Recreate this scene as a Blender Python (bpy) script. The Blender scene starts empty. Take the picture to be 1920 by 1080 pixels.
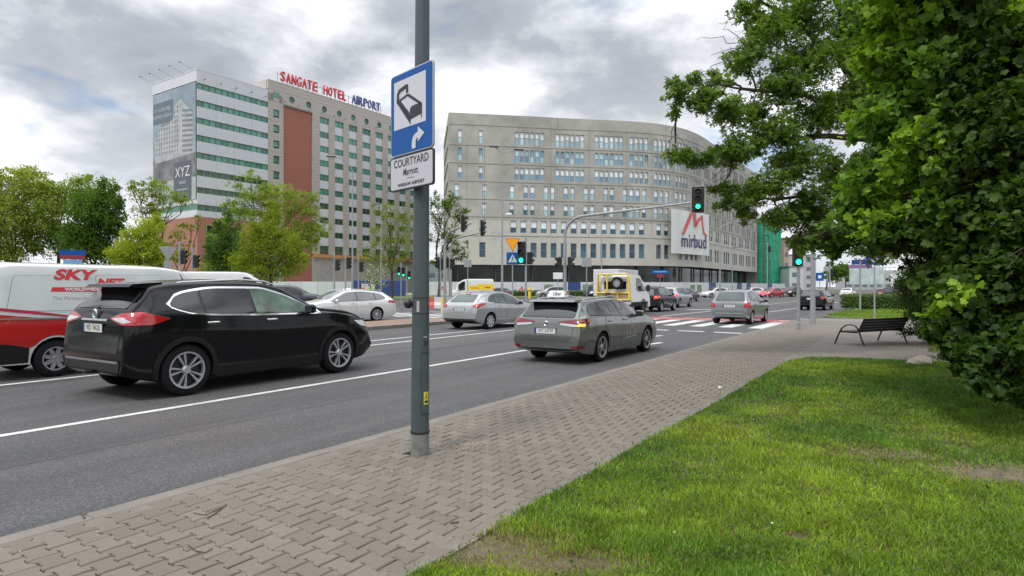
import bpy, bmesh, math, random
import numpy as np
from mathutils import Vector, Matrix
from mathutils.bvhtree import BVHTree
from mathutils.geometry import delaunay_2d_cdt

SC = bpy.context.scene
COL = SC.collection
rnd = random.Random(7)
nr = np.random.RandomState(11)

# ------------------------------------------------------------------ camera
F = 1180.0; HOR = 537.0; CH = 1.65
cam = bpy.data.objects.new('camera', bpy.data.cameras.new('camera')); COL.objects.link(cam)
cam.location = (0, 0, CH); cam.rotation_euler = (math.radians(90) - math.atan(3 / F), 0, 0)
cam.data.sensor_width = 36; cam.data.lens = 36 * F / 1920
cam.data.clip_start = 0.05; cam.data.clip_end = 6000
SC.camera = cam

# ------------------------------------------------------------------ sky
SUN_EL, SUN_AZ = math.radians(56), math.radians(212)   # azimuth clockwise from +Y
W = bpy.data.worlds.new('World'); SC.world = W; W.use_nodes = True
nt = W.node_tree; nt.nodes.clear()
def nd(t, typ, **kw):
    n = t.nodes.new(typ)
    for k, v in kw.items(): setattr(n, k, v)
    return n
def lk(t, a, b): t.links.new(a, b)
def math_node(t, op, a, b=None, c=None, clamp=False):
    n = t.nodes.new('ShaderNodeMath'); n.operation = op; n.use_clamp = clamp
    for i, v in enumerate((a, b, c)):
        if v is None: continue
        if isinstance(v, (int, float)): n.inputs[i].default_value = v
        else: t.links.new(v, n.inputs[i])
    return n.outputs[0]
def ramp(t, fac, stops, interp='LINEAR'):
    n = t.nodes.new('ShaderNodeValToRGB'); n.color_ramp.interpolation = interp
    while len(n.color_ramp.elements) > 1: n.color_ramp.elements.remove(n.color_ramp.elements[-1])
    n.color_ramp.elements[0].position = stops[0][0]; n.color_ramp.elements[0].color = (*stops[0][1], 1)
    for p, c in stops[1:]:
        e = n.color_ramp.elements.new(p); e.color = (*c, 1)
    t.links.new(fac, n.inputs[0]); return n.outputs[0]
def mixc(t, fac, a, b, mode='MIX'):
    n = t.nodes.new('ShaderNodeMix'); n.data_type = 'RGBA'; n.blend_type = mode
    for s, v in ((n.inputs[0], fac), (n.inputs[6], a), (n.inputs[7], b)):
        if isinstance(v, (int, float)): s.default_value = v
        elif isinstance(v, tuple): s.default_value = (*v[:3], 1)
        else: t.links.new(v, s)
    return n.outputs[2]

sky = nd(nt, 'ShaderNodeTexSky', sky_type='NISHITA', sun_disc=False)
sky.sun_elevation = SUN_EL; sky.sun_rotation = SUN_AZ; sky.altitude = 100
tc = nd(nt, 'ShaderNodeTexCoord'); sp = nd(nt, 'ShaderNodeSeparateXYZ'); lk(nt, tc.outputs['Generated'], sp.inputs[0])
zc = math_node(nt, 'ADD', math_node(nt, 'MAXIMUM', sp.outputs[2], 0.0), 0.27)
cb = nd(nt, 'ShaderNodeCombineXYZ')
lk(nt, math_node(nt, 'DIVIDE', sp.outputs[0], zc), cb.inputs[0]); lk(nt, math_node(nt, 'DIVIDE', sp.outputs[1], zc), cb.inputs[1])
cb.inputs[2].default_value = 3.1
def wnoise(scale, detail, rough, dist=0.0, off=0.0):
    n = nd(nt, 'ShaderNodeTexNoise'); n.inputs['Scale'].default_value = scale; n.inputs['Detail'].default_value = detail
    n.inputs['Roughness'].default_value = rough; n.inputs['Distortion'].default_value = dist
    if off:
        a = nd(nt, 'ShaderNodeVectorMath', operation='ADD'); a.inputs[1].default_value = (off, off * .7, 0)
        lk(nt, cb.outputs[0], a.inputs[0]); lk(nt, a.outputs[0], n.inputs['Vector'])
    else: lk(nt, cb.outputs[0], n.inputs['Vector'])
    return n.outputs['Fac']
big = wnoise(1.15, 4, 0.5, 0.15, 4.0)
fine = wnoise(3.0, 12, 0.58, 0.12, 9.0)
dens = math_node(nt, 'ADD', math_node(nt, 'MULTIPLY', big, 0.55), math_node(nt, 'MULTIPLY', fine, 0.45))
cloud = ramp(nt, dens, [(0.36, (0.80, 0.82, 0.85)), (0.455, (0.70, 0.72, 0.755)), (0.50, (0.50, 0.52, 0.555)), (0.55, (0.335, 0.355, 0.39)), (0.64, (0.24, 0.26, 0.295))])
# whiter, brighter band towards the horizon
hz = ramp(nt, sp.outputs[2], [(0.0, (1, 1, 1)), (0.12, (.75, .75, .75)), (0.34, (0, 0, 0))])
cloud = mixc(nt, math_node(nt, 'MULTIPLY', hz, 0.45), cloud, (0.70, 0.72, 0.76))
# blue gaps
gap = wnoise(1.15, 5, 0.55, 0.2, 21.7)
gapf = ramp(nt, gap, [(0.615, (0, 0, 0)), (0.68, (1, 1, 1))])
# overcast luminance rises towards the zenith
zen = ramp(nt, sp.outputs[2], [(0.0, (1, 1, 1)), (0.4, (1, 1, 1)), (1.0, (1.0, 1.0, 1.0))])
zmul = math_node(nt, 'ADD', 1.0, math_node(nt, 'MULTIPLY', math_node(nt, 'MAXIMUM', math_node(nt, 'SUBTRACT', sp.outputs[2], 0.38), 0.0), 1.9))
cl2 = nd(nt, 'ShaderNodeVectorMath', operation='SCALE'); lk(nt, cloud, cl2.inputs[0]); lk(nt, zmul, cl2.inputs['Scale'])
bg1 = nd(nt, 'ShaderNodeBackground'); lk(nt, cl2.outputs[0], bg1.inputs[0]); bg1.inputs[1].default_value = 1.17
bg2 = nd(nt, 'ShaderNodeBackground'); lk(nt, sky.outputs[0], bg2.inputs[0]); bg2.inputs[1].default_value = 0.11
ms = nd(nt, 'ShaderNodeMixShader'); lk(nt, math_node(nt, 'MULTIPLY', gapf, 0.8), ms.inputs[0]); lk(nt, bg1.outputs[0], ms.inputs[1]); lk(nt, bg2.outputs[0], ms.inputs[2])
wo = nd(nt, 'ShaderNodeOutputWorld'); lk(nt, ms.outputs[0], wo.inputs[0])

# ------------------------------------------------------------------ sun (veiled by cloud)
sl = bpy.data.lights.new('sun', 'SUN'); sl.energy = 1.5; sl.angle = math.radians(11); sl.color = (1.0, 0.965, 0.90)
sun = bpy.data.objects.new('sun', sl); COL.objects.link(sun)
sd = Vector((math.sin(SUN_AZ) * math.cos(SUN_EL), math.cos(SUN_AZ) * math.cos(SUN_EL), math.sin(SUN_EL)))
sun.rotation_euler = sd.to_track_quat('Z', 'Y').to_euler(); sun.location = sd * 60
SC.view_settings.view_transform = 'Standard'; SC.view_settings.look = 'None'
SC.view_settings.exposure = 0.38; SC.view_settings.gamma = 1.0; SC.view_settings.use_curve_mapping = False

# ------------------------------------------------------------------ coordinates
TH = math.atan2(760, F)                      # the road runs this far right of straight ahead
UX, UY = math.sin(TH), math.cos(TH)
def R(u, v, z=0.0): return Vector((u * UX - v * UY, u * UY + v * UX, z))      # along road, left of it
def G(px, py, z=0.0):
    t = (z - CH) / ((HOR - py) / F); return Vector(((px - 960) / F * t, t, z))
def at(px, py, Y): return Vector(((px - 960) / F * Y, Y, CH + (HOR - py) / F * Y))
def uv(p): return (p.x * UX + p.y * UY, -p.x * UY + p.y * UX)
ROADROT = math.pi / 2 - TH                  # rotation z so that local +x runs along the road

# ------------------------------------------------------------------ materials
MATS = {}
def M(name, col, rough=.6, metal=0., var=0., vs=3., bump=0., bs=60., coat=0., emit=None, es=0., ov=0., attr=False, trans=0., spec=.5, var2=0., vs2=.3, stretch=None, detail=6):
    if name in MATS: return MATS[name]
    m = bpy.data.materials.new(name); m.use_nodes = True; t = m.node_tree
    b = t.nodes['Principled BSDF']; out = t.nodes['Material Output']
    b.inputs['Roughness'].default_value = rough; b.inputs['Metallic'].default_value = metal
    b.inputs['Coat Weight'].default_value = coat; b.inputs['Coat Roughness'].default_value = .04
    b.inputs['Specular IOR Level'].default_value = spec
    c = col
    tcn = nd(t, 'ShaderNodeTexCoord'); vec = tcn.outputs['Object']
    if stretch:
        mp = nd(t, 'ShaderNodeMapping'); mp.inputs['Scale'].default_value = stretch; lk(t, vec, mp.inputs[0]); vec = mp.outputs[0]
    if attr:
        a = nd(t, 'ShaderNodeVertexColor'); a.layer_name = 'Col'; c = mixc(t, 1.0, col, a.outputs[0], 'MULTIPLY')
    def nz(s, d=detail):
        n = nd(t, 'ShaderNodeTexNoise'); n.inputs['Scale'].default_value = s; n.inputs['Detail'].default_value = d
        n.inputs['Roughness'].default_value = .62; lk(t, vec, n.inputs['Vector']); return n.outputs['Fac']
    if var:
        g = ramp(t, nz(vs), [(.3, (1 - var,) * 3), (.7, (1 + var,) * 3)]); c = mixc(t, 1.0, c, g, 'MULTIPLY')
    if var2:
        g = ramp(t, nz(vs2, 4), [(.35, (1 - var2,) * 3), (.65, (1 + var2,) * 3)]); c = mixc(t, 1.0, c, g, 'MULTIPLY')
    if ov:
        oi = nd(t, 'ShaderNodeObjectInfo'); g = ramp(t, oi.outputs['Random'], [(0, (1 - ov,) * 3), (1, (1 + ov,) * 3)]); c = mixc(t, 1.0, c, g, 'MULTIPLY')
    if isinstance(c, tuple): b.inputs['Base Color'].default_value = (*c, 1)
    else: lk(t, c, b.inputs['Base Color'])
    if bump:
        bn = nd(t, 'ShaderNodeBump'); bn.inputs['Strength'].default_value = bump; bn.inputs['Distance'].default_value = .01
        lk(t, nz(bs, 3), bn.inputs['Height']); lk(t, bn.outputs[0], b.inputs['Normal'])
    if emit: b.inputs['Emission Color'].default_value = (*emit, 1); b.inputs['Emission Strength'].default_value = es
    if trans:
        tr = nd(t, 'ShaderNodeBsdfTranslucent'); mx = nd(t, 'ShaderNodeMixShader'); mx.inputs[0].default_value = trans
        tcol = mixc(t, 1.0, c, (1.6, 1.7, .55), 'MULTIPLY'); lk(t, tcol, tr.inputs[0])
        lk(t, b.outputs[0], mx.inputs[1]); lk(t, tr.outputs[0], mx.inputs[2]); lk(t, mx.outputs[0], out.inputs[0])
    m.diffuse_color = (*[min(1, x) for x in col], 1)
    MATS[name] = m; return m

# ------------------------------------------------------------------ object helpers
def tag(o, label=None, cat=None, group=None, kind=None):
    if label: o['label'] = label
    if cat: o['category'] = cat
    if group: o['group'] = group
    if kind: o['kind'] = kind
    return o
def link(name, me, parent=None, loc=None, rz=0.):
    o = bpy.data.objects.new(name, me); COL.objects.link(o)
    if parent: o.parent = parent
    if loc is not None: o.location = loc
    if rz: o.rotation_euler = (0, 0, rz)
    return o
def thing(name, label, cat, loc=(0, 0, 0), rz=0., group=None, scale=1.):
    o = link(name, None, None, loc, rz); o.empty_display_size = .2
    if scale != 1: o.scale = (scale,) * 3
    return tag(o, label, cat, group)
def clone(o, parent=None):
    c = o.copy(); COL.objects.link(c); c.parent = parent
    for ch in list(KIDS(o)): clone(ch, c)
    return c
def KIDS(o): return [x for x in bpy.data.objects if x.parent == o]

class MB:
    """collects geometry with material slots; build() makes ONE mesh object"""
    def __init__(s, *mats): s.v = []; s.f = []; s.m = []; s.mats = list(mats); s.mi = 0; s.X = None
    def use(s, mat):
        if mat not in s.mats: s.mats.append(mat)
        s.mi = s.mats.index(mat); return s
    def add(s, vs, fs):
        n = len(s.v)
        if s.X is not None: vs = [tuple(s.X @ Vector(p)) for p in vs]
        s.v += [tuple(p) for p in vs]; s.f += [tuple(i + n for i in f) for f in fs]; s.m += [s.mi] * len(fs); return s
    def box(s, c, d, rz=0., ch=0.):
        cx, cy, cz = c; a, b, h = d[0] / 2, d[1] / 2, d[2] / 2
        if ch:
            k = ch; pts = []
            ring = lambda a, b, z: [(-a + k, -b, z), (a - k, -b, z), (a, -b + k, z), (a, b - k, z), (a - k, b, z), (-a + k, b, z), (-a, b - k, z), (-a, -b + k, z)]
            r0 = [(x * (1 - k / a * .9), y * (1 - k / b * .9), z) for x, y, z in ring(a, b, -h)]
            pts = r0 + ring(a, b, -h + k) + ring(a, b, h - k) + [(x * (1 - k / a * .9), y * (1 - k / b * .9), z) for x, y, z in ring(a, b, h)]
            fs = [tuple(range(7, -1, -1)), tuple(range(24, 32))]
            for r in range(3):
                for i in range(8): j = (i + 1) % 8; fs.append((r * 8 + i, r * 8 + j, r * 8 + 8 + j, r * 8 + 8 + i))
        else:
            pts = [(x, y, z) for z in (-h, h) for x, y in ((-a, -b), (a, -b), (a, b), (-a, b))]
            fs = [(3, 2, 1, 0), (4, 5, 6, 7), (0, 1, 5, 4), (1, 2, 6, 5), (2, 3, 7, 6), (3, 0, 4, 7)]
        co, si = math.cos(rz), math.sin(rz)
        return s.add([(cx + x * co - y * si, cy + x * si + y * co, cz + z) for x, y, z in pts], fs)
    def tube(s, pts, r, n=8, cap=True):
        pts = [Vector(p) for p in pts]; rs = r if isinstance(r, (list, tuple)) else [r] * len(pts)
        vs = []; up = None
        for i, p in enumerate(pts):
            d = (pts[min(i + 1, len(pts) - 1)] - pts[max(i - 1, 0)])
            if d.length < 1e-9: d = Vector((0, 0, 1))
            d.normalize()
            if up is None:
                up = Vector((0, 0, 1)) if abs(d.z) < .9 else Vector((1, 0, 0))
            a = d.cross(up).normalized(); b = a.cross(d).normalized(); up = b
            for k in range(n):
                t = 2 * math.pi * k / n; vs.append(p + a * (math.cos(t) * rs[i]) + b * (math.sin(t) * rs[i]))
        fs = []
        for i in range(len(pts) - 1):
            for k in range(n):
                j = (k + 1) % n; fs.append((i * n + k, i * n + j, (i + 1) * n + j, (i + 1) * n + k))
        if cap: fs.append(tuple(range(n))[::-1]); fs.append(tuple(range((len(pts) - 1) * n, len(pts) * n)))
        return s.add(vs, fs)
    def lathe(s, prof, n=24, c=(0, 0, 0), axis='z'):
        """prof: list of (r, h)"""
        vs = []
        for r_, h in prof:
            for k in range(n):
                t = 2 * math.pi * k / n; x, y = r_ * math.cos(t), r_ * math.sin(t)
                if axis == 'z': q = (x, y, h)
                elif axis == 'y': q = (x, h, y)
                else: q = (h, x, y)
                vs.append((q[0] + c[0], q[1] + c[1], q[2] + c[2]))
        fs = []
        for i in range(len(prof) - 1):
            for k in range(n):
                j = (k + 1) % n; fs.append((i * n + k, i * n + j, (i + 1) * n + j, (i + 1) * n + k))
        return s.add(vs, fs)
    def prism(s, poly, h0, h1, axis='z', bottom=True):
        """extrude a 2D polygon; axis z: (x,y); axis y: (x,z); axis x: (y,z)"""
        f = {'z': lambda a, b, h: (a, b, h), 'y': lambda a, b, h: (a, h, b), 'x': lambda a, b, h: (h, a, b)}[axis]
        n = len(poly); vs = [f(a, b, h0) for a, b in poly] + [f(a, b, h1) for a, b in poly]
        fs = [tuple(range(n, 2 * n))] + ([tuple(range(n))[::-1]] if bottom else [])
        fs += [(i, (i + 1) % n, n + (i + 1) % n, n + i) for i in range(n)]
        return s.add(vs, fs)
    def quad(s, a, b, c, d): return s.add([a, b, c, d], [(0, 1, 2, 3)])
    def mesh(s, name, smooth=True, ang=35):
        me = bpy.data.meshes.new(name); me.from_pydata(s.v, [], s.f)
        for m in s.mats: me.materials.append(m)
        me.polygons.foreach_set('material_index', s.m)
        if smooth:
            me.polygons.foreach_set('use_smooth', [True] * len(s.f)); me.set_sharp_from_angle(angle=math.radians(ang))
        me.update(); return me
    def build(s, name, parent=None, loc=None, rz=0., smooth=True, ang=35, fix=True):
        me = s.mesh(name, smooth, ang)
        if fix:
            bm = bmesh.new(); bm.from_mesh(me); bmesh.ops.recalc_face_normals(bm, faces=bm.faces); bm.to_mesh(me); bm.free()
        return link(name, me, parent, loc, rz)

def pch(pts):
    x = np.array([p[0] for p in pts], float); y = np.array([p[1] for p in pts], float)
    h = np.diff(x); d = np.diff(y) / h; m = np.zeros(len(x)); m[0] = d[0]; m[-1] = d[-1]
    for i in range(1, len(x) - 1):
        if d[i - 1] * d[i] > 0:
            w1 = 2 * h[i] + h[i - 1]; w2 = h[i] + 2 * h[i - 1]; m[i] = (w1 + w2) / (w1 / d[i - 1] + w2 / d[i])
    def f(q):
        q = np.clip(np.asarray(q, float), x[0], x[-1]); i = np.clip(np.searchsorted(x, q) - 1, 0, len(h) - 1)
        t = (q - x[i]) / h[i]
        return (2 * t**3 - 3 * t**2 + 1) * y[i] + (t**3 - 2 * t**2 + t) * h[i] * m[i] + (-2 * t**3 + 3 * t**2) * y[i + 1] + (t**3 - t**2) * h[i] * m[i + 1]
    return f
def rounded(poly, r, n=4):
    out = []; N = len(poly)
    for i in range(N):
        p = Vector(poly[i]); a = Vector(poly[i - 1]); b = Vector(poly[(i + 1) % N])
        da = (a - p); db = (b - p); ra = min(r, da.length * .45, db.length * .45)
        A = p + da.normalized() * ra; B = p + db.normalized() * ra
        for k in range(n + 1):
            t = k / n; out.append(tuple((1 - t)**2 * A + 2 * t * (1 - t) * p + t * t * B))
    return out

def text_mesh(txt, size=1., bold=0., sx=1., shear=0., extrude=0.0, align='CENTER', spacing=1.0, res=3):
    c = bpy.data.curves.new('txt', 'FONT'); c.body = txt; c.size = size; c.offset = bold; c.shear = shear
    c.extrude = extrude; c.align_x = align; c.align_y = 'CENTER'; c.space_character = spacing; c.resolution_u = res
    o = bpy.data.objects.new('txt', c); COL.objects.link(o)
    bpy.context.view_layer.update()
    me = bpy.data.meshes.new_from_object(o.evaluated_get(bpy.context.evaluated_depsgraph_get()))
    bpy.data.objects.remove(o); bpy.data.curves.remove(c)
    if sx != 1: me.transform(Matrix.Diagonal((sx, 1, 1, 1)))
    return me
def place_text(name, txt, mat, mtx, parent=None, **kw):
    """mtx maps text plane (x right, y up, z out) to parent space"""
    me = text_mesh(txt, **kw); me.transform(mtx); me.materials.clear(); me.materials.append(mat)
    return link(name, me, parent)
def frame(o, right, up):
    r_ = Vector(right).normalized(); u_ = Vector(up).normalized(); n_ = r_.cross(u_)
    m = Matrix((r_, u_, n_)).transposed().to_4x4(); m.translation = Vector(o); return m
def mesh_np(name, V, Fc, mat, cols=None, smooth=False):
    """V (n,3), Fc (m,k) uniform polygons"""
    me = bpy.data.meshes.new(name); n, m, k = len(V), len(Fc), Fc.shape[1]
    me.vertices.add(n); me.vertices.foreach_set('co', np.ascontiguousarray(V, np.float32).ravel())
    me.loops.add(m * k); me.loops.foreach_set('vertex_index', np.ascontiguousarray(Fc, np.int32).ravel())
    me.polygons.add(m); me.polygons.foreach_set('loop_start', np.arange(0, m * k, k, dtype=np.int32))
    me.update(calc_edges=True)
    for q in (mat if isinstance(mat, list) else [mat]): me.materials.append(q)
    if cols is not None:
        a = me.color_attributes.new('Col', 'FLOAT_COLOR', 'POINT')
        a.data.foreach_set('color', np.concatenate([cols, np.ones((n, 1))], 1).astype(np.float32).ravel())
    if smooth: me.polygons.foreach_set('use_smooth', np.ones(m, bool))
    me.validate(); return me
# ------------------------------------------------------------------ common materials
asphalt = M('asphalt', (.074, .075, .080), .82, var=.16, vs=90, bump=.5, bs=220, var2=.10, vs2=.22, detail=3)
def add_wear(m):
    t = m.node_tree; b = t.nodes['Principled BSDF']; l = b.inputs['Base Color'].links[0].from_socket
    tcn = nd(t, 'ShaderNodeTexCoord'); rt_ = nd(t, 'ShaderNodeVectorRotate', rotation_type='Z_AXIS'); rt_.inputs['Angle'].default_value = -ROADROT; lk(t, tcn.outputs['Object'], rt_.inputs['Vector'])
    mp = nd(t, 'ShaderNodeMapping'); mp.inputs['Scale'].default_value = (.035, 1.15, 1); lk(t, rt_.outputs[0], mp.inputs[0])
    n1 = nd(t, 'ShaderNodeTexNoise'); n1.inputs['Scale'].default_value = 1.0; n1.inputs['Detail'].default_value = 5; lk(t, mp.outputs[0], n1.inputs['Vector'])
    c = mixc(t, 1.0, l, ramp(t, n1.outputs['Fac'], [(.36, (.80, .80, .81)), (.5, (1, 1, 1)), (.62, (1.17, 1.16, 1.15))]), 'MULTIPLY')
    v = nd(t, 'ShaderNodeTexVoronoi'); v.inputs['Scale'].default_value = 75; lk(t, tcn.outputs['Object'], v.inputs['Vector'])
    sx = nd(t, 'ShaderNodeSeparateColor'); lk(t, v.outputs['Color'], sx.inputs[0])
    c = mixc(t, 1.0, c, ramp(t, sx.outputs[0], [(0, (.66, .66, .66)), (.6, (.95, .95, .95)), (1, (1.55, 1.53, 1.5))]), 'MULTIPLY')
    n2 = nd(t, 'ShaderNodeTexNoise'); n2.inputs['Scale'].default_value = .35; n2.inputs['Detail'].default_value = 3; lk(t, tcn.outputs['Object'], n2.inputs['Vector'])
    c = mixc(t, 1.0, c, ramp(t, n2.outputs['Fac'], [(.4, (1, 1, 1)), (.62, (1.10, 1.0, .95))]), 'MULTIPLY'); lk(t, c, b.inputs['Base Color'])
add_wear(asphalt)
white_line = M('road_paint_white', (.55, .55, .53), .6, var=.34, vs=22, var2=.16, vs2=1.5)
red_line = M('road_paint_red', (.36, .075, .065), .7, var=.15, vs=12)
soil = M('soil', (.125, .100, .062), .95, var=.35, vs=9, bump=.8, bs=60)
concrete = M('concrete_wall', (.37, .36, .33), .85, var=.17, vs=.30, var2=.14, vs2=.09, bump=.2, bs=3)
concrete_l = M('concrete_wall_pale', (.50, .485, .44), .85, var=.08, vs=.5, var2=.06, vs2=.12, bump=.2, bs=3)
galv = M('galvanised_steel', (.36, .38, .40), .45, metal=.35, var=.12, vs=8)
post_dark = M('grey_green_post_paint', (.062, .080, .088), .42, var=.10, vs=5, var2=.06, vs2=1.2)
black_pl = M('black_plastic', (.018, .018, .02), .5)
black_soft = M('black_shadow_gap', (.008, .008, .009), .8)
rubber = M('tyre_rubber', (.012, .012, .013), .85, spec=.25, var=.2, vs=20)
chrome = M('chrome', (.75, .76, .78), .15, metal=1.)
white_pt = M('white_enamel', (.72, .73, .73), .4)
blue_sign = M('sign_blue', (.006, .085, .32), .5, spec=.25)
blue_dk = M('sign_dark_blue', (.02, .05, .22), .4)
sign_grey = M('sign_back_grey', (.30, .31, .32), .5, var=.1, vs=4)
yellow = M('yellow_paint', (.80, .56, .03), .5)
red_pt = M('red_print', (.62, .035, .045), .5)
ink = M('black_print', (.02, .022, .028), .5)
hedge_leaf = M('hedge_leaf', (1, 1, 1), .6, attr=True, trans=.25)

# ------------------------------------------------------------------ ground
def sheet(name, pts, z, mat, kind='structure', label=None, cat=None):
    b = MB(mat); b.add([(p[0], p[1], z) for p in pts], [tuple(range(len(pts)))]); o = b.build(name, smooth=False)
    for p in o.data.polygons:
        if p.normal.z < 0: o.data.flip_normals(); break
    tag(o, label, cat, None, kind); return o
sheet('ground', [(-900, -200), (900, -200), (900, 2500), (-900, 2500)], -.05, M('distant_ground', (.13, .14, .09), .95, var=.3, vs=.05))
# one asphalt sheet for both carriageways and the junction
def rp(u, v): return R(u, v)[:2]
sheet('road', [rp(-60, 4.74), rp(36, 4.74), rp(36, -45), rp(50, -45), rp(50, 4.0), rp(420, 4.0), rp(420, 66), rp(100, 66), rp(45, 110), rp(-60, 110)], 0.0, asphalt)
SWZ = .12
def stripe(b, u0, v0, u1, v1, w, z=.004):
    a = R(u0, v0); c = R(u1, v1); d = (c - a).normalized(); n = Vector((-d.y, d.x, 0)) * w / 2
    b.add([a - n + Vector((0, 0, z)), c - n + Vector((0, 0, z)), c + n + Vector((0, 0, z)), a + n + Vector((0, 0, z))], [(0, 1, 2, 3)])
def marking(name, segs, mat=None, z=.004):
    b = MB(mat or white_line)
    for s in segs: stripe(b, *s, z=z)
    o = b.build(name, smooth=False, fix=False); tag(o, kind='structure'); return o
seam_m = M('asphalt_seam', (.040, .040, .042), .8, var=.3, vs=4)
for v_, a_, c_ in ((6.95, -20, 22), (10.75, -20, 22), (15.0, -20, 22)):
    rs_ = random.Random(int(v_ * 10)); pts_ = [(a_ + k * 1.5, v_ + rs_.uniform(-.02, .02)) for k in range(int((c_ - a_) / 1.5) + 1)]
    marking('road_seam', [(p[0], p[1], q[0] + .01, q[1], .018) for p, q in zip(pts_, pts_[1:])], seam_m, z=.0015)
marking('lane_line', [(-25, 8.5, 18.5, 8.5, .13)])
marking('lane_line', [(-25, 12.85, 22.5, 12.85, .14)])
marking('lane_line', [(16.2, 10.0, 17.9, 10.0, .11)])
marking('lane_line', [(13.6, 13.9, 19.6, 13.9, .12)])
marking('lane_dash', [(16.5, 6.5, 17.9, 6.3, .16)]); marking('lane_dash', [(19.7, 7.35, 20.5, 7.2, .14)])
# give-way dashes and the zebra crossing with its red cycle band
for k in range(9): marking('stop_line_dash', [(22.9 + k * .09, 5.15 + 1.36 * k, 22.99 + k * .09, 6.15 + 1.36 * k, .33)])
for k in range(10):
    v = 5.35 + k * 1.16; marking('zebra_stripe', [(25.9, v + .0, 30.5, v + .0, .56)])
b = MB(red_line); stripe(b, 31.7, 4.75, 31.9, 17.3, 2.0, z=.003); tag(b.build('cycle_crossing_band', smooth=False, fix=False), kind='structure')
for k in range(10):
    v = 5.35 + k * 1.16; marking('cycle_dash', [(30.95, v, 31.2, v, .5), (32.3, v, 32.55, v, .5)], z=.008)
marking('junction_line', [(33.5, 11.9, 47.5, 11.5, .15), (47.5, 11.5, 44.0, 13.6, .5), (47.5, 11.5, 80, 11.2, .12)])
marking('junction_line', [(41, 8.2, 62, 7.2, .12), (66, 7.1, 74, 7.0, .12), (80, 7.0, 88, 7.0, .12)])
# opposite carriageway marks
for k in range(6): marking('zebra_stripe', [(25.5, 21.6 + k * 1.2, 29.5, 21.6 + k * 1.2, .55)])
marking('lane_line', [(-25, 24.4, 21, 24.4, .12)])
marking('stop_line_dash', [(31.5, 20.5, 31.5, 27.0, .35)])

# --- islands
def slab(name, pts, z0, z1, mat, edge=None):
    b = MB(mat); n = len(pts)
    area = sum(pts[i][0] * pts[(i + 1) % n][1] - pts[(i + 1) % n][0] * pts[i][1] for i in range(n))
    if area < 0: pts = pts[::-1]
    b.add([(p[0], p[1], z1) for p in pts], [tuple(range(n))]); b.use(edge or mat)
    b.add([(p[0], p[1], z0) for p in pts] + [(p[0], p[1], z1) for p in pts], [(i, (i + 1) % n, n + (i + 1) % n, n + i) for i in range(n)])
    return tag(b.build(name, smooth=False, fix=False), kind='structure')
kerbc = M('kerb_concrete', (.178, .162, .138), .8, var=.15, vs=3, var2=.1, vs2=.5)
island_m = M('median_red_paving', (.235, .155, .12), .85, var=.15, vs=6, var2=.12, vs2=.4)
paving_far = M('far_beige_paving', (.30, .26, .215), .85, var=.12, vs=1.2)
slab('median_island', [rp(-40, 17.4), rp(22.5, 17.4), rp(23.4, 18.0), rp(23.4, 19.4), rp(22.5, 20.1), rp(-40, 20.1)], 0, .13, island_m, kerbc)
slab('junction_island', [rp(34, 19.0), rp(38, 17.2), rp(42.5, 19.5), rp(42, 24), rp(36, 27)], 0, .12, paving_far, kerbc)
slab('pavement_far', [G(560, 552)[:2], G(905, 556)[:2], G(905, 551)[:2], G(560, 548)[:2]], -.02, .13, paving_far, kerbc)
turf = M('far_turf', (.085, .135, .03), .95, var=.3, vs=1.5, bump=1, bs=6)
slab('verge', [G(955, 559)[:2], G(1500, 556)[:2], (95, 178), (60, 150), (20, 104), (-8, 106)], -.02, .14, turf, kerbc)
slab('verge', [(-75, 33), (-29, 33), (-22, 60), (-6, 97), (-8, 118), (-95, 118), (-120, 60)], -.02, .1, turf, kerbc)
# sidewalk on the camera's side ---------------------------------------------------
sandbed = M('sand_bed', (.045, .037, .028), .95, var=.3, vs=20)
pav_far_m = M('paver_distant', (.165, .146, .124), .85, var=.12, vs=7, var2=.08, vs2=.8)
def add_brick(m, w=.2, h=.14, c=(.55, .52, .48)):
    t = m.node_tree; b = t.nodes['Principled BSDF']; l = b.inputs['Base Color'].links[0].from_socket
    tcn = nd(t, 'ShaderNodeTexCoord'); mp = nd(t, 'ShaderNodeMapping'); mp.inputs['Rotation'].default_value = (0, 0, -ROADROT + math.pi / 2); lk(t, tcn.outputs['Object'], mp.inputs[0])
    bt = nd(t, 'ShaderNodeTexBrick'); bt.inputs['Scale'].default_value = 1; bt.inputs['Brick Width'].default_value = w; bt.inputs['Row Height'].default_value = h; bt.inputs['Mortar Size'].default_value = .006
    bt.inputs['Color1'].default_value = (.93, .93, .93, 1); bt.inputs['Color2'].default_value = (1.07, 1.07, 1.07, 1); bt.inputs['Mortar'].default_value = (*c, 1); lk(t, mp.outputs[0], bt.inputs[0])
    lk(t, mixc(t, 1.0, l, bt.outputs[0], 'MULTIPLY'), b.inputs['Base Color'])
add_brick(pav_far_m)
sidewalk = slab('sidewalk', [rp(-12, 2.25), rp(22.5, 2.25), rp(22.5, 4.55), rp(-12, 4.55)], 0, .085, sandbed, sandbed)
slab('sidewalk_plaza', [rp(22.51, 4.55), rp(22.51, 2.245), rp(13.9, 2.245), rp(14.9, 2.0), rp(15.4, 1.2), rp(15.4, -.6), rp(15.2, -3), rp(15.6, -6), rp(15.6, -14), rp(30.8, -14), rp(31.2, 4.2), rp(30.7, 4.55)], 0, .118, pav_far_m, kerbc)
slab('side_path', [rp(31.25, 4.55), rp(31.25, -14), rp(34.0, -14), rp(33.8, 3.6), rp(32.6, 4.55)], 0, .112, M('side_path_asphalt', (.17, .165, .16), .8, var=.1, vs=8), kerbc)
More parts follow.
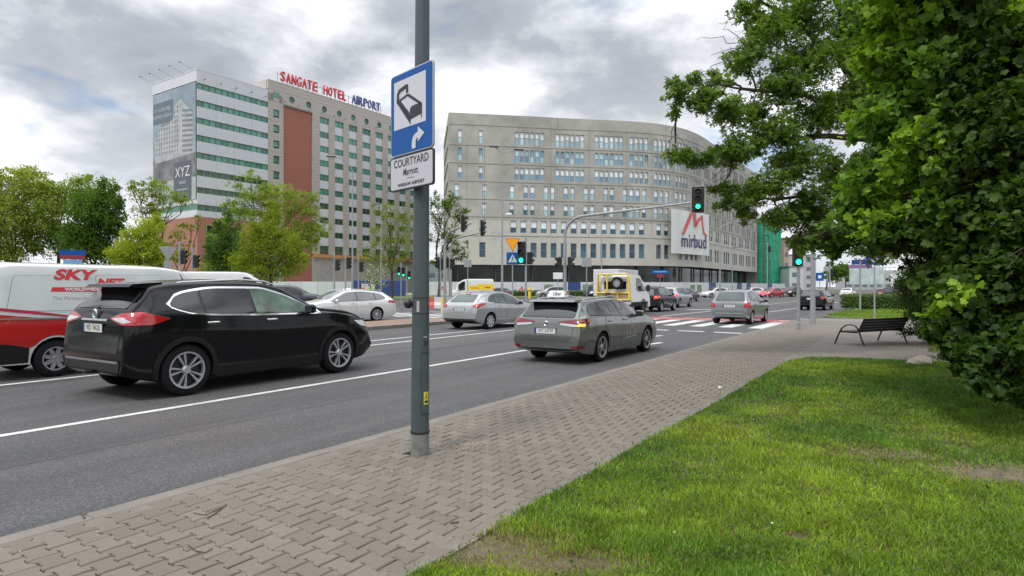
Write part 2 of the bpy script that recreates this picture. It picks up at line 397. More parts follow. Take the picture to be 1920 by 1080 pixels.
slab('verge', [rp(34.1, 3.3), rp(34.2, -13), rp(44.5, -13), rp(48, 2.0), rp(44, 3.8), rp(36, 4.1)], 0, .15, M('verge_turf', (.13, .20, .04), .95, var=.25, vs=4, bump=1, bs=30), kerbc)
slab('sidewalk_far', [rp(52, 3.6), rp(52, -6), rp(420, -6), rp(420, 3.6)], 0, .1, paving_far, kerbc)
# kerb stones
kb = MB(kerbc); kb.box((.4975, 0, 0), (.995, .145, .16), ch=.008); km = kb.mesh('kerb_stone')
kerb = link('kerb', None); tag(kerb, kind='structure')
for i in range(45):
    o = link('kerb_stone', km, kerb, R(-12 + i, 4.632 + .003 * math.sin(i * 2.1), .043 + .002 * math.cos(i * 1.7)), ROADROT)
kerb2 = link('median_kerb', None); tag(kerb2, kind='structure')
for i in range(50): link('kerb_stone', km, kerb2, R(-27.5 + i, 17.32, .06), ROADROT)

# pavers: I-shaped concrete blocks, long side across the walk
paver_m = M('paver_concrete', (.160, .140, .117), .85, var=.10, vs=40, bump=.35, bs=180, ov=.11, detail=3)
paver_s = M('paver_concrete_stuff', (.160, .140, .117), .85, var=.10, vs=40, bump=.35, bs=180, attr=True, detail=3)
g = .0030
PP = [(-.1, -.0825), (-.06, -.0825), (-.035, -.0575), (.035, -.0575), (.06, -.0825), (.1, -.0825), (.1, .0825), (.06, .0825), (.035, .0575), (-.035, .0575), (-.06, .0825), (-.1, .0825)]
def shrink(pp, g_): return [(x - math.copysign(g_ + (.0028 if abs(x) > .09 else 0), x), y - math.copysign(g_, y)) for x, y in pp]
a0, a1 = shrink(PP, g), shrink(PP, g + .006)
PV = [(y, x, -.035) for x, y in a0] + [(y, x, -.006) for x, y in a0] + [(y, x, 0) for x, y in a1]   # local x along road, y across
PF = [tuple(range(24, 36))] + [(r * 12 + i, r * 12 + (i + 1) % 12, r * 12 + 12 + (i + 1) % 12, r * 12 + 12 + i) for r in (0, 1) for i in range(12)]
pb = MB(paver_m); pb.add(PV, PF)
def upfix(me):
    bm = bmesh.new(); bm.from_mesh(me)
    for f in bm.faces:
        if len(f.verts) == 12 and f.normal.z < 0: bmesh.ops.reverse_faces(bm, faces=bm.faces[:]); break
    bm.to_mesh(me); bm.free()
pm = pb.mesh('paver', smooth=False); upfix(pm)
flip = (pm.polygons[0].vertices[0] != 24) or (pm.polygons[0].vertices[1] != 25)
pave = []
POLE = G(787, 852, SWZ)
pu, pvv = uv(POLE)
nu = int(26 / .14)
for i in range(nu):
    u = -3.2 + i * .14
    for j in range(-1, 12):
        v = 4.555 - .1 - j * .2 - (.1 if i % 2 else 0)
        if v > 4.46 or v < 2.30: continue
        if (u - pu)**2 + (v - pvv)**2 < .085**2: continue
        pave.append((u, v))
def vis(u, v):
    p = R(u, v)
    if p.y < 1.2: return 1e9 + (u + 5)**2
    px = 960 + F * p.x / p.y; py = HOR + F * (CH - SWZ) / p.y
    if px < -30 or py > 1110: return 1e6 + p.length
    return p.length
pave.sort(key=lambda q: vis(*q))
tone = lambda: 1 + .20 * (rnd.random() - .5)
for k, (u, v) in enumerate(pave[:300]):
    z = SWZ + .004 * (rnd.random() - .5) + .006 * math.sin(u * 1.3 + v) * .5
    o = link('paver', pm, sidewalk, R(u, v, z), ROADROT)
    o.rotation_euler = (rnd.gauss(0, .011), rnd.gauss(0, .011), ROADROT + rnd.gauss(0, .006))
rest = [q for q in pave[300:]]
n = len(rest); base = np.array(PV); co, si = math.cos(ROADROT), math.sin(ROADROT)
Vv = np.zeros((n, 36, 3)); cc = np.zeros((n, 36, 3))
for k, (u, v) in enumerate(rest):
    p = R(u, v, SWZ + .005 * (rnd.random() - .5)); a, bb = rnd.gauss(0, .011), rnd.gauss(0, .011)
    x, y, z = base[:, 0], base[:, 1], base[:, 2]; z = z + a * x + bb * y
    Vv[k, :, 0] = p.x + x * co - y * si; Vv[k, :, 1] = p.y + x * si + y * co; Vv[k, :, 2] = p.z + z; cc[k] = tone()
V2 = Vv.reshape(-1, 3)
fl = []
for k in range(n):
    for f in PF: fl.append(tuple(i + 36 * k for i in (f[::-1] if flip else f)))
me = bpy.data.meshes.new('paver_field'); me.from_pydata(V2.tolist(), [], fl); me.materials.append(paver_s)
at_ = me.color_attributes.new('Col', 'FLOAT_COLOR', 'POINT'); at_.data.foreach_set('color', np.concatenate([cc.reshape(-1, 3), np.ones((n * 36, 1))], 1).astype(np.float32).ravel())
o = link('paver_field', me, sidewalk); o['kind'] = 'stuff'
# plain border strip between pavers and lawn, and beside the kerb
eb = MB(kerbc)
for i in range(30): eb.box((.5 + i, 0, 0), (.994, .06, .10))
EDG = link('edging_strip', eb.mesh('edging_strip', smooth=False), sidewalk, R(-8, 2.27, .068), ROADROT)
sbm = MB(M('mortar_strip', (.165, .148, .125), .9, var=.12, vs=6, var2=.08, vs2=1)); sbm.box((17.3 - 12, 4.46, .097), (34.4, .19, .040)); sbm.box((17.3 - 12, 2.36, .097), (34.4, .14, .036))
o = sbm.build('mortar_strip', sidewalk, smooth=False); o.rotation_euler = (0, 0, ROADROT)
# utility covers in the carriageway
b = MB(M('cast_iron', (.06, .055, .05), .6, metal=.3, bump=1, bs=60)); b.lathe([(.001, .006), (.26, .006), (.26, .002), (.33, .006), (.33, 0)], 24)
b.build('manhole_cover', loc=R(1.5, 10.6, .001)); tag(bpy.data.objects['manhole_cover'], 'round iron manhole cover in the middle lane', 'manhole')
# ------------------------------------------------------------------ the hotel
HT = math.atan2(800, F); hs, hc = math.sin(HT), math.cos(HT)
HA = at(370, HOR, 120.0); HA.z = 0
def h_t(px): k = (px - 960) / F; return (k * HA.y - HA.x) / (hs - k * hc)
beige = M('hotel_beige_cladding', (.44, .40, .365), .55, var=.04, vs=2, var2=.04, vs2=.4)
beige_dk = M('hotel_joint', (.22, .19, .17), .7)
wpan = M('hotel_white_panel', (.60, .61, .66), .45, var=.03, vs=2)
terr = M('hotel_terracotta', (.36, .135, .095), .7, var=.05, vs=3)
brick_b = M('hotel_brick_base', (.37, .165, .125), .8, var=.08, vs=5)
g_teal = M('hotel_glass_sky_teal', (.09, .27, .20), .18, spec=.8, ov=.35)  # upper rows: the sky's reflection is painted into the glass colour
g_dark = M('hotel_glass_dark', (.03, .07, .06), .12, spec=.8, ov=.4)  # lower rows: same glazing, coloured as if it mirrors no sky
g_frame = M('hotel_green_frame', (.16, .36, .10), .5)
t_frame = M('hotel_teal_frame', (.08, .22, .16), .5)
hotel = thing('hotel', 'tall beige and white hotel with green window bands and rooftop lettering', 'hotel', HA, math.pi / 2 - HT)
def lbox(b, x0, x1, y0, y1, z0, z1): b.box(((x0 + x1) / 2, (y0 + y1) / 2, (z0 + z1) / 2), (x1 - x0, y1 - y0, z1 - z0)); return b
ZT = 43.2; BW = 15.3
b = MB(M('hotel_core', (.20, .20, .21), .8)); lbox(b, .25, BW - .1, .3, 16.8, 0, ZT - .2); b.build('wall', hotel, smooth=False)
b = MB(wpan); lbox(b, -.05, BW + .0, -.02, 17.0, ZT - .2, ZT); b.build('roof', hotel, smooth=False)
rows = [40.5 - 3.31 * k for k in range(8)]
pw = BW / 4
def winmesh(w, h, gm, fm, nm='window', mull=0):
    b = MB(gm); b.box((0, .06, 0), (w - .04, .02, h - .04)); b.use(fm); t = .07
    for s in (-1, 1): b.box((s * (w / 2 - t / 2), 0, 0), (t, .12, h)); b.box((0, 0, s * (h / 2 - t / 2)), (w - 2 * t, .12, t))
    for k in range(mull): b.box((-w / 2 + w * (k + 1) / (mull + 1), 0, 0), (.05, .11, h - 2 * t))
    return b.mesh(nm, False)
wm1 = winmesh(BW / 12, 1.15, g_teal, t_frame); wm2 = winmesh(BW / 12, 1.15, g_dark, g_frame)
pm_c = {}
def panel(parent, x, y, z, w, h, mat, axis='x', nm='wall_panel', d=.16):
    key = (round(w, 3), round(h, 3), mat.name, axis)
    if key not in pm_c:
        b = MB(mat); b.box((0, 0, 0), (w - .03, d, h - .03) if axis == 'x' else (d, w - .03, h - .03)); pm_c[key] = b.mesh(nm, False)
    return link(nm, pm_c[key], parent, (x, y, z))
for k, zt in enumerate(rows):
    for i in range(12): link('window', (wm1 if k < 5 else wm2), hotel, (BW / 12 * (i + .5), .16, zt - .575))
    zl = zt - 1.15; zn = rows[k + 1] if k < 7 else 15.0
    for i in range(4): panel(hotel, pw * (i + .5), .08, (zl + zn) / 2, pw, zl - zn, wpan)
for i in range(4): panel(hotel, pw * (i + .5), .08, (ZT - .2 + rows[0]) / 2, pw, ZT - .2 - rows[0], wpan)
for i in range(4): panel(hotel, .08, .2 + 16.6 / 4 * (i + .5), (ZT - .2 + 40.9) / 2, 16.6 / 4, ZT - .2 - 40.9, wpan, 'y')
b = MB(wpan); lbox(b, 0, .2, .2, 16.8, 15.0, 16.3); lbox(b, 0, .2, .2, 16.8, 17.5, 18.4); b.build('wall_band', hotel, smooth=False)
b = MB(g_teal); lbox(b, .06, .2, .2, 16.8, 16.3, 17.5); b.build('window_band', hotel, smooth=False)
b = MB(brick_b); lbox(b, -.02, BW, -.05, 16.9, 0, 15.0); b.build('base_wall', hotel, smooth=False)
for px, w in ((398, 2.4), (440, 2.6)):
    o = link('window', winmesh(w, 9.0, g_dark, g_frame, mull=1), hotel, (h_t(px), -.10, 9.0))
    for z in (-3, -1, 1, 3): b = MB(g_frame); b.box((0, -.02, z), (w, .1, .12)); b.build('window_bar', o, smooth=False)
# slab
ZS = 45.4; X0 = BW; X1 = 63.5; D = 8.0
cols_px = [(600, 617.2), (628.2, 644.3), (654.5, 670), (680, 694.8), (704.4, 718.1), (727.5, 740.5), (749, 761.5), (769.5, 781)]
cols = [(h_t(a), h_t(c)) for a, c in cols_px]
rx0, rx1 = h_t(532), h_t(586)
b = MB(M('hotel_core2', (.2, .18, .16), .8)); lbox(b, X0, X1, .55, D, 0, ZS - .25); b.build('wall', hotel, smooth=False)
b = MB(beige); lbox(b, X0 - .0, X1, -.03, D, ZS - .25, ZS); b.build('roof', hotel, smooth=False)
b = MB(beige); lbox(b, X0 - .02, X0 + .2, .56, D, 43.0, ZS - .26); b.build('side_wall', hotel, smooth=False)
def cir_px(): return [547.5, 579, 608.5, 636.5, 662.5, 687.5, 711.5, 733.5, 754, 773]
# cladding rows as one joined part (thin courses)
sb = MB(beige); zc_ = .82
ztop = 41.0
sm_c, sm_w = h_t(518.5), h_t(524) - h_t(513)
srows = [42.55 - 3.3 * k for k in range(10)]
def course(x0, x1, z0, z1, holes=()):
    z = z1
    while z > z0 + .05:
        zz = max(z0, z - zc_); segs = [(x0, x1)]
        for (a, c, h0, h1) in holes:
            if zz < h1 and z > h0:
                segs = [q for s_ in segs for q in ((s_[0], min(s_[1], a)), (max(s_[0], c), s_[1])) if q[1] - q[0] > .05]
        for s_ in segs: lbox(sb, s_[0] + .012, s_[1] - .012, 0, .5, zz + .012, z - .012)
        z = zz
holes = [(sm_c - sm_w / 2, sm_c + sm_w / 2, z - 1.25, z) for z in srows]
course(X0 + .02, rx0, 9.0, 42.6, [(a, c, round((h0 - 9) / zc_) * 0 + h0, h1) for a, c, h0, h1 in holes])
edges = [rx1] + [q for c in cols for q in c] + [X1]
for i in range(0, len(edges), 2): course(edges[i], edges[i + 1], 9.0, 41.0)
course(X0 + .02, X1, 41.0 + 1.6 + .82, ZS - .25)
# band with the round windows: built as piers between circle bays
cc = [h_t(p) for p in cir_px()]
zr = 43.0; 
o = sb.build('cladding_courses', hotel, smooth=False, fix=False); o['kind'] = 'stuff'
b = MB(beige); b2 = MB(beige_dk)
xs_ = [X0 + .02] + [(cc[i] + cc[i + 1]) / 2 for i in range(len(cc) - 1)] + [X1]
lo, hi = 41.0, 43.42
# band wall with circular holes (one quad-ring per bay)
def ring_panel(bb, x0, x1, z0, z1, cx, cz, r, n=24):
    cor = []
    for k in range(n):
        a = 2 * math.pi * (k + .5) / n; ca, sa = math.cos(a), math.sin(a)
        m = min(((x1 - cx) / ca if ca > 0 else (x0 - cx) / ca) if abs(ca) > 1e-6 else 1e9, ((z1 - cz) / sa if sa > 0 else (z0 - cz) / sa) if abs(sa) > 1e-6 else 1e9)
        cor.append((cx + ca * m, cz + sa * m))
    inn = [(cx + r * math.cos(2 * math.pi * (k + .5) / n), cz + r * math.sin(2 * math.pi * (k + .5) / n)) for k in range(n)]
    vs = [(x, 0, z) for x, z in cor] + [(x, 0, z) for x, z in inn] + [(x, .45, z) for x, z in inn]
    fs = []
    for k in range(n):
        j = (k + 1) % n; fs.append((k, j, n + j, n + k)); fs.append((n + k, n + j, 2 * n + j, 2 * n + k))
    # corner fillers
    bb.add(vs, fs)
    for (X_, Z_) in ((x0, z0), (x1, z0), (x1, z1), (x0, z1)):
        for k in range(n):
            j = (k + 1) % n; p, q = cor[k], cor[j]
            on = lambda P: (abs(P[0] - X_) < 1e-6, abs(P[1] - Z_) < 1e-6)
            if (on(p)[0] and on(q)[1]) or (on(p)[1] and on(q)[0]):
                bb.add([(p[0], 0, p[1]), (q[0], 0, q[1]), (X_, 0, Z_)], [(0, 1, 2)])
cc_l = [X0 + 5.2]
for i in range(len(cc)):
    x0, x1 = xs_[i], xs_[i + 1]
    ring_panel(b, x0, x1, lo, hi, cc[i], 42.35, .74)
o = b.build('window_band_wall', hotel, smooth=False)
for x in cc:
    b = MB(g_teal); b.lathe([(.001, .30), (.72, .30)], 24, (x, 0, 42.35), axis='y'); b.use(t_frame); b.lathe([(.72, .32), (.66, .2), (.74, .14), (.75, .3)], 24, (x, 0, 42.35), axis='y'); b.box((x, .24, 42.35), (.05, .05, 1.4)); b.build('round_window', hotel)
sw_ = winmesh(sm_w, 1.25, g_teal, t_frame); sw2 = winmesh(sm_w, 1.25, g_dark, g_frame)
for k, z in enumerate(srows):
    if z > 41.9: 
        b = MB(g_teal); b.box((sm_c, -.03, z - .625 + .55), (sm_w, .04, 1.2)); b.build('window', hotel, smooth=False)
    else: link('window', sw_ if k < 6 else sw2, hotel, (sm_c, .2, z - .625))
for ci, (a, c) in enumerate(cols):
    w = c - a
    m1, m2 = winmesh(w - .04, 1.38, g_teal, t_frame, mull=1), winmesh(w - .04, 1.38, g_dark, g_frame, mull=1)
    for k in range(10):
        zt = 40.45 - 3.27 * k
        link('window', m1 if k < 6 - (ci > 3) else m2, hotel, ((a + c) / 2, .28, zt - .69))
        if k < 9: panel(hotel, (a + c) / 2, .30, zt - 1.38 - .945, w, 1.89, wpan)
    lb = MB(beige); lbox(lb, a, c, .02, .5, 40.46, 40.99); lb.build('lintel', hotel, smooth=False)
# terracotta recess with its courses
tb = MB(terr); z = 40.6
while z > .3:
    lbox(tb, rx0 + .05, rx1 - .05, .9 - .62, .9, max(.0, z - .55) + .015, z); z -= .57
o = tb.build('terracotta_courses', hotel, smooth=False, fix=False); o['kind'] = 'stuff'
b = MB(beige_dk); lbox(b, rx0, rx1, .0, .6, 40.65, 40.98); b.build('lintel', hotel, smooth=False)
b = MB(M('bare_concrete_hotel', (.36, .35, .32), .9, var=.12, vs=.8)); lbox(b, rx1, X1, -.05, .54, 0, 8.2); lbox(b, X0, rx0, -.05, .54, 0, 8.98); b.build('base_wall', hotel, smooth=False)
b = MB(M('orange_strip', (.50, .28, .10), .7)); lbox(b, rx1 + .2, X1, -.6, .54, 8.22, 8.95); b.build('base_cornice', hotel, smooth=False)
# floodlights on the cornice and the roof rods
for i in range(14):
    b = MB(M('fixture_grey', (.12, .12, .12), .6)); b.tube([(0, .1, 0), (0, -.5, .1)], .03, 5); b.box((0, -.6, .12), (.35, .16, .12)); b.build('floodlight', hotel, (1.2 + i * 3.3 + (1.5 if i > 4 else 0), -.05, 41.25))
for i in range(5):
    b = MB(M('fixture_grey', (.12,) * 3)); b.tube([(.2, 0, 0), (-2.6, 0, .7)], .022, 5); b.box((-2.7, 0, .72), (.4, .16, .10)); b.build('billboard_lamp', hotel, (0, 1.2 + i * 3.7, ZT - .1))
# billboard on the left face
bb = thing('billboard', 'huge advertising banner with a printed apartment block on the hotel side', 'banner', HA, math.pi / 2 - HT)
def bq(b, mat, s0, z0, s1, z1, d=0., pts=None):
    b.use(mat); x = -.10 - d
    if pts: b.add([(x, s, z) for s, z in pts], [tuple(range(len(pts)))])
    else: b.add([(x, s0, z0), (x, s1, z0), (x, s1, z1), (x, s0, z1)], [(0, 1, 2, 3)])
P_sky = M('print_sky_blue', (.25, .31, .38), .7, var2=.25, vs2=.12); P_lite = M('print_pale_grey', (.40, .41, .43), .7, var=.25, vs=.5); P_dk = M('print_slate', (.11, .12, .15), .7)
P_mid = M('print_mid_grey', (.20, .21, .24), .7, var=.2, vs=.8); P_blue = M('print_deep_slate', (.13, .165, .21), .7); P_str = M('print_street', (.17, .175, .19), .7, var2=.4, vs2=.35)
b = MB(P_lite); lbox(b, -.08, -.02, .35, 16.4, 18.3, 40.7); b.build('banner_sheet', bb, smooth=False)
b = MB(P_sky); bq(b, P_sky, .4, 25, 16.3, 40.6); b.build('print_sky', bb, smooth=False, fix=False)
b = MB(P_str); bq(b, P_str, .4, 22.7, 16.3, 27.3, .01); b.build('print_street', bb, smooth=False, fix=False)
b = MB(P_lite); bq(b, P_lite, 0, 0, 0, 0, .02, [(1.0, 27.3), (15.6, 26.6), (15.6, 31.5), (13.5, 33.3), (10, 34.2), (8.2, 35.2), (8.0, 37.2), (5.8, 38.4), (1.4, 35.0)]); b.build('print_building', bb, smooth=False, fix=False)
b = MB(P_mid)
for i in range(9):
    for j in range(10):
        s = 6.6 + i * 1.0; z = 28.2 + j * .95
        if z < 37.3 - (s - 6.5) * .55: bq(b, P_mid, s, z, s + .42, z + .5, .03)
for j in range(9): bq(b, P_mid, 0, 0, 0, 0, .03, [(1.4, 27.8 + j * .95 - .2), (5.2, 27.9 + j * .98), (5.2, 28.3 + j * .98), (1.4, 28.1 + j * .95)])
o = b.build('print_windows', bb, smooth=False, fix=False); o['kind'] = 'stuff'
b = MB(P_blue); bq(b, P_blue, 8.6, 34.6, 16.2, 38.8, .04); b.build('print_block', bb, smooth=False, fix=False)
b = MB(P_lite); bq(b, P_lite, 8.2, 18.5, 16.2, 22.7, .015); b.build('print_blank', bb, smooth=False, fix=False)
b = MB(P_dk); bq(b, P_dk, 1.9, 18.4, 8.2, 26.0, .04); b.build('print_block', bb, smooth=False, fix=False)
fb = lambda s, z: frame((-.16, s, z), (0, -1, 0), (0, 0, 1))
place_text('lettering', 'XYZ', white_pt, fb(5.0, 23.9), bb, size=2.9, sx=.95, bold=-.02, res=1)
place_text('lettering', 'PLACE', white_pt, fb(5.0, 21.9), bb, size=.8, res=1)
place_text('lettering', 'www.xyzplace.pl', white_pt, fb(5.0, 20.6), bb, size=.62, res=1)
place_text('lettering', 'TU POWSTAJE', P_lite, fb(12.6, 37.2), bb, size=1.0, bold=.02, res=1)
place_text('lettering', 'NOWE OSIEDLE', P_lite, fb(12.5, 35.9), bb, size=1.0, bold=.02, res=1)
# rooftop letters
rl = thing('rooftop_sign', 'red and blue rooftop letters reading SANGATE HOTEL AIRPORT', 'sign', HA, math.pi / 2 - HT)
lred = M('letter_red', (.60, .03, .045), .5); lblue = M('letter_blue', (.07, .09, .26), .5)
def word(w, p0, p1, mat):
    a, c = h_t(p0), h_t(p1); wts = [.45 if q == 'I' else 1. for q in w]; n = sum(wts); acc = 0
    for i, chh in enumerate(w):
        x = a + (c - a) * (acc + wts[i] / 2) / n; acc += wts[i]
        me = text_mesh(chh, size=3.0, bold=.03, sx=1., extrude=.16, res=2)
        w0 = max(v.co.x for v in me.vertices) - min(v.co.x for v in me.vertices); k = (c - a) / n * wts[i] * .84 / w0
        me.transform(Matrix.Diagonal((k, 1, 1, 1))); me.transform(frame((x, .3, ZS + 1.45), (1, 0, 0), (0, 0, 1))); me.materials.clear(); me.materials.append(mat); link('letter', me, rl)
word('SANGATE', 527, 597, lred); word('HOTEL', 608, 651, lred); word('AIRPORT', 661, 715, lblue)
b = MB(galv); xa, xb = h_t(524), h_t(717); lbox(b, xa, xb, .6, .68, ZS + .2, ZS + .28); lbox(b, xa, xb, .6, .68, ZS + 1.9, ZS + 1.98)
for i in range(24): x = xa + (xb - xa) * i / 23; lbox(b, x - .03, x + .03, .55, .75, ZS, ZS + 2.3)
b.build('support_frame', rl, smooth=False)

# ------------------------------------------------------------------ the curved concrete building
CP = [(-12.6, 125.0), (-4, 126.5), (4.3, 128.0), (13.2, 129.8), (22, 131.2), (28, 132.6), (33.2, 134.9), (37.6, 138.0), (41.4, 142.0), (44.8, 146.6), (47.9, 151.4), (51.0, 156.2)]
for t in range(1, 9): CP.append((51.0 + .5418 * 5.7 * t, 156.2 + .8405 * 5.7 * t))
cpx = pch([(i, p[0]) for i, p in enumerate(CP)]); cpy = pch([(i, p[1]) for i, p in enumerate(CP)])
qq = np.linspace(0, len(CP) - 1, 1600); CX, CY = cpx(qq), cpy(qq)
SS = np.concatenate([[0], np.cumsum(np.hypot(np.diff(CX), np.diff(CY)))]); PXS = 960 + F * CX / CY; LEN = SS[-1]
def c_s(px): return float(np.interp(px, PXS, SS))
def c_p(s): return float(np.interp(s, SS, CX)), float(np.interp(s, SS, CY))
def c_n(s):
    x0, y0 = c_p(max(0, s - .6)); x1, y1 = c_p(min(LEN, s + .6)); d = Vector((x1 - x0, y1 - y0, 0)).normalized(); return d, Vector((d.y, -d.x, 0))   # tangent, outward normal
office = thing('concrete_building', 'unfinished curved grey concrete office building with small blue windows', 'building')
def wq(b, s0, s1, z0, z1, off=0.):
    n = max(1, int((s1 - s0) / 1.5 + .99))
    for i in range(n):
        a, c = s0 + (s1 - s0) * i / n, s0 + (s1 - s0) * (i + 1) / n
        (xa, ya), (xc, yc) = c_p(a), c_p(c); na, nc = c_n(a)[1], c_n(c)[1]
        b.add([(xa + na.x * off, ya + na.y * off, z0), (xc + nc.x * off, yc + nc.y * off, z0), (xc + nc.x * off, yc + nc.y * off, z1), (xa + na.x * off, ya + na.y * off, z1)], [(0, 1, 2, 3)])
TOPZ = 36.2; BOTZ = 6.0
zrows = [(30.3, 32.9), (26.8, 29.3), (23.2, 25.7), (19.5, 22.1), (16.1, 18.4), (12.5, 14.9), (7.5, 10.5)]
Z3 = lambda x: 820 + x / 3.6
Z4 = lambda x: 1080 + x / 2.92
g1 = [Z3(x) for x in (152, 293, 537, 571, 604, 639, 673, 707, 811, 844, 877, 910, 945, 978)] + [Z4(x) for x in (113, 140, 167, 195, 221, 247, 303, 330, 357, 385, 437, 461, 484, 507)]
r4 = [Z3(x) for x in (130, 320, 504, 597, 642, 733, 777, 867, 912, 1002, 1046)] + [Z4(x) for x in (162, 196, 267, 303, 337, 373, 438, 468, 498, 551, 575, 598)]
r5 = [Z3(x) for x in (317, 502, 595, 642, 732, 776, 867, 911, 1000, 1043)] + [Z4(x) for x in (160, 195, 265, 302, 337, 372, 437, 468, 497)]
r6 = [Z3(x) for x in (304, 513, 581, 652, 718, 786, 854, 921, 988, 1054)] + [Z4(x) for x in (97, 152, 203, 256, 307, 359, 453, 495)]
r7 = [Z3(x) for x in (304, 650, 718, 785, 853, 920, 987, 1054)] + [Z4(x) for x in (95, 150, 202, 255, 307, 359, 452, 495, 570, 603, 632, 655)]
def tail(lst, start_px, grp, pitch, gap, w):
    s = c_s(start_px); out = [c_s(p) for p in lst]
    while s < LEN - 3:
        for k in range(grp):
            if s < LEN - 2.5: out.append(s)
            s += pitch
        s += gap
    return out
rowsS = [(tail(g1, 1269, 4, 1.16, 2.3, .80), .80), (tail(g1, 1269, 4, 1.16, 2.3, .80), .80), (tail(g1, 1269, 4, 1.16, 2.3, .80), .80),
         (tail(r4, 1299, 2, 2.3, 2.4, .95), .92), (tail(r5, 1326, 2, 2.3, 2.4, .95), .92), (tail(r6, 1326, 3, 1.9, 2.2, 1.25), 1.25), (tail(r7, 1324, 3, 2.1, 2.0, 1.2), 1.25)]
wf = M('window_frame_grey', (.34, .37, .41), .5); film = M('window_film_pale', (.78, .83, .88), .3, ov=.12)
bl_l = M('window_blue_pale', (.38, .58, .65), .2, spec=.8, ov=.25); bl_m = M('window_blue', (.16, .32, .46), .18, spec=.8, ov=.3); tl = M('window_teal_dark', (.035, .13, .16), .15, spec=.8, ov=.3); nvy = M('window_navy', (.018, .06, .11), .12, spec=.9, ov=.35)
reveal = M('window_reveal', (.24, .23, .21), .8)
def roundwin(w, h, up, lo, split=.5, rad=.34):
    b = MB(up); r_ = w * rad if rad else .02
    outer = rounded([(-w / 2 + .03, -h / 2 + .03), (w / 2 - .03, -h / 2 + .03), (w / 2 - .03, h / 2 - .03), (-w / 2 + .03, h / 2 - .03)], r_, 4)
    zc = -h / 2 + h * (1 - split)
    def clip(poly, keep):
        out = []
        for i in range(len(poly)):
            a, c = poly[i], poly[(i + 1) % len(poly)]; ia, ic = keep(a[1]), keep(c[1])
            if ia: out.append(a)
            if ia != ic: t = (zc - a[1]) / (c[1] - a[1]); out.append((a[0] + (c[0] - a[0]) * t, zc))
        return out
    for mt, kp in ((up, lambda z: z >= zc), (lo, lambda z: z < zc)):
        pp = clip(outer, kp)
        if len(pp) > 2: b.use(mt); b.add([(x, 0, z) for x, z in pp], [tuple(range(len(pp)))])
    # frame: rectangle border with rounded opening plus a mid bar
    b.use(wf); n = len(outer); rect = []
    for (x, z) in outer: k = max(abs(x) / (w / 2), abs(z) / (h / 2)); rect.append((x / k, z / k))
    inner = [(x * .93, z * .975) for x, z in outer]
    vs = [(x, -.05, z) for x, z in rect] + [(x, -.05, z) for x, z in inner] + [(x, .0, z) for x, z in inner]
    b.add(vs, [(i, (i + 1) % n, n + (i + 1) % n, n + i) for i in range(n)] + [(n + i, n + (i + 1) % n, 2 * n + (i + 1) % n, 2 * n + i) for i in range(n)])
    b.box((0, -.03, zc), (w * .86, .05, .05)); return b.mesh('window', False)
variants = {0: [roundwin(.80, 2.5, film, bl_l, .55), roundwin(.80, 2.5, film, bl_l, .45)], 1: [roundwin(.80, 2.45, bl_m, bl_l, .5), roundwin(.80, 2.45, bl_l, bl_m, .5)], 2: [roundwin(.80, 2.45, film, bl_m, .52)],
    3: [roundwin(.92, 2.5, film, bl_l, .5), roundwin(.92, 2.5, film, bl_m, .55)], 4: [roundwin(.92, 2.25, film, tl, .52, .05), roundwin(.92, 2.25, film, bl_l, .5)],
    5: [roundwin(1.25, 2.35, film, tl, .62, .02), roundwin(1.25, 2.35, film, nvy, .55, .02)], 6: [roundwin(1.25, 2.95, nvy, nvy, .5, .02), roundwin(1.25, 2.95, nvy, tl, .5, .02)]}
wallU, wallL, rev = MB(concrete), MB(concrete_l), MB(reveal)
prev = TOPZ
for ri, ((z0, z1), (ss, w)) in enumerate(zip(zrows, rowsS)):
    wb = wallU if ri < 5 else wallL
    wq(wallU if ri < 6 else wallL, 0, LEN, z1, prev)
    ss = sorted(ss); clean = []
    for s in ss:
        if not clean or s - clean[-1] > w + .08: clean.append(s)
    cur = 0
    for s in clean:
        a, c = s - w / 2, s + w / 2; wq(wb, cur, a, z0, z1); cur = c
        d, nn = c_n(s); (xa, ya), (xc, yc) = c_p(a), c_p(c); dx, dy = -nn.x * .30, -nn.y * .30
        A0, A1, C0, C1 = (xa, ya, z0), (xa, ya, z1), (xc, yc, z0), (xc, yc, z1); m_ = lambda p: (p[0] + dx, p[1] + dy, p[2])
        rev.add([A0, A1, C1, C0, m_(A0), m_(A1), m_(C1), m_(C0)], [(0, 1, 5, 4), (1, 2, 6, 5), (2, 3, 7, 6), (3, 0, 4, 7)])
        x, y = c_p(s)
        o = link('window', (rnd.choice(variants[ri]) if rnd.random() > .06 else variants[ri][0 if ri == 6 else -1]), office, (x - nn.x * .22, y - nn.y * .22, (z0 + z1) / 2), math.atan2(d.y, d.x)); o.scale = (1, 1, (z1 - z0) / {0: 2.5, 1: 2.45, 2: 2.45, 3: 2.5, 4: 2.25, 5: 2.35, 6: 2.95}[ri])
    wq(wb, cur, LEN, z0, z1); prev = z0
wq(wallL, 0, LEN, BOTZ, prev)
wallU.build('wall', office, smooth=False, fix=False); wallL.build('lower_wall', office, smooth=False, fix=False); o = rev.build('window_reveals', office, smooth=False, fix=False); o['kind'] = 'stuff'
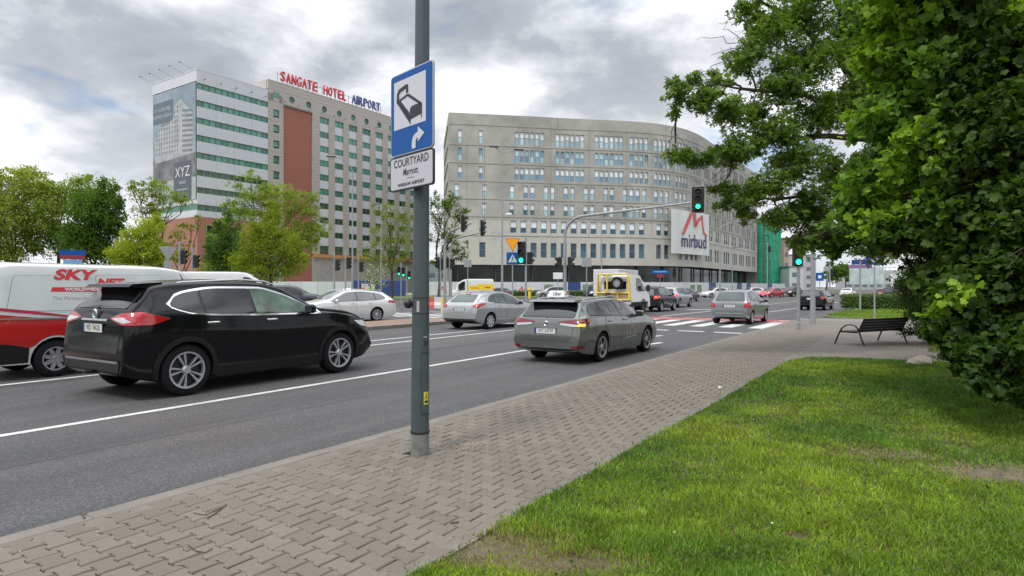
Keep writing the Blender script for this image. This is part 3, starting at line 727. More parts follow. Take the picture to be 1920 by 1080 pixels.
# floor joints: thin proud courses
fj = MB(M('concrete_joint', (.36, .345, .31), .85, var=.1, vs=1))
for z in (33.9, 30.0 - .15, 26.4 - .15, 22.75 - .1, 19.1, 15.6, 11.8):
    wq(fj, 0, LEN, z, z + .16, .07)
    n = int(LEN / 1.5)
    for s0, s1 in zip(np.linspace(0, LEN, n)[:-1], np.linspace(0, LEN, n)[1:]):
        for zz in (z, z + .16):
            (xa, ya), (xc, yc) = c_p(s0), c_p(s1); na, nc = c_n(s0)[1], c_n(s1)[1]
            fj.add([(xa, ya, zz), (xc, yc, zz), (xc + nc.x * .07, yc + nc.y * .07, zz), (xa + na.x * .07, ya + na.y * .07, zz)], [(0, 1, 2, 3)])
fj.build('floor_joint', office, smooth=False, fix=False)
vj = MB(M('concrete_joint_dark', (.17, .16, .145), .9))
for px in (875, 908, 960, 1032, 1045, 1104, 1175, 1222, 1262, 1290): s = c_s(px); wq(vj, s, s + .07, 33.9 if px in (960, 1045, 1290) else 11.9, 36.1 if px in (960, 1045, 1290) else (33.8 if px > 1000 else 30), .012)
vj.build('panel_joint', office, smooth=False, fix=False)
b = MB(concrete); n = 60
pts = [c_p(LEN * i / n) for i in range(n + 1)]; d0 = (-16.5, 152.0); back = [(82 - 26, 210), (d0[0] + 20, 175), d0]
poly = pts + back
b.add([(x, y, TOPZ) for x, y in poly], [tuple(range(len(poly)))]); b.build('roof', office, smooth=False)
b = MB(concrete); b.add([(pts[0][0], pts[0][1], 0), (d0[0], d0[1], 0), (d0[0], d0[1], TOPZ), (pts[0][0], pts[0][1], TOPZ)], [(0, 1, 2, 3)])
b.add([(pts[-1][0], pts[-1][1], 0), (56, 210, 0), (56, 210, TOPZ), (pts[-1][0], pts[-1][1], TOPZ)], [(0, 1, 2, 3)])
for z in (33.9, 29.8, 26.3, 22.7): b.box((-14.2, 136.5, z), (.5, 20, .2), rz=math.atan2(-3.9, 27) * -1)
b.build('side_wall', office, smooth=False)
# soffit and glazed ground floor
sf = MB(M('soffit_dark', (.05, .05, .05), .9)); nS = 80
gl = MB(M('groundfloor_glass', (.022, .036, .026), .10, spec=.5, var=.9, vs=.3));  # mottled green paints reflected greenery into the glass colour
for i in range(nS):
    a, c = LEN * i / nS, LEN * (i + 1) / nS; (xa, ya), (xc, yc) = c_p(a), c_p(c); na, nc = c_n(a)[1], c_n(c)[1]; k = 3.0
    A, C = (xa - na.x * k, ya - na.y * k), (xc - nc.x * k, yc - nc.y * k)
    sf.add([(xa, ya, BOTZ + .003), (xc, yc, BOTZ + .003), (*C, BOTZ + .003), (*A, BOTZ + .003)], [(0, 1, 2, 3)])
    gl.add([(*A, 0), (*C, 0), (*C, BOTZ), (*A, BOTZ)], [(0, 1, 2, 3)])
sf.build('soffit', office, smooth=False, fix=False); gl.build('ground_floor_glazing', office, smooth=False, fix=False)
colm = MB(M('ground_column', (.12, .13, .13), .6)); colm.box((0, 0, BOTZ / 2), (.25, .3, BOTZ - .01)); cm_ = colm.mesh('column', False)
for i in range(16):
    s = 2 + i * (LEN - 4) / 15; x, y = c_p(s); d, nn = c_n(s); link('column', cm_, office, (x - nn.x * 2.7, y - nn.y * 2.7, 0), math.atan2(d.y, d.x))
# builder's banner hung on the curve
bn = thing('banner', 'large white builder banner with red M mark hung on the concrete building', 'banner')
sA, sB = c_s(1254), c_s(1321.5); ban = M('banner_white', (.66, .67, .68), .6, var2=.05, vs2=.3)
pA = Vector((*c_p(sA), 0)) + c_n(sA)[1] * 1.9 - c_n(sA)[0] * 1.2; pB = Vector((*c_p(sB), 0)) + c_n(sB)[1] * 1.7 - c_n(sB)[0] * 2.2
tv = (pB - pA).normalized(); nv_ = Vector((tv.y, -tv.x, 0)); BWd = (pB - pA).length
zb0, zb1 = 1.65 + (537 - 474.5) * pA.y / F, 1.65 + (537 - 391) * pA.y / F
b = MB(ban); nx = 14
for i in range(nx):
    p, q = pA + tv * BWd * i / nx, pA + tv * BWd * (i + 1) / nx; wv = lambda k: nv_ * (.10 * math.sin(k * 1.3))
    b.add([tuple(p + wv(i) + Vector((0, 0, zb0))), tuple(q + wv(i + 1) + Vector((0, 0, zb0))), tuple(q + wv(i + 1) + Vector((0, 0, zb1))), tuple(p + wv(i) + Vector((0, 0, zb1)))], [(0, 1, 2, 3)])
b.build('banner_sheet', bn, fix=False)
def bm_(x, z, o_=.16): return frame(pA + tv * x + nv_ * o_ + Vector((0, 0, zb0 + z)), tv, (0, 0, 1))
bh = zb1 - zb0
place_text('lettering', 'mirbud', M('banner_navy', (.05, .05, .16), .6), bm_(BWd * .575, bh * .30), bn, size=4.2, bold=.055, sx=BWd * .70 / 12.6, res=3)
b = MB(M('banner_red', (.62, .10, .09), .6)); b.X = bm_(BWd * .28, bh * .44, .17)
def stroke(b, pts, ws):
    n = len(pts); P_ = [Vector(p) for p in pts]; L_ = []; R_ = []
    for i in range(n):
        d = (P_[min(i + 1, n - 1)] - P_[max(i - 1, 0)]).normalized(); nn = Vector((-d.y, d.x)) * ws[i] / 2; L_.append(P_[i] + nn); R_.append(P_[i] - nn)
    b.add([(p.x, p.y, 0) for p in L_] + [(p.x, p.y, 0) for p in R_], [(i, i + 1, n + i + 1, n + i) for i in range(n - 1)])
k = BWd / 20
def mlogo(b, k): 
    stroke(b, [(0, 0), (2.6 * k, 3.6 * k), (5.2 * k, 7.2 * k), (6.1 * k, 7.9 * k)], [.9 * k, 1.3 * k, 1.35 * k, .9 * k]); stroke(b, [(5.9 * k, 7.9 * k), (6.3 * k, 5.4 * k), (6.6 * k, 2.6 * k)], [.9 * k, 1.15 * k, 1.1 * k])
    stroke(b, [(6.4 * k, 2.5 * k), (8.3 * k, 4.6 * k), (10.2 * k, 5.7 * k)], [.8 * k, .95 * k, .7 * k]); stroke(b, [(10.0 * k, 5.8 * k), (10.3 * k, 3.4 * k), (10.9 * k, 1.2 * k), (13.2 * k, .2 * k)], [.7 * k, .8 * k, .8 * k, .25 * k])
mlogo(b, k * 1.0); b.build('banner_mark', bn, smooth=False, fix=False)

# ------------------------------------------------------------------ building under green netting, scaffold tower, far things
net = M('green_netting', (.02, .36, .20), .8, var=.12, vs=.5, var2=.12, vs2=.12)
gb = thing('netted_building', 'building wrapped in bright green scaffold netting beyond the concrete building', 'building', (80, 200, 0), math.pi / 2 - TH)
b = MB(net)
for i in range(9):
    for j in range(7):
        x = -2 + i * 2.2; o_ = .12 * math.sin(i * 2.1 + j * 1.3)
        lbox(b, x, x + 2.16, -2.0 + o_, 8, j * 3.3, j * 3.3 + 3.25)
b.build('netting', gb, smooth=False)
b = MB(M('netting_core', (.05, .2, .12), .9)); lbox(b, -1.9, 17.5, -1.4, 7.8, 0, 23); b.build('wall', gb, smooth=False)
st = thing('scaffold_tower', 'brown scaffold stair tower standing against the green netting', 'scaffold', at(1436, 0, 190).xy.to_3d(), math.pi / 2 - TH)
b = MB(M('scaffold_rust', (.13, .10, .08), .7))
for x in (-1.2, 1.2):
    for y in (-.7, .7): b.tube([(x, y, 0), (x, y, 21.5)], .09, 5)
for j in range(11):
    z = 1.9 * (j + 1)
    for y in (-.7, .7): b.tube([(-1.2, y, z), (1.2, y, z)], .07, 4); b.tube([(-1.2, y, z - 1.9), (1.2, y, z)] if j % 2 else [(1.2, y, z - 1.9), (-1.2, y, z)], .06, 4)
    b.box((0, 0, z - .05), (2.4, 1.3, .07))
b.build('scaffold_frame', st)
for nm, lab, px0, px1, py, Y, col in (('office_block', 'low grey glazed block seen between the hotel and the concrete building', 770, 846, 492, 215, (.25, .30, .33)), ('office_block', 'narrow pinkish building edge right of the green netting', 1470, 1479, 447, 215, (.42, .30, .26)), ('office_block', 'pale grey low building beyond the green pedestrian signal', 1482, 1530, 478, 260, (.42, .42, .43)),
        ('office_block', 'white low hall seen between the lamp column and far trees', 1480, 1506, 500, 205, (.55, .55, .56)), ('office_block', 'long pale building on the horizon at the end of the road', 1585, 1760, 508, 330, (.40, .41, .42))):
    p0, p1 = at(px0, 0, Y), at(px1, 0, Y); H_ = 1.65 + (537 - py) * Y / F; t = thing(nm, lab, 'building', ((p0.x + p1.x) / 2, Y, 0))
    w = p1.x - p0.x; b = MB(M('far_wall_%d' % px0, col, .7, var=.06, vs=.4)); b.box((0, 5, H_ / 2), (w, 10, H_)); b.build('wall', t, smooth=False)
    b = MB(M('far_roof_edge', (.25, .26, .27), .7)); b.box((0, 5, H_ + .12), (w + .5, 10.5, .3)); b.build('roof', t, smooth=False)
    wn = MB(M('far_glass', (.12, .16, .19), .3)); nw = max(1, int(w / 4)); nf = max(1, int(H_ / 3.6)); wn.box((0, -.03, 0), (min(2.6, w * .6), .1, 1.4)); wmesh = wn.mesh('window', False)
    for i in range(nw):
        for j in range(nf): link('window', wmesh, t, (-w / 2 + w * (i + .5) / nw, 0, 2.0 + j * 3.5))
fbr = thing('footbridge', 'pale steel footbridge crossing the road far behind the signs', 'bridge', (0, 0, 0))
b = MB(M('bridge_grey', (.38, .40, .42), .6)); p0, p1 = at(1560, 0, 230), at(1760, 0, 230); b.box(((p0.x + p1.x) / 2, 230, 6.6), (p1.x - p0.x, 3, 1.3)); b.build('deck', fbr, smooth=False)
for px in (1600, 1655, 1700): b = MB(M('bridge_grey', (.38, .40, .42))); p = at(px, 0, 230); b.box((p.x, 230, 3), (.9, .9, 6)); b.build('pier', fbr, smooth=False)
b = MB(galv)
for i in range(26): x = p0.x + (p1.x - p0.x) * i / 25; b.box((x, 228.6, 7.9), (.12, .1, 1.4))
b.box(((p0.x + p1.x) / 2, 228.6, 8.6), (p1.x - p0.x, .12, .15)); b.build('railing', fbr, smooth=False)

# ------------------------------------------------------------------ site hoarding along the concrete building
hp = [at(792, 0, 108), at(900, 0, 113), at(1060, 0, 117), at(1180, 0, 120), at(1270, 0, 124), at(1330, 0, 132), at(1385, 0, 152), at(1430, 0, 176), at(1472, 0, 196)]
for q in hp: q.z = 0
hd_ = [0]
for a, c in zip(hp, hp[1:]): hd_.append(hd_[-1] + (c - a).length)
def hpt(s): return Vector((float(np.interp(s, hd_, [q.x for q in hp])), float(np.interp(s, hd_, [q.y for q in hp])), 0))
hoard = thing('site_hoarding', 'white and blue site hoarding with red logos around the concrete building', 'hoarding')
hw = M('hoarding_white', (.60, .62, .64), .5, var=.06, vs=1, ov=.05); hb = M('hoarding_blue', (.03, .06, .20), .5)
PWd = 2.5; s = 0; i = 0
mw = MB(hw); mw.box((PWd / 2, 0, 1.25), (PWd - .05, .06, 2.4)); mw = mw.mesh('hoarding_panel', False)
mbm = MB(hb); mbm.box((PWd / 2, 0, 1.25), (PWd - .05, .06, 2.4)); mbm = mbm.mesh('hoarding_panel', False)
post = MB(galv); post.box((0, .06, 1.3), (.09, .09, 2.6)); post = post.mesh('hoarding_post', False)
lg = MB(M('banner_red', (.62, .10, .09))); lg.X = frame((.25, -.05, .35), (1, 0, 0), (0, 0, 1)); mlogo(lg, .16); lg = lg.mesh('hoarding_print', False)
gp_ = MB(M('hoarding_green_print', (.18, .24, .17), .6, var=.4, vs=3)); gp_.box((1.25, -.035, 1.25), (1.7, .02, 1.5)); gp_ = gp_.mesh('hoarding_print', False)
while s + PWd < hd_[-1]:
    a, c = hpt(s), hpt(s + PWd); d = c - a; o = link('hoarding_panel', None, hoard)
    px = 960 + F * a.x / a.y
    blue = (1058 < px < 1078) or (1320 < px < 1342) or (1378 < px < 1388) or (1398 < px < 1406) or (1436 < px < 1446)
    o.data = None
    bpy.data.objects.remove(o); o = link('hoarding_panel', mbm if blue else mw, hoard, a, math.atan2(d.y, d.x)); link('hoarding_post', post, o)
    if not blue and any(abs(px - q) < 10 for q in (808, 962, 1142)): link('hoarding_print', lg, o)
    elif not blue and any(abs(px - q) < 10 for q in (1020, 1095, 1300)): link('hoarding_print', gp_, o)
    s += PWd; i += 1
bs = thing('site_hoarding', 'dark blue site container wall left of the hotel entrance trees', 'hoarding', (-21.0, 100, 0), math.radians(6))
b = MB(hb); b.box((0, 0, 1.3), (8, 2.4, 2.6), ch=.04); b.build('container_body', bs, smooth=False)
b = MB(hw); b.box((-1.6, -1.22, 1.6), (2.2, .03, .9)); b.build('container_print', bs, smooth=False)
bs = thing('site_hoarding', 'long white fence panels at the foot of the hotel tower', 'hoarding', (-36, 104, 0), math.radians(8))
for i in range(9): o = link('hoarding_panel', mw, bs, ((i - 4.5) * 2.5, 0, 0)); link('hoarding_post', post, o)
# ------------------------------------------------------------------ vehicles
def paint(name, col, metal=.35, rough=.32): dk = max(col) <= .05; return M('car_paint_' + name, col, .12 if dk else rough, metal=0. if dk else metal, coat=.12 if dk else .9, var=.04, vs=3, spec=.25 if dk else .5)
glass_d = M('car_glass_dark', (.008, .010, .011), .03, spec=.75, var=.3, vs=1.5)
glass_t = M('car_glass_tint', (.035, .055, .054), .04, spec=.9, var=.5, vs=2.2, detail=2)
lamp_red = M('tail_lamp_red', (.42, .008, .012), .12, coat=1.)
lamp_dk = M('tail_lamp_dark_red', (.16, .006, .01), .12, coat=1.)
lamp_lit = M('tail_lamp_lit', (.8, .02, .02), .2, emit=(1, .05, .03), es=1.3)
lamp_clr = M('lamp_clear', (.62, .63, .65), .15, metal=.4, coat=1.)
amber_lit = M('indicator_lit', (.9, .4, .05), .3, emit=(1, .42, .08), es=1.1)
alloy = M('alloy_wheel', (.55, .56, .58), .3, metal=.7)
alloy_b = M('wheel_black', (.03, .03, .032), .35)
plate_m = M('number_plate_white', (.68, .68, .66), .4)
clad = M('cladding_grey_black', (.013, .013, .014), .6, spec=.3)
arch_dark = M('arch_inside', (.01, .01, .01), .9)

def body_loft(S, N=84):
    L, Wd = S['L'], S['W']
    top, bot, belt, rw = pch(S['top']), pch(S['bot']), pch(S['belt']), pch(S['rw'])
    ar, rr, af, rf = S.get('plan', (.10, .40, .16, .75))
    t = np.linspace(0, 1, N)
    xs = L * (.55 * t + .45 * (1 - np.cos(np.pi * t)) / 2)
    xs = np.unique(np.round(np.concatenate([xs, [p[0] for p in S['top']], [.01, .03, .06, L - .06, L - .03, L - .01]]), 4)); xs = xs[(xs >= 0) & (xs <= L)]
    keep = [xs[0]]
    for q in xs[1:]:
        if q - keep[-1] > .008: keep.append(q)
    xs = np.array(keep)
    def plan(x):
        w = 1.
        if x < rr: w -= ar * (1 - x / rr)**2.6
        if x > L - rf: w -= af * (1 - (L - x) / rf)**2.6
        for c in S['wx']: w += S.get('flare', .012) * math.exp(-((x - c) / .42)**4)
        return w * Wd
    V = []; F_ = []
    nl, ng, nt_ = 11, 7, 7
    for x in xs:
        T, B, w = float(top(x)), float(bot(x)), plan(x)
        bl = min(float(belt(x)), T - .05); bl = max(bl, B + .05)
        B = min(B, bl - .04)
        half = []
        for k in range(nl):
            f = k / (nl - 1)
            z = B + (bl - B) * f
            y = w * (1 - .085 * (1 - f)**3.2 + .010 * math.exp(-((f - S.get('crease', .72)) / .10)**2) - .022 * max(0, f - .80) / .20)
            half.append((y, z))
        y0 = half[-1][0]; Rf = Wd * float(rw(x)) * (w / Wd)**.5; hU = T - bl; crown = S.get('crown', .035) * min(1, hU / .3 + .35)
        zs = hU - crown
        Rf = min(Rf, y0 * .985)
        cr = min(.07, zs * .55)
        for k in range(1, ng):
            f = k / (ng - 1); z = bl + (zs - cr) * f
            y = y0 + (Rf - y0) * (f**1.08); half.append((y, z))
        yr, zr = half[-1]
        for k in (1, 2, 3):
            a = k / 3 * math.pi / 2; half.append((yr - cr * 1.3 * (1 - math.cos(a)), zr + cr * math.sin(a)))
        yr, zr = half[-1]
        for k in range(1, nt_):
            f = 1 - k / (nt_ - 1); half.append((yr * f, T - (T - zr) * f * f))
        ring = [(0, B)] + [(-y, z) for y, z in half] + [(y, z) for y, z in half[-2::-1]]
        V += [(x, y, z) for y, z in ring]
    K = len(V) // len(xs)
    for i in range(len(xs) - 1):
        for k in range(K):
            j = (k + 1) % K; F_.append((i * K + k, (i + 1) * K + k, (i + 1) * K + j, i * K + j))
    F_.append(tuple(range(K))); F_.append(tuple(range((len(xs) - 1) * K, len(xs) * K))[::-1])
    return V, F_

def cutter(S):
    b = MB(arch_dark); r = S['ra']
    for x in S['wx']:
        for s in (-1, 1):
            y0, y1 = s * (S['W'] - .30), s * (S['W'] + .3)
            n = 26; pts = [(x + r * math.cos(2 * math.pi * k / n), S['rt'] + .01 + r * math.sin(2 * math.pi * k / n)) for k in range(n)]
            b.prism(pts, min(y0, y1), max(y0, y1), axis='y')
    return b

def boolean(me, cut, name):
    a = link('tmp', me); c = link('tmpc', cut); md = a.modifiers.new('b', 'BOOLEAN'); md.object = c; md.operation = 'DIFFERENCE'; md.solver = 'EXACT'
    try: md.material_mode = 'TRANSFER'
    except Exception: pass
    bpy.context.view_layer.update()
    out = bpy.data.meshes.new_from_object(a.evaluated_get(bpy.context.evaluated_depsgraph_get()))
    bpy.data.objects.remove(a); bpy.data.objects.remove(c); out.name = name
    out.polygons.foreach_set('use_smooth', [True] * len(out.polygons)); out.set_sharp_from_angle(angle=math.radians(32))
    return out

class Body:
    def __init__(s, S, pm, N=84):
        s.S = S; V, F_ = body_loft(S, N); b = MB(pm); b.add(V, F_); me = b.mesh('body', True, 35)
        bm = bmesh.new(); bm.from_mesh(me); bmesh.ops.recalc_face_normals(bm, faces=bm.faces); bm.to_mesh(me); bm.free()
        s.bvh = BVHTree.FromPolygons([Vector(v) for v in V], F_)
        cu = cutter(S).mesh('cut', False)
        bm = bmesh.new(); bm.from_mesh(cu); bmesh.ops.recalc_face_normals(bm, faces=bm.faces); bm.to_mesh(cu); bm.free()
        s.me = boolean(me, cu, 'body')
    DIR = {'R': ((0, -5, 0), (0, 1, 0), (1, 0, 0), (0, 0, 1)), 'L': ((0, 5, 0), (0, -1, 0), (1, 0, 0), (0, 0, 1)),
           'B': ((-5, 0, 0), (1, 0, 0), (0, 1, 0), (0, 0, 1)), 'F': ((12, 0, 0), (-1, 0, 0), (0, 1, 0), (0, 0, 1)), 'T': ((0, 0, 6), (0, 0, -1), (1, 0, 0), (0, 1, 0))}
    def diag(s, side, end):
        """corner projection; t runs from the end face round to the side"""
        sx = 1 if end == 'B' else -1; sy = 1 if side == 'R' else -1
        d = Vector((sx * .75, sy * .66, 0)).normalized(); t = Vector((sx * .66, -sy * .75, 0)).normalized()
        c = Vector((0 if end == 'B' else s.S['L'], -sy * s.S['W'], 0))
        return (tuple(c - d * 5), tuple(d), tuple(t), (0, 0, 1))
    def decal(s, name, poly, ax, mat, off=.005, parent=None, skirt=None, step=.055, sk=.007, label=None, flare=0.004):
        o, d, t, u = [Vector(q) for q in (s.DIR[ax] if isinstance(ax, str) else ax)]
        bd = []; N = len(poly)
        for i in range(N):
            a, b = Vector(poly[i]), Vector(poly[(i + 1) % N]); m = max(1, int((b - a).length / step))
            bd += [a + (b - a) * (k / m) for k in range(m)]
        nb = len(bd); xs = [p.x for p in bd]; ys = [p.y for p in bd]; pts = list(bd)
        area = sum(bd[i].x * bd[(i + 1) % nb].y - bd[(i + 1) % nb].x * bd[i].y for i in range(nb))
        if area < 0: bd = bd[::-1]; pts = list(bd)
        def inside(p):
            c = False
            for i in range(nb):
                a, b = bd[i], bd[i - 1]
                if (a.y > p.y) != (b.y > p.y) and p.x < (b.x - a.x) * (p.y - a.y) / (b.y - a.y) + a.x: c = not c
            return c
        x = min(xs) + step / 2
        while x < max(xs):
            y = min(ys) + step / 2
            while y < max(ys):
                p = Vector((x, y))
                if inside(p) and min((p - q).length for q in bd) > step * .35: pts.append(p)
                y += step
            x += step
        ov, _, of, _, _, _ = delaunay_2d_cdt(pts, [(i, (i + 1) % nb) for i in range(nb)], [], 1, 1e-6)
        V = []
        for p in ov:
            q = o + t * p.x + u * p.y; h = s.bvh.ray_cast(q, d)
            if h[0] is None:
                h = s.bvh.find_nearest(q + d * 4.2)
            nn = h[1] if h[1].dot(d) < 0 else -h[1]
            V.append(h[0] - d * off * .5 + nn * off * .5)
        b = MB(mat); b.add(V, of)
        if skirt is not None:
            b.use(skirt); cnt = {}
            for f in of:
                for i in range(len(f)):
                    e = (f[i], f[(i + 1) % len(f)]); cnt[e] = 1
            be = [e for e in cnt if (e[1], e[0]) not in cnt]
            low = {}
            cx = sum(p.x for p in ov) / len(ov); cy = sum(p.y for p in ov) / len(ov)
            outn = {}
            for a, c in be:
                dv = (ov[c] - ov[a]).normalized(); nrm = Vector((dv.y, -dv.x)); outn[a] = outn.get(a, Vector((0, 0))) + nrm; outn[c] = outn.get(c, Vector((0, 0))) + nrm
            vs = []
            for a, nv in outn.items():
                nv = nv.normalized() if nv.length > 0 else nv
                low[a] = len(b.v) + len(vs); w = V[a] + d * sk + t * nv.x * flare + u * nv.y * flare; vs.append(w)
            n0 = len(b.v); b.v += [tuple(w) for w in vs]
            for a, c in be:
                b.f.append((a, c, low[c], low[a])); b.m.append(b.mi)
        me = b.mesh(name, True, 40)
        ob = link(name, me, parent)
        # make normals face outward
        if me.polygons:
            acc = Vector((0, 0, 0))
            for p in me.polygons[:len(of)]: acc += p.normal * p.area
            if acc.dot(d) > 0: me.flip_normals()
        if label: ob['label'] = label
        return ob

def make_wheel(rt, rr, w, style, rimmat, N=36):
    """meshes for rim (local y outwards negative) and tyre"""
    ty = MB(rubber); h = w / 2
    ty.lathe([(rr, h * .9), (rr + .012, h), (rt - .045, h), (rt - .012, h * .86), (rt, h * .6), (rt, -h * .6), (rt - .012, -h * .86), (rt - .045, -h), (rr + .012, -h), (rr, -h * .9)], N, axis='y')
    dk = MB(alloy_b); dk.lathe([(.02, -h * .2), (rr - .02, -h * .2), (rr - .012, -h * .85)], N, axis='y')
    r = MB(rimmat); f = -h * .93
    r.lathe([(rr - .018, f + .05), (rr - .018, f), (rr + .012, f - .004), (rr + .016, f + .012)], N, axis='y')
    r.lathe([(.001, f - .0), (.045, f), (.062, f + .02), (.062, f + .06)], 16, axis='y')
    if style == 'five_double':
        for k in range(5):
            a0 = 2 * math.pi * k / 5 + .2
            for s_ in (-1, 1):
                ia = a0 + s_ * .17; oa = a0 + s_ * .20
                p = [(.05, ia - .15), (.05, ia + .15), (rr - .01, oa + .07), (rr - .01, oa - .07)]
                r.prism([(q * math.cos(a), q * math.sin(a)) for q, a in p], f + .05, f + .012, axis='y')
    elif style == 'cover':
        for k in range(8):
            a = 2 * math.pi * k / 8; p = [(.05, a - .5), (.05, a + .5), (rr * .62, a + .30), (rr - .015, a + .14), (rr - .015, a - .14), (rr * .62, a - .30)]
            r.prism([(q * math.cos(b_), q * math.sin(b_)) for q, b_ in p], f + .03, f + .004, axis='y')
    elif style == 'spokes10':
        for k in range(10):
            a = 2 * math.pi * k / 10; p = [(.05, a - .3), (.05, a + .3), (rr - .015, a + .09), (rr - .015, a - .09)]
            r.prism([(q * math.cos(b_), q * math.sin(b_)) for q, b_ in p], f + .04, f + .01, axis='y')
    else:  # blade: five dark curved blades with bright edges
        for k in range(5):
            a = 2 * math.pi * k / 5
            p = [(.05, a - .3), (.05, a + .35), (rr * .6, a + .34), (rr - .015, a + .5), (rr - .015, a + .34), (rr * .55, a + .18)]
            r.prism([(q * math.cos(b_), q * math.sin(b_)) for q, b_ in p], f + .04, f + .01, axis='y')
    rb = r.mesh('wheel'); n = len(r.mats)
    r.use(alloy_b); base = len(r.v); r.v += dk.v; r.f += [tuple(i + base for i in q) for q in dk.f]; r.m += [r.mi] * len(dk.f)
    return r.mesh('wheel'), ty.mesh('tyre')

def add_wheels(root, S, style, rimmat, N=36):
    rm, tm = make_wheel(S['rt'], S['rr'], S.get('tw', .22), style, rimmat, N)
    for x in S['wx']:
        for s in (-1, 1):
            o = link('wheel', rm, root, (x, s * (S['W'] - .125), S['rt']))
            o.rotation_euler = (0, rnd.uniform(0, 6.28), 0) if s < 0 else (0, rnd.uniform(0, 6.28), math.pi)
            o.rotation_mode = 'XYZ'
            link('tyre', tm, o)

def strip(zt, zb, x0, x1, n=14, r0=0, r1=0):
    a = [(x0 + (x1 - x0) * k / n) for k in range(n + 1)]
    top = [(x, float(zt(x))) for x in a]; bo = [(x, float(zb(x))) for x in a[::-1]]
    return top + bo

def plate(B, root, ax, yc, zc, w=.52, h=.112, txt=None):
    o, d, t, u = [Vector(q) for q in Body.DIR[ax]]
    p0 = o + t * yc + u * zc; h_ = B.bvh.ray_cast(p0, d); c = h_[0] - d * .018
    rt_ = Vector((0, -1, 0)) if ax == 'B' else Vector((0, 1, 0)); up = Vector((0, 0, 1))
    b = MB(black_pl); b.X = frame(c, rt_, up); b.box((0, 0, -.008), (w + .016, h + .016, .016)); b.use(plate_m); b.box((.02, 0, 0), (w - .05, h - .004, .006)); b.use(blue_sign); b.box((-w / 2 + .02, 0, 0), (.038, h - .004, .0062))
    o_ = b.build('number_plate', root)
    if txt: place_text('plate_text', txt, ink, frame(c + rt_ * .02 - d * .0045, rt_, up), o_, size=.115, sx=.72, bold=.001, res=1)
    return o_

def mirrors(root, S, pm, x, z, big=1.):
    for s in (-1, 1):
        b = MB(pm); y = s * (S['W'] + .085)
        b.box((x, y, z), (.11 * big, .20 * big, .14 * big), ch=.035); b.use(black_pl); b.box((x + .03, s * (S['W'] - .03), z - .06), (.07, .13, .04), ch=.01)
        b.box((x - .052 * big, y, z), (.012, .16 * big, .11 * big), ch=.004)
        b.build('door_mirror', root)

def handle(root, B, side, x, z, mat, w=.19, parent=None):
    o, d, t, u = [Vector(q) for q in Body.DIR[side]]
    h = B.bvh.ray_cast(o + t * x + u * z, d)[0]; b = MB(mat)
    b.box((h.x, h.y - d.y * .030, h.z), (w, .022, .030), ch=.008); b.box((h.x - w / 2 + .02, h.y - d.y * .012, h.z), (.03, .03, .022)); b.box((h.x + w / 2 - .02, h.y - d.y * .012, h.z), (.03, .03, .022))
    return b.build('door_handle', parent or root)

def simple_car(S, root, pm, body=None, gl=glass_d, style='spokes10', rimmat=alloy, lit=False, doors=True, N=84, sides='RL', lamps=None, gl2=None, front=True, rear=True, dlo_piece=None, plate_txt=None, arch=None, handles=None, step=.07, rw_poly=None, seams=True):
    """builds all parts of a car under root; x=0 is the rear bumper; root sits under the car's middle"""
    B = body or Body(S, pm, N); c = S['L'] / 2
    off = link('body', B.me, root, (-c, 0, 0))     # body carries panels as sub-parts
    P = off
    zt, zb = pch(S['dlo_t']), pch(S['dlo_b']); x0, x1 = S['dlo_t'][0][0], S['dlo_t'][-1][0]
    for sd in sides:
        s_ = -1 if sd == 'R' else 1
        xs = [x0] + list(S['pillars']) + [x1]
        if doors:
            for k, (a, b_) in enumerate(S['doors']):
                zlo = S.get('door_z', .34); pl = [(a, zlo + .04)]
                ra_ = S['ra'] + .06
                for wx in S['wx']:   # follow the wheel arch
                    pass
                def low(x):
                    z = zlo
                    for wx in S['wx']:
                        dx = x - wx
                        if abs(dx) < ra_: z = max(z, S['rt'] + math.sqrt(ra_**2 - dx * dx))
                    return z
                n = 16; q = [a + (b_ - a) * i / n for i in range(n + 1)]
                poly = [(x, min(low(x), zb(x) - .03)) for x in q] + [(x, float(zb(x)) - .015) for x in q[::-1]]
                B.decal('door', rounded(poly, .02, 2), sd, pm, .005, P, black_soft, step=step)
        B.decal('window_surround', strip(zt, zb, x0 - .005, x1 + .02, 20), sd, black_pl, .0068, P, black_pl, step=step)
        for k in range(len(xs) - 1):
            a, b_ = xs[k], xs[k + 1]
            gp = .022 if k else 0
            poly = strip(zt, zb, a + gp, b_ - (.022 if k < len(xs) - 2 else 0))
            B.decal('side_window', poly, sd, gl2 if gl2 and k == len(xs) - 2 else gl, .0145, P, black_pl, step=step)
    # glass fore and aft
    if rear: B.decal('rear_window', rounded(S['rear_glass'], .06), 'B', gl, .011, P, black_pl, step=step)
    B.decal('windscreen', rounded(S['wind'], .06), 'F', gl, .008, P, black_pl, step=step)
    add_wheels(root, dict(S, wx=[x - c for x in S['wx']]), style, rimmat, 36 if N > 60 else 20)
    for sd in sides:
        dg = B.diag(sd, 'B')
        if 'tail' in S: B.decal('tail_light', rounded(S['tail'], .03), dg, lamp_lit if lit else (lamps or lamp_red), .014, P, black_pl, step=.05, sk=.02)
        dg = B.diag(sd, 'F')
        if 'head' in S: B.decal('headlight', rounded(S['head'], .03), dg, lamp_clr, .012, P, black_pl, step=.05, sk=.02)
    if 'grille' in S: B.decal('grille', rounded(S['grille'], .04), 'F', black_pl, .008, P, None, step=.07)
    if 'lowrear' in S: B.decal('bumper_insert', rounded(S['lowrear'], .03), 'B', black_pl, .008, P, None, step=.07)
    mirrors(root, dict(S), pm, S['mir'][0] - c, S['mir'][1])
    return B, P

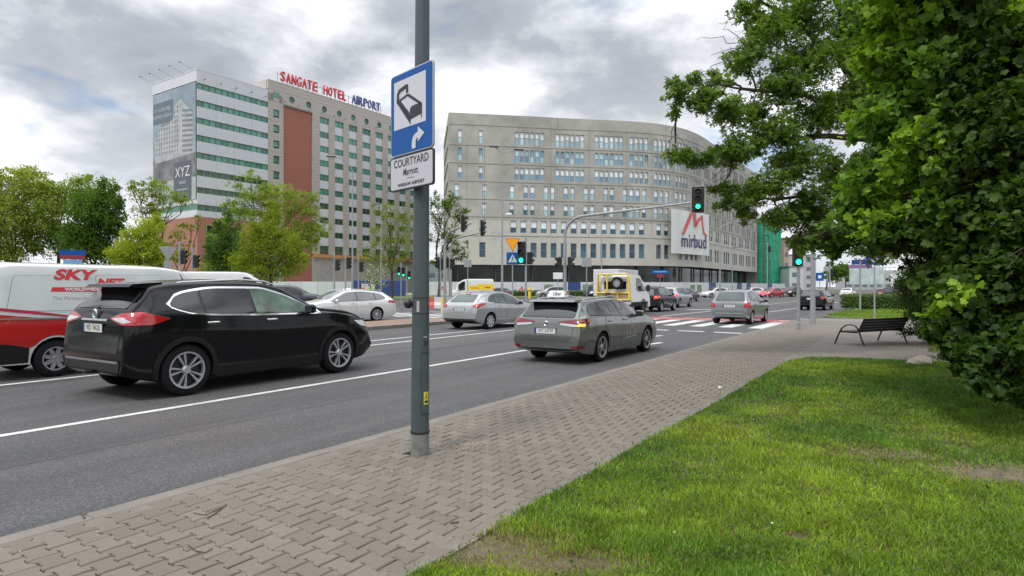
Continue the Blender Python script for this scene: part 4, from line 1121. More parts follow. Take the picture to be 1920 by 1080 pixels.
def gen_spec(kind, **kw):
    """rough families; x from the rear bumper"""
    if kind == 'hatch':
        S = dict(L=4.2, W=.89, wx=(.78, 3.38), ra=.355, rt=.315, rr=.215, crease=.75,
            top=[(0, .62), (.03, .80), (.07, .95), (.16, 1.08), (.34, 1.30), (.44, 1.38), (.9, 1.455), (1.7, 1.475), (2.3, 1.42), (2.75, 1.25), (3.2, 1.02), (3.6, .93), (3.95, .80), (4.12, .64), (4.2, .50)],
            bot=[(0, .36), (.35, .24), (.8, .19), (3.4, .19), (3.9, .22), (4.2, .30)],
            belt=[(0, .58), (.08, .90), (.3, 1.0), (1.0, .97), (2.8, .92), (3.3, .90), (3.9, .74), (4.2, .46)],
            rw=[(0, .9), (.1, .86), (.4, .70), (2.2, .70), (2.9, .80), (3.4, .82), (4.2, .9)],
            dlo_t=[(.62, 1.16), (.9, 1.33), (1.4, 1.385), (2.1, 1.36), (2.5, 1.22), (2.92, 1.0)], dlo_b=[(.62, 1.10), (.9, 1.01), (1.4, .99), (2.1, .965), (2.92, .95)],
            pillars=(1.02, 1.75), doors=((1.0, 1.82), (1.83, 2.85)),
            rear_glass=[(-.62, .99), (.62, .99), (.50, 1.32), (-.50, 1.32)], wind=[(-.68, 1.03), (.68, 1.03), (.55, 1.36), (-.55, 1.36)],
            tail=[(-.17, .76), (.22, .82), (.26, .94), (-.12, .93)], head=[(-.28, .60), (.26, .70), (.40, .80), (-.14, .74)],
            grille=[(-.45, .26), (.45, .26), (.55, .42), (-.55, .42)], lowrear=[(-.6, .27), (.6, .27), (.66, .40), (-.66, .40)], mir=(2.72, 1.0))
    elif kind == 'suv':
        S = dict(L=4.5, W=.91, wx=(.86, 3.56), ra=.40, rt=.355, rr=.235, crease=.75,
            top=[(0, .66), (.03, .86), (.07, 1.02), (.16, 1.15), (.38, 1.45), (.48, 1.56), (.9, 1.63), (1.8, 1.66), (2.5, 1.60), (3.0, 1.40), (3.42, 1.15), (3.9, 1.05), (4.25, .92), (4.42, .74), (4.5, .55)],
            bot=[(0, .40), (.35, .29), (.8, .25), (3.5, .25), (4.2, .28), (4.5, .38)],
            belt=[(0, .62), (.08, .98), (.3, 1.08), (1.0, 1.06), (2.8, 1.02), (3.5, 1.0), (4.2, .84), (4.5, .52)],
            rw=[(0, .9), (.1, .86), (.4, .72), (2.2, .72), (3.0, .80), (3.6, .84), (4.5, .9)],
            dlo_t=[(.60, 1.28), (.85, 1.48), (1.4, 1.55), (2.2, 1.53), (2.7, 1.38), (3.12, 1.12)], dlo_b=[(.60, 1.20), (.85, 1.12), (1.4, 1.09), (2.2, 1.06), (3.12, 1.05)],
            pillars=(1.05, 1.85), doors=((1.05, 1.95), (1.96, 3.02)),
            rear_glass=[(-.62, 1.06), (.62, 1.06), (.52, 1.46), (-.52, 1.46)], wind=[(-.68, 1.15), (.68, 1.15), (.56, 1.54), (-.56, 1.54)],
            tail=[(-.20, .84), (.20, .92), (.26, 1.04), (-.14, 1.02)], head=[(-.28, .70), (.26, .80), (.38, .90), (-.16, .86)],
            grille=[(-.5, .40), (.5, .40), (.6, .62), (-.6, .62)], lowrear=[(-.7, .31), (.7, .31), (.74, .50), (-.74, .50)], mir=(2.9, 1.12))
    elif kind == 'sedan':
        S = dict(gen_spec('hatch')); S.update(L=4.6, wx=(.98, 3.65),
            top=[(0, .62), (.03, .82), (.08, .98), (.4, 1.03), (.72, 1.08), (1.25, 1.36), (1.7, 1.44), (2.2, 1.455), (2.6, 1.42), (3.05, 1.22), (3.5, .99), (4.0, .90), (4.35, .78), (4.52, .64), (4.6, .50)],
            belt=[(0, .58), (.08, .88), (.5, .95), (1.2, .96), (3.0, .92), (3.6, .88), (4.3, .72), (4.6, .46)], bot=[(0, .36), (.35, .24), (.9, .19), (3.7, .19), (4.3, .22), (4.6, .30)],
            rw=[(0, .9), (.5, .85), (1.2, .72), (2.4, .70), (3.1, .80), (3.6, .82), (4.6, .9)],
            dlo_t=[(.95, 1.08), (1.25, 1.26), (1.7, 1.36), (2.4, 1.35), (2.8, 1.20), (3.2, .99)], dlo_b=[(.95, 1.0), (1.25, .98), (1.7, .97), (2.4, .955), (3.2, .94)],
            pillars=(1.28, 2.05), doors=((1.2, 2.1), (2.11, 3.1)), rear_glass=[(-.58, 1.09), (.58, 1.09), (.50, 1.34), (-.50, 1.34)], mir=(3.0, .98))
    S.update(kw); return S
# ------------------------------------------------------------------ the black sport utility vehicle
def ground_heading(rear_px, front_px, z=0):
    a = G(*rear_px); b = G(*front_px); return a, (b - a)
def car_pose(root, S, rear_contact, heading_angle, side='R', scale=1.):
    """put the near rear wheel's contact at the given point; heading_angle = world z rotation"""
    s_ = -1 if side == 'R' else 1; c = S['L'] / 2
    loc = Vector(((S['wx'][0] - c) * scale, s_ * (S['W'] - .02) * scale, 0))
    co, si = math.cos(heading_angle), math.sin(heading_angle)
    w = Vector((loc.x * co - loc.y * si, loc.x * si + loc.y * co, 0))
    root.location = Vector(rear_contact) - w; root.rotation_euler = (0, 0, heading_angle); root.scale = (scale,) * 3
def up_handle_row(root, B, P, side, xs, z, mat):
    for x in xs: handle(root, B, side, x, z, mat, parent=P)

pm = paint('black', (.006, .0063, .0075), .0, .25)
def fx(x):
    return x * .80 / .93 if x < .93 else (x - .13 if x < 3.635 else 3.505 + (x - 3.635) * .86)
def fz(z): return z if z < 1.1 else 1.1 + (z - 1.1) * .84
S = gen_spec('suv', L=4.369, W=.92, wx=(.80, 3.505), ra=.395, rt=.352, rr=.245, tw=.235, crease=.70, flare=.016,
    top=[(0, .62), (.03, .86), (.06, 1.02), (.12, 1.19), (.36, 1.45), (.50, 1.60), (.62, 1.635), (1.0, 1.675), (1.7, 1.70), (2.25, 1.67), (2.6, 1.585), (2.98, 1.37), (3.34, 1.165), (3.85, 1.10), (4.28, 1.0), (4.50, .82), (4.60, .66), (4.64, .54)],
    bot=[(0, .38), (.25, .28), (.9, .19), (3.6, .19), (4.3, .23), (4.64, .34)],
    belt=[(0, .58), (.06, .96), (.3, 1.14), (.8, 1.14), (2.4, 1.05), (3.3, 1.05), (3.9, .98), (4.4, .80), (4.64, .50)],
    rw=[(0, .93), (.12, .90), (.36, .80), (.55, .74), (2.4, .73), (3.0, .79), (3.5, .84), (4.64, .9)],
    dlo_t=[(.70, 1.29), (.80, 1.39), (1.0, 1.46), (1.5, 1.525), (2.15, 1.52), (2.5, 1.43), (2.9, 1.25), (3.17, 1.11)],
    dlo_b=[(.70, 1.25), (.84, 1.19), (1.05, 1.135), (1.4, 1.105), (2.15, 1.08), (3.17, 1.07)], pillars=(1.05, 1.86), doors=((1.0, 1.87), (1.88, 2.95)),
    rear_glass=[(-.68, 1.20), (.68, 1.20), (.57, 1.46), (-.57, 1.46)], tail=[(-.36, 1.07), (-.12, .99), (.22, .99), (.38, 1.065), (.12, 1.155), (-.16, 1.14)],
    lowrear=[(-.72, .36), (.72, .36), (.76, .53), (-.76, .53)], mir=(2.80, 1.13), door_z=.36)
for k_ in ('top', 'bot', 'belt', 'rw', 'dlo_t', 'dlo_b'): S[k_] = [(fx(x), fz(z) if k_ != 'rw' else z) for x, z in S[k_]]
suv = thing('sport_utility_vehicle', 'black shiny sport utility vehicle with chrome window trim in the near lane', 'car')
B = Body(S, pm, 96)
# chrome surround goes under the glass
B, P = simple_car(S, suv, pm, body=B, style='five_double', plate_txt=None, lamps=lamp_red, gl2=M('car_glass_green', (.05, .09, .06), .04, spec=.9, var=.7, vs=3.5, detail=2), step=.05, rimmat=alloy)  # front side pane: green reflection painted into the glass colour
zt, zb = pch([(x, z + .030) for x, z in S['dlo_t']]), pch([(x, z - .026) for x, z in S['dlo_b']])
for sd in 'RL':
    B.decal('chrome_trim', [(S['dlo_t'][0][0] - .05, 1.255)] + strip(zt, zb, S['dlo_t'][0][0], S['dlo_t'][-1][0] + .06, 24), sd, chrome, .0055, P, chrome, step=.05)
    up_handle_row(suv, B, P, sd, (1.16, 2.13), .985, chrome)
    for wx in S['wx']:
        r0, r1 = S['ra'] - .012, S['ra'] + .055
        arc = [(wx + r1 * math.cos(a), .362 + r1 * math.sin(a)) for a in np.linspace(-.28, math.pi + .28, 22)] + [(wx + r0 * math.cos(a), .362 + r0 * math.sin(a)) for a in np.linspace(math.pi + .28, -.28, 22)]
        B.decal('wheel_arch', arc, sd, clad, .016, P, clad, step=.06, sk=.03)
    B.decal('sill_cladding', [(1.23, .21), (3.07, .21), (3.07, .36), (1.23, .36)], sd, clad, .014, P, clad, step=.07, sk=.02)
    B.decal('tail_light', rounded([(-.32, 1.07), (-.10, 1.01), (.02, 1.03), (-.10, 1.09)], .02), B.diag(sd, 'B'), lamp_clr, .019, P, None, step=.04)
    s_ = -1 if sd == 'R' else 1
    b = MB(alloy); b.tube([(-1.42, s_ * .58, 1.515), (-1.30, s_ * .59, 1.55), (-.4, s_ * .59, 1.595), (.05, s_ * .58, 1.57), (.22, s_ * .57, 1.52)], .015, 8); b.build('roof_rail', suv)
B.decal('tailgate', rounded([(-.68, .62), (.68, .62), (.74, 1.12), (.68, 1.17), (-.68, 1.17), (-.74, 1.12)], .05), 'B', pm, .006, P, black_soft, step=.05)
B.decal('chrome_strip', [(-.34, 1.035), (.34, 1.035), (.36, 1.06), (-.36, 1.06)], 'B', chrome, .022, P, chrome, step=.05, sk=.02)
B.decal('bumper_trim', [(-.7, .50), (.7, .50), (.72, .53), (-.72, .53)], 'B', M('satin_silver', (.35, .35, .36), .35, metal=.6), .014, P, None, step=.05)
o = plate(B, suv, 'B', 0, .94, txt='WD 7462K'); o.location.x -= S['L'] / 2
b = MB(pm); b.X = Matrix.Translation((-S['L'] / 2, 0, 0))
sp_ = [(.19, 1.485), (.24, 1.525), (.62, 1.548), (.62, 1.50), (.40, 1.465)]
b.prism([(x, z) for x, z in sp_], -.60, .60, axis='y'); b.build('roof_spoiler', suv)
b = MB(black_pl); b.X = Matrix.Translation((-S['L'] / 2, 0, 0)); b.tube([(.10, .02, 1.20), (.17, .04, 1.25), (.18, .36, 1.255)], .013, 6); b.build('rear_wiper', suv)
b = MB(chrome); b.X = Matrix.Translation((-S['L'] / 2, 0, 0)); b.lathe([(.035, 0), (.055, -.012), (.07, 0)], 18, (.05, 0, 1.125), axis='x'); b.box((.045, 0, 1.125), (.01, .12, .018)); b.build('badge', suv)
b = MB(black_pl); b.tube([(-.9, 0, 1.54), (-.98, 0, 1.68)], [.012, .004], 6); b.build('aerial', suv)
b = MB(black_pl); b.tube([(-2.26, 0, .36), (-2.0, 0, .34)], .025, 8); b.build('tow_bar', suv)
ra_, hd = ground_heading((351, 742), (637, 699))
car_pose(suv, S, ra_, math.atan2(hd.y, hd.x), 'R', hd.length / (S['wx'][1] - S['wx'][0]))

# ------------------------------------------------------------------ the grey estate car with the ride sign on its roof
pm = paint('grey_green', (.175, .19, .18), .6, .25)
S = gen_spec('hatch', L=4.595, W=.88, wx=(1.03, 3.63), ra=.36, rt=.322, rr=.222, crease=.74,
    top=[(0, .60), (.03, .76), (.06, .90), (.11, 1.00), (.34, 1.26), (.44, 1.385), (.60, 1.41), (1.2, 1.45), (2.0, 1.475), (2.45, 1.44), (2.9, 1.28), (3.4, 1.04), (3.8, .95), (4.2, .84), (4.45, .70), (4.595, .50)],
    bot=[(0, .34), (.25, .24), (.9, .18), (3.6, .18), (4.3, .2), (4.595, .28)],
    belt=[(0, .56), (.05, .84), (.25, .96), (1.0, .99), (2.8, .93), (3.4, .92), (4.1, .80), (4.595, .46)],
    rw=[(0, .93), (.1, .88), (.34, .78), (.5, .72), (2.2, .71), (2.9, .79), (3.5, .83), (4.595, .9)],
    dlo_t=[(.48, 1.08), (.62, 1.24), (.9, 1.32), (1.5, 1.37), (2.2, 1.37), (2.7, 1.22), (3.12, 1.01)],
    dlo_b=[(.48, 1.045), (.62, 1.03), (.9, 1.015), (1.5, .995), (2.2, .975), (3.12, .955)], pillars=(1.12, 1.98), doors=((1.14, 2.02), (2.03, 3.1)),
    rear_glass=[(-.66, .985), (.66, .985), (.58, 1.345), (-.58, 1.345)], tail=[(-.42, .90), (-.30, .845), (.06, .815), (.32, .90), (.30, .975), (-.10, .955)],
    lowrear=[(-.02, .28), (.02, .28), (.02, .29), (-.02, .29)], mir=(2.88, 1.0), door_z=.30)
fq = lambda z: z if z < 1 else 1 + (z - 1) * .86
for k_ in ('top', 'dlo_t', 'dlo_b', 'rear_glass', 'wind'): S[k_] = [(x, fq(z)) for x, z in S[k_]]
au = thing('estate_car', 'grey green estate car with a white sign on its roof, indicating right', 'car')
B = Body(S, pm, 96)
B, P = simple_car(S, au, pm, body=B, style='blade', lamps=lamp_dk, step=.05)
for sd in 'RL':
    up_handle_row(au, B, P, sd, (1.36, 2.22), .88, pm); s_ = -1 if sd == 'R' else 1
    B.decal('reversing_lamp', rounded([(-.38, .835), (-.10, .80), (-.06, .85), (-.36, .875)], .015), B.diag(sd, 'B'), lamp_clr, .020, P, None, step=.04)
    b = MB(alloy); b.tube([(-1.7, s_ * .58, 1.335), (-1.6, s_ * .585, 1.375), (-.2, s_ * .58, 1.425), (.15, s_ * .57, 1.385)], .014, 8); b.build('roof_rail', au)
    B.decal('fog_reflector', rounded([(-.18, .34), (.12, .36), (.10, .42), (-.20, .40)], .015), B.diag(sd, 'B'), lamp_dk, .014, P, None, step=.04)
B.decal('indicator', rounded([(-.10, .812), (.10, .815), (.12, .865), (-.02, .872)], .015), B.diag('R', 'B'), amber_lit, .024, P, None, step=.03)
B.decal('tailgate', rounded([(-.55, .50), (.55, .50), (.66, .70), (.60, .94), (-.60, .94), (-.66, .70)], .05), 'B', pm, .006, P, black_soft, step=.05, flare=.007)
B.decal('bumper_trim', [(-.74, .30), (-.5, .262), (.5, .262), (.74, .30), (.74, .335), (.5, .30), (-.5, .30), (-.74, .335)], 'B', lamp_clr, .016, P, None, step=.05)
B.decal('bumper_insert', [(-.55, .20), (.55, .20), (.52, .25), (-.52, .25)], 'B', black_pl, .014, P, None, step=.05)
o = plate(B, au, 'B', 0, .70, txt='WT 307YP'); o.location.x -= S['L'] / 2
cx = -S['L'] / 2
b = MB(black_pl); b.X = Matrix.Translation((cx, 0, 0)); b.tube([(.085, .0, .985), (.19, .02, 1.03), (.20, .34, 1.035)], .012, 6); b.build('rear_wiper', au)
b = MB(chrome); b.X = Matrix.Translation((cx, 0, 0)); b.lathe([(.03, .0), (.045, -.012), (.055, .0)], 18, (.045, 0, .86), axis='x'); b.box((.04, 0, .86), (.012, .09, .012)); b.build('badge', au)
b = MB(pm); b.X = Matrix.Translation((cx, 0, 0)); b.prism([(.26, 1.318), (.30, 1.348), (.62, 1.362), (.60, 1.33), (.40, 1.305)], -.56, .56, axis='y'); b.build('roof_spoiler', au)
# door graphics
for txt, x, z, s_ in (('Uber', 2.35, .62, .16), ):
    pass
B.decal('door_graphic', [(2.22, .44), (2.92, .46), (2.92, .475), (2.22, .455)], 'R', M('pale_print', (.6, .6, .58), .5), .009, P, None, step=.05)
for x in (2.32, 2.46, 2.80): B.decal('door_graphic', [(x, .46), (x + .035, .46), (x + .045, .60), (x + .01, .60)], 'R', M('pale_print', (.6, .6, .58)), .009, P, None, step=.05)
B.decal('door_graphic', rounded([(2.55, .66), (2.67, .67), (2.67, .84), (2.55, .83)], .03), 'R', M('pale_print', (.6, .6, .58)), .009, P, None, step=.05)
B.decal('door_graphic', rounded([(2.58, .69), (2.64, .70), (2.64, .81), (2.58, .80)], .01), 'R', pm, .012, P, None, step=.05)
ra_, hd = ground_heading((1130, 678), (1213, 659))
car_pose(au, S, ra_, math.atan2(hd.y, hd.x), 'R', 1.0)
# roof sign: a separate thing standing on the roof
rs = thing('roof_sign', 'white plastic taxi style sign reading Uber on the grey estate roof', 'roof sign', au.location + Matrix.Rotation(au.rotation_euler.z, 3, 'Z') @ Vector((-1.22, .30, 1.375)), au.rotation_euler.z, scale=.66)
b = MB(white_pt); vs = []
for z, w, l in ((0.03, .34, .14), (.06, .35, .15), (.24, .27, .085), (.27, .25, .06)):
    vs += [(-l, -w, z), (l, -w, z), (l, w, z), (-l, w, z)]
fs = [(3, 2, 1, 0), (12, 13, 14, 15)] + [(r * 4 + i, r * 4 + (i + 1) % 4, r * 4 + 4 + (i + 1) % 4, r * 4 + 4 + i) for r in range(3) for i in range(4)]
b.add(vs, fs); b.build('sign_shell', rs)
for s_ in (-1, 1): b = MB(black_pl); b.box((0, s_ * .2, .012), (.1, .06, .045)); b.build('magnet_foot', rs)
place_text('sign_text', 'Uber', ink, frame((-.128, -.05, .16), (0, -1, 0), (.36, 0, 1)), rs, size=.19, sx=.85, bold=.002)
place_text('sign_text', 'Uber', ink, frame((0.02, -.327, .15), (1, 0, 0), (0, .4, 1)), rs, size=.10, sx=.85, bold=.002)

# ------------------------------------------------------------------ silver hatchback
pm = paint('silver', (.42, .43, .44), .6, .28)
S = gen_spec('hatch', L=4.36, W=.91, wx=(.85, 3.50), ra=.36, rt=.318, rr=.215,
    top=[(0, .60), (.03, .80), (.07, .93), (.13, 1.02), (.42, 1.24), (.60, 1.36), (.75, 1.40), (1.2, 1.455), (1.8, 1.475), (2.35, 1.42), (2.85, 1.22), (3.3, 1.02), (3.7, .95), (4.05, .83), (4.28, .66), (4.36, .50)],
    belt=[(0, .58), (.06, .86), (.3, 1.02), (.9, 1.0), (2.8, .93), (3.4, .91), (4.0, .76), (4.36, .46)],
    rw=[(0, .94), (.1, .88), (.4, .76), (.7, .71), (2.2, .70), (2.9, .79), (3.5, .83), (4.36, .9)],
    dlo_t=[(.78, 1.10), (.92, 1.22), (1.2, 1.33), (1.7, 1.375), (2.2, 1.34), (2.6, 1.19), (3.0, .99)], dlo_b=[(.78, 1.075), (.92, 1.06), (1.2, 1.02), (1.7, .985), (2.2, .965), (3.0, .945)],
    pillars=(1.18, 1.86), doors=((1.12, 1.92), (1.93, 2.95)), rear_glass=[(-.60, 1.05), (.60, 1.05), (.50, 1.33), (-.50, 1.33)],
    tail=[(-.18, .87), (.0, .83), (.30, .94), (.36, 1.02), (.08, 1.00), (-.12, .95)], mir=(2.75, 1.0), lowrear=[(-.74, .26), (.74, .26), (.80, .42), (-.80, .42)])
fo = thing('hatchback_car', 'silver five door hatchback waiting beside the brick median', 'car')
B = Body(S, pm, 84); B, P = simple_car(S, fo, pm, body=B, gl=glass_t, style='cover', rimmat=alloy, step=.06)
for x in (1.38, 2.14): handle(fo, B, 'R', x, .90, pm, parent=P)
B.decal('tailgate', rounded([(-.56, .66), (.56, .66), (.62, .82), (.56, 1.02), (-.56, 1.02), (-.62, .82)], .05), 'B', pm, .006, P, black_soft, step=.05)
B.decal('brake_light', rounded([(-.14, 1.345), (.14, 1.345), (.14, 1.375), (-.14, 1.375)], .01), 'B', lamp_red, .02, P, None, step=.05)
o = plate(B, fo, 'B', 0, .78, txt='WZ 6194C'); o.location.x -= S['L'] / 2
ra_ = G(920, 617.5); car_pose(fo, S, ra_, math.atan2(.81, .585), 'R', 1.0)

# ------------------------------------------------------------------ white estate on the far carriageway
pm = paint('white', (.72, .73, .72), .0, .3)
S = gen_spec('hatch', L=4.9, W=.92, wx=(1.10, 3.84), ra=.365, rt=.33, rr=.225,
    top=[(0, .62), (.03, .80), (.07, .95), (.15, 1.06), (.48, 1.32), (.62, 1.395), (1.2, 1.46), (2.0, 1.50), (2.6, 1.46), (3.1, 1.28), (3.6, 1.04), (4.0, .97), (4.4, .87), (4.72, .72), (4.86, .60), (4.9, .50)],
    bot=[(0, .34), (.25, .24), (.9, .18), (3.9, .18), (4.6, .2), (4.9, .28)],
    belt=[(0, .58), (.06, .88), (.3, 1.0), (1.0, 1.0), (3.0, .94), (3.7, .92), (4.4, .80), (4.9, .46)],
    rw=[(0, .93), (.1, .88), (.5, .72), (2.5, .70), (3.1, .79), (3.8, .83), (4.9, .9)],
    dlo_t=[(.62, 1.13), (.8, 1.26), (1.2, 1.35), (1.9, 1.40), (2.5, 1.37), (2.95, 1.20), (3.4, .99)], dlo_b=[(.62, 1.09), (.8, 1.04), (1.2, 1.01), (1.9, .99), (2.5, .975), (3.4, .955)],
    pillars=(1.18, 2.12), doors=((1.22, 2.16), (2.17, 3.3)), rear_glass=[(-.62, 1.0), (.62, 1.0), (.54, 1.34), (-.54, 1.34)],
    tail=[(-.16, .86), (.1, .84), (.34, .90), (.28, .99), (-.1, .97)], head=[(-.36, .64), (.06, .66), (.46, .78), (.40, .84), (-.10, .76)], wind=[(-.70, 1.05), (.70, 1.05), (.58, 1.42), (-.58, 1.42)],
    grille=[(-.4, .34), (.4, .34), (.5, .62), (-.5, .62)], mir=(3.2, 1.0))
wh = thing('estate_car', 'white estate car driving left beyond the brick median', 'car')
B = Body(S, pm, 84); B, P = simple_car(S, wh, pm, body=B, style='spokes10', step=.06, gl=M('car_glass_grey', (.05, .06, .065), .05, coat=1., spec=.9, var=.4, vs=2))
for x in (1.46, 2.36): handle(wh, B, 'L', x, .90, pm, parent=P)
for s_ in (-1, 1):
    b = MB(alloy); b.tube([(-1.75, s_ * .60, 1.42), (-1.6, s_ * .605, 1.47), (-.2, s_ * .60, 1.53), (.2, s_ * .59, 1.49)], .014, 8); b.build('roof_rail', wh)
car_pose(wh, S, G(707, 602.5), math.atan2(-1.8, -1.96), 'L', 1.0)

# ------------------------------------------------------------------ grey small hatchback crossing the zebra
pm = paint('mid_grey', (.20, .205, .215), .55, .33)
S = gen_spec('hatch', L=3.9, W=.85, wx=(.62, 3.12), ra=.34, rt=.30, rr=.20, crease=.8,
    top=[(0, .62), (.03, .78), (.06, .92), (.12, 1.04), (.34, 1.34), (.46, 1.45), (.9, 1.51), (1.5, 1.525), (2.0, 1.49), (2.5, 1.30), (3.05, 1.04), (3.4, .95), (3.7, .80), (3.84, .64), (3.9, .5)],
    bot=[(0, .32), (.25, .24), (.9, .18), (3.2, .18), (3.7, .2), (3.9, .28)], belt=[(0, .58), (.06, .86), (.25, 1.0), (.9, .99), (2.5, .94), (3.0, .92), (3.6, .76), (3.9, .46)],
    rw=[(0, .94), (.1, .90), (.34, .80), (.5, .72), (1.9, .71), (2.6, .79), (3.2, .83), (3.9, .9)],
    dlo_t=[(.50, 1.12), (.62, 1.28), (.9, 1.40), (1.4, 1.43), (1.9, 1.39), (2.3, 1.23), (2.78, 1.0)], dlo_b=[(.50, 1.08), (.62, 1.05), (.9, 1.01), (1.4, .985), (1.9, .965), (2.78, .95)],
    pillars=(.92, 1.62), doors=((.9, 1.66), (1.67, 2.66)), rear_glass=[(-.64, 1.0), (.64, 1.0), (.54, 1.40), (-.54, 1.40)], tail=[(-.16, .74), (.12, .72), (.16, .90), (.10, .96), (-.10, .92)],
    wind=[(-.68, 1.06), (.68, 1.06), (.55, 1.44), (-.55, 1.44)], mir=(2.62, .99), lowrear=[(-.5, .24), (.5, .24), (.5, .30), (-.5, .30)])
jz = thing('hatchback_car', 'mid grey small hatchback driving over the zebra crossing', 'car')
B = Body(S, pm, 84); B, P = simple_car(S, jz, pm, body=B, gl=glass_t, style='cover', step=.06)
for x in (1.12, 1.86): handle(jz, B, 'R', x, .88, pm, parent=P)
B.decal('tailgate', rounded([(-.60, .60), (.60, .60), (.60, .96), (-.60, .96)], .05), 'B', pm, .006, P, black_soft, step=.05)
B.decal('bumper_trim', [(-.55, .46), (.55, .46), (.62, .50), (-.62, .50)], 'B', M('trim_grey_light', (.35, .36, .37), .4, metal=.4), .02, P, None, step=.05)
o = plate(B, jz, 'B', 0, .80, txt='WX 58124'); o.location.x -= S['L'] / 2
b = MB(black_pl); b.X = Matrix.Translation((-S['L'] / 2, 0, 0)); b.tube([(.09, 0, 1.0), (.20, 0, 1.07), (.21, .3, 1.06)], .012, 6); b.tube([(.55, 0, 1.46), (.45, 0, 1.66)], [.008, .004], 5); b.build('rear_wiper', jz)
car_pose(jz, S, G(1411, 608), math.atan2(.82, .57), 'R', 1.0)

# ------------------------------------------------------------------ other traffic
def traffic(kind, label, cat, pcol, pos, ang, side='R', lit=False, gl=glass_d, scale=1., name=None, metal=.3, doors=False, **kw):
    S = gen_spec(kind, **kw); pm = paint(pcol[0], pcol[1], metal)
    t = thing(name or {'hatch': 'hatchback_car', 'suv': 'sport_utility_vehicle', 'sedan': 'saloon_car'}[kind], label, cat)
    B = Body(S, pm, 44); B, P = simple_car(S, t, pm, body=B, gl=gl, style='spokes10', doors=doors, lit=lit, step=.12, N=44)
    o = plate(B, t, 'B', 0, .80); o.location.x -= S['L'] / 2
    o = plate(B, t, 'F', 0, .42); o.location.x -= S['L'] / 2
    car_pose(t, S, pos, ang, side, scale); return t
HU = math.atan2(UY, UX)
traffic('suv', 'black car with lit brake lights queueing right behind the truck lane', 'car', ('black_b', (.012, .012, .014)), G(1241, 584.7), HU + .02, lit=True, gl=glass_t, doors=True)
traffic('suv', 'silver coupe shaped car with red lights ahead of the black one', 'car', ('silver_b', (.36, .37, .39)), G(1275, 577), HU, lit=True)
traffic('hatch', 'dark blue car at the head of the left turning queue', 'car', ('navy', (.018, .024, .055)), G(1291, 566), HU - .08, scale=1.02)
traffic('hatch', 'white hatchback facing left in front of the site hoarding', 'car', ('white_b', (.70, .71, .71)), G(1362, 558.0), math.radians(200), side='L')
traffic('hatch', 'white car half hidden behind the grey hatchback roof', 'car', ('white_b', (.70, .71, .71)), G(1428, 556.5), math.radians(200), side='L')
traffic('hatch', 'bright red car heading this way through the junction', 'car', ('red', (.50, .02, .03)), G(1466, 558), math.radians(215), side='L', lit=False)
traffic('hatch', 'cream coloured car behind the red one near the net covered building', 'car', ('cream', (.55, .48, .30)), G(1491, 555), math.radians(215), side='L')
traffic('suv', 'dark grey car following just left of the green signal post', 'car', ('charcoal', (.03, .032, .036)), G(1502, 556.5), math.radians(222), side='L')
traffic('hatch', 'black hatchback passing the lamp column past the crossing', 'car', ('black_c', (.012, .012, .014)), G(1549, 581.8), HU - .06, side='R', doors=True, gl=glass_t)
traffic('sedan', 'white saloon far up the road beyond the black hatchback', 'car', ('white_b', (.70, .71, .71)), G(1600, 558), HU - .05, side='R')
traffic('hatch', 'dark red car on the side road behind the clipped hedge', 'car', ('maroon', (.14, .02, .03)), G(1668, 562), HU - .1, side='R')
traffic('suv', 'charcoal car on the side road nearest the dark bush', 'car', ('charcoal', (.03, .032, .036)), G(1690, 566), HU - .1, side='R')
traffic('suv', 'slate grey crossover facing right behind the black roofline', 'car', ('slate', (.055, .065, .08)), Vector((-16.7, 43.0, 0)), math.radians(16), side='R', doors=True, scale=1.04)
traffic('suv', 'pale silver crossover facing left before the site hoarding', 'car', ('silver_b', (.36, .37, .39)), G(1056, 560), math.radians(183), side='L')
traffic('hatch', 'grey hatchback parked behind the white and yellow van', 'car', ('slate', (.055, .065, .08)), G(948, 559.5), math.radians(180), side='L')
traffic('sedan', 'small silver car far off between the two leftmost lane cars', 'car', ('silver_b', (.36, .37, .39)), G(664, 558), math.radians(178), side='L')

# ------------------------------------------------------------------ vans
def van_spec(L, W_, H, **kw):
    S = dict(L=L, W=W_, wx=(1.0, 1.0 + L * .60), ra=.385, rt=.335, rr=.21, crease=.5, crown=.05, flare=.006, plan=(.05, .2, .16, .8),
        top=[(0, .6), (.02, 1.0), (.05, 1.5), (.10, H - .18), (.18, H - .05), (.5, H), (L * .55, H), (L * .66, H - .05), (L * .73, H - .22), (L * .83, H - .62), (L * .87, 1.24), (L * .93, 1.12), (L * .98, .92), (L, .6)],
        bot=[(0, .36), (.3, .27), (L - .4, .24), (L, .32)], belt=[(0, .55), (.04, 1.0), (.2, 1.12), (L * .7, 1.12), (L * .86, 1.08), (L * .94, .95), (L, .56)],
        rw=[(0, .92), (.2, .90), (L * .6, .89), (L * .74, .85), (L * .87, .86), (L, .9)],
        dlo_t=[(L * .655, H - .32), (L * .70, H - .35), (L * .75, H - .5), (L * .80, H - .74)], dlo_b=[(L * .655, 1.20), (L * .70, 1.17), (L * .75, 1.14), (L * .80, 1.12)], pillars=(),
        doors=((L * .63, L * .80),), rear_glass=[(-.6, 1.2), (.6, 1.2), (.6, H - .35), (-.6, H - .35)], wind=[(-W_ * .8, 1.28), (W_ * .8, 1.28), (W_ * .72, H - .25), (-W_ * .72, H - .25)],
        tail=[(-.08, .95), (.04, .95), (.04, 1.4), (-.08, 1.4)], head=[(-.3, .72), (.14, .78), (.26, 1.0), (-.1, .92)], grille=[(-.5, .40), (.5, .40), (.5, .72), (-.5, .72)], mir=(L * .79, 1.25))
    S.update(kw); return S
vw = paint('van_white', (.66, .69, .68), .0, .3); vr = paint('van_red', (.50, .018, .015), .0, .3)
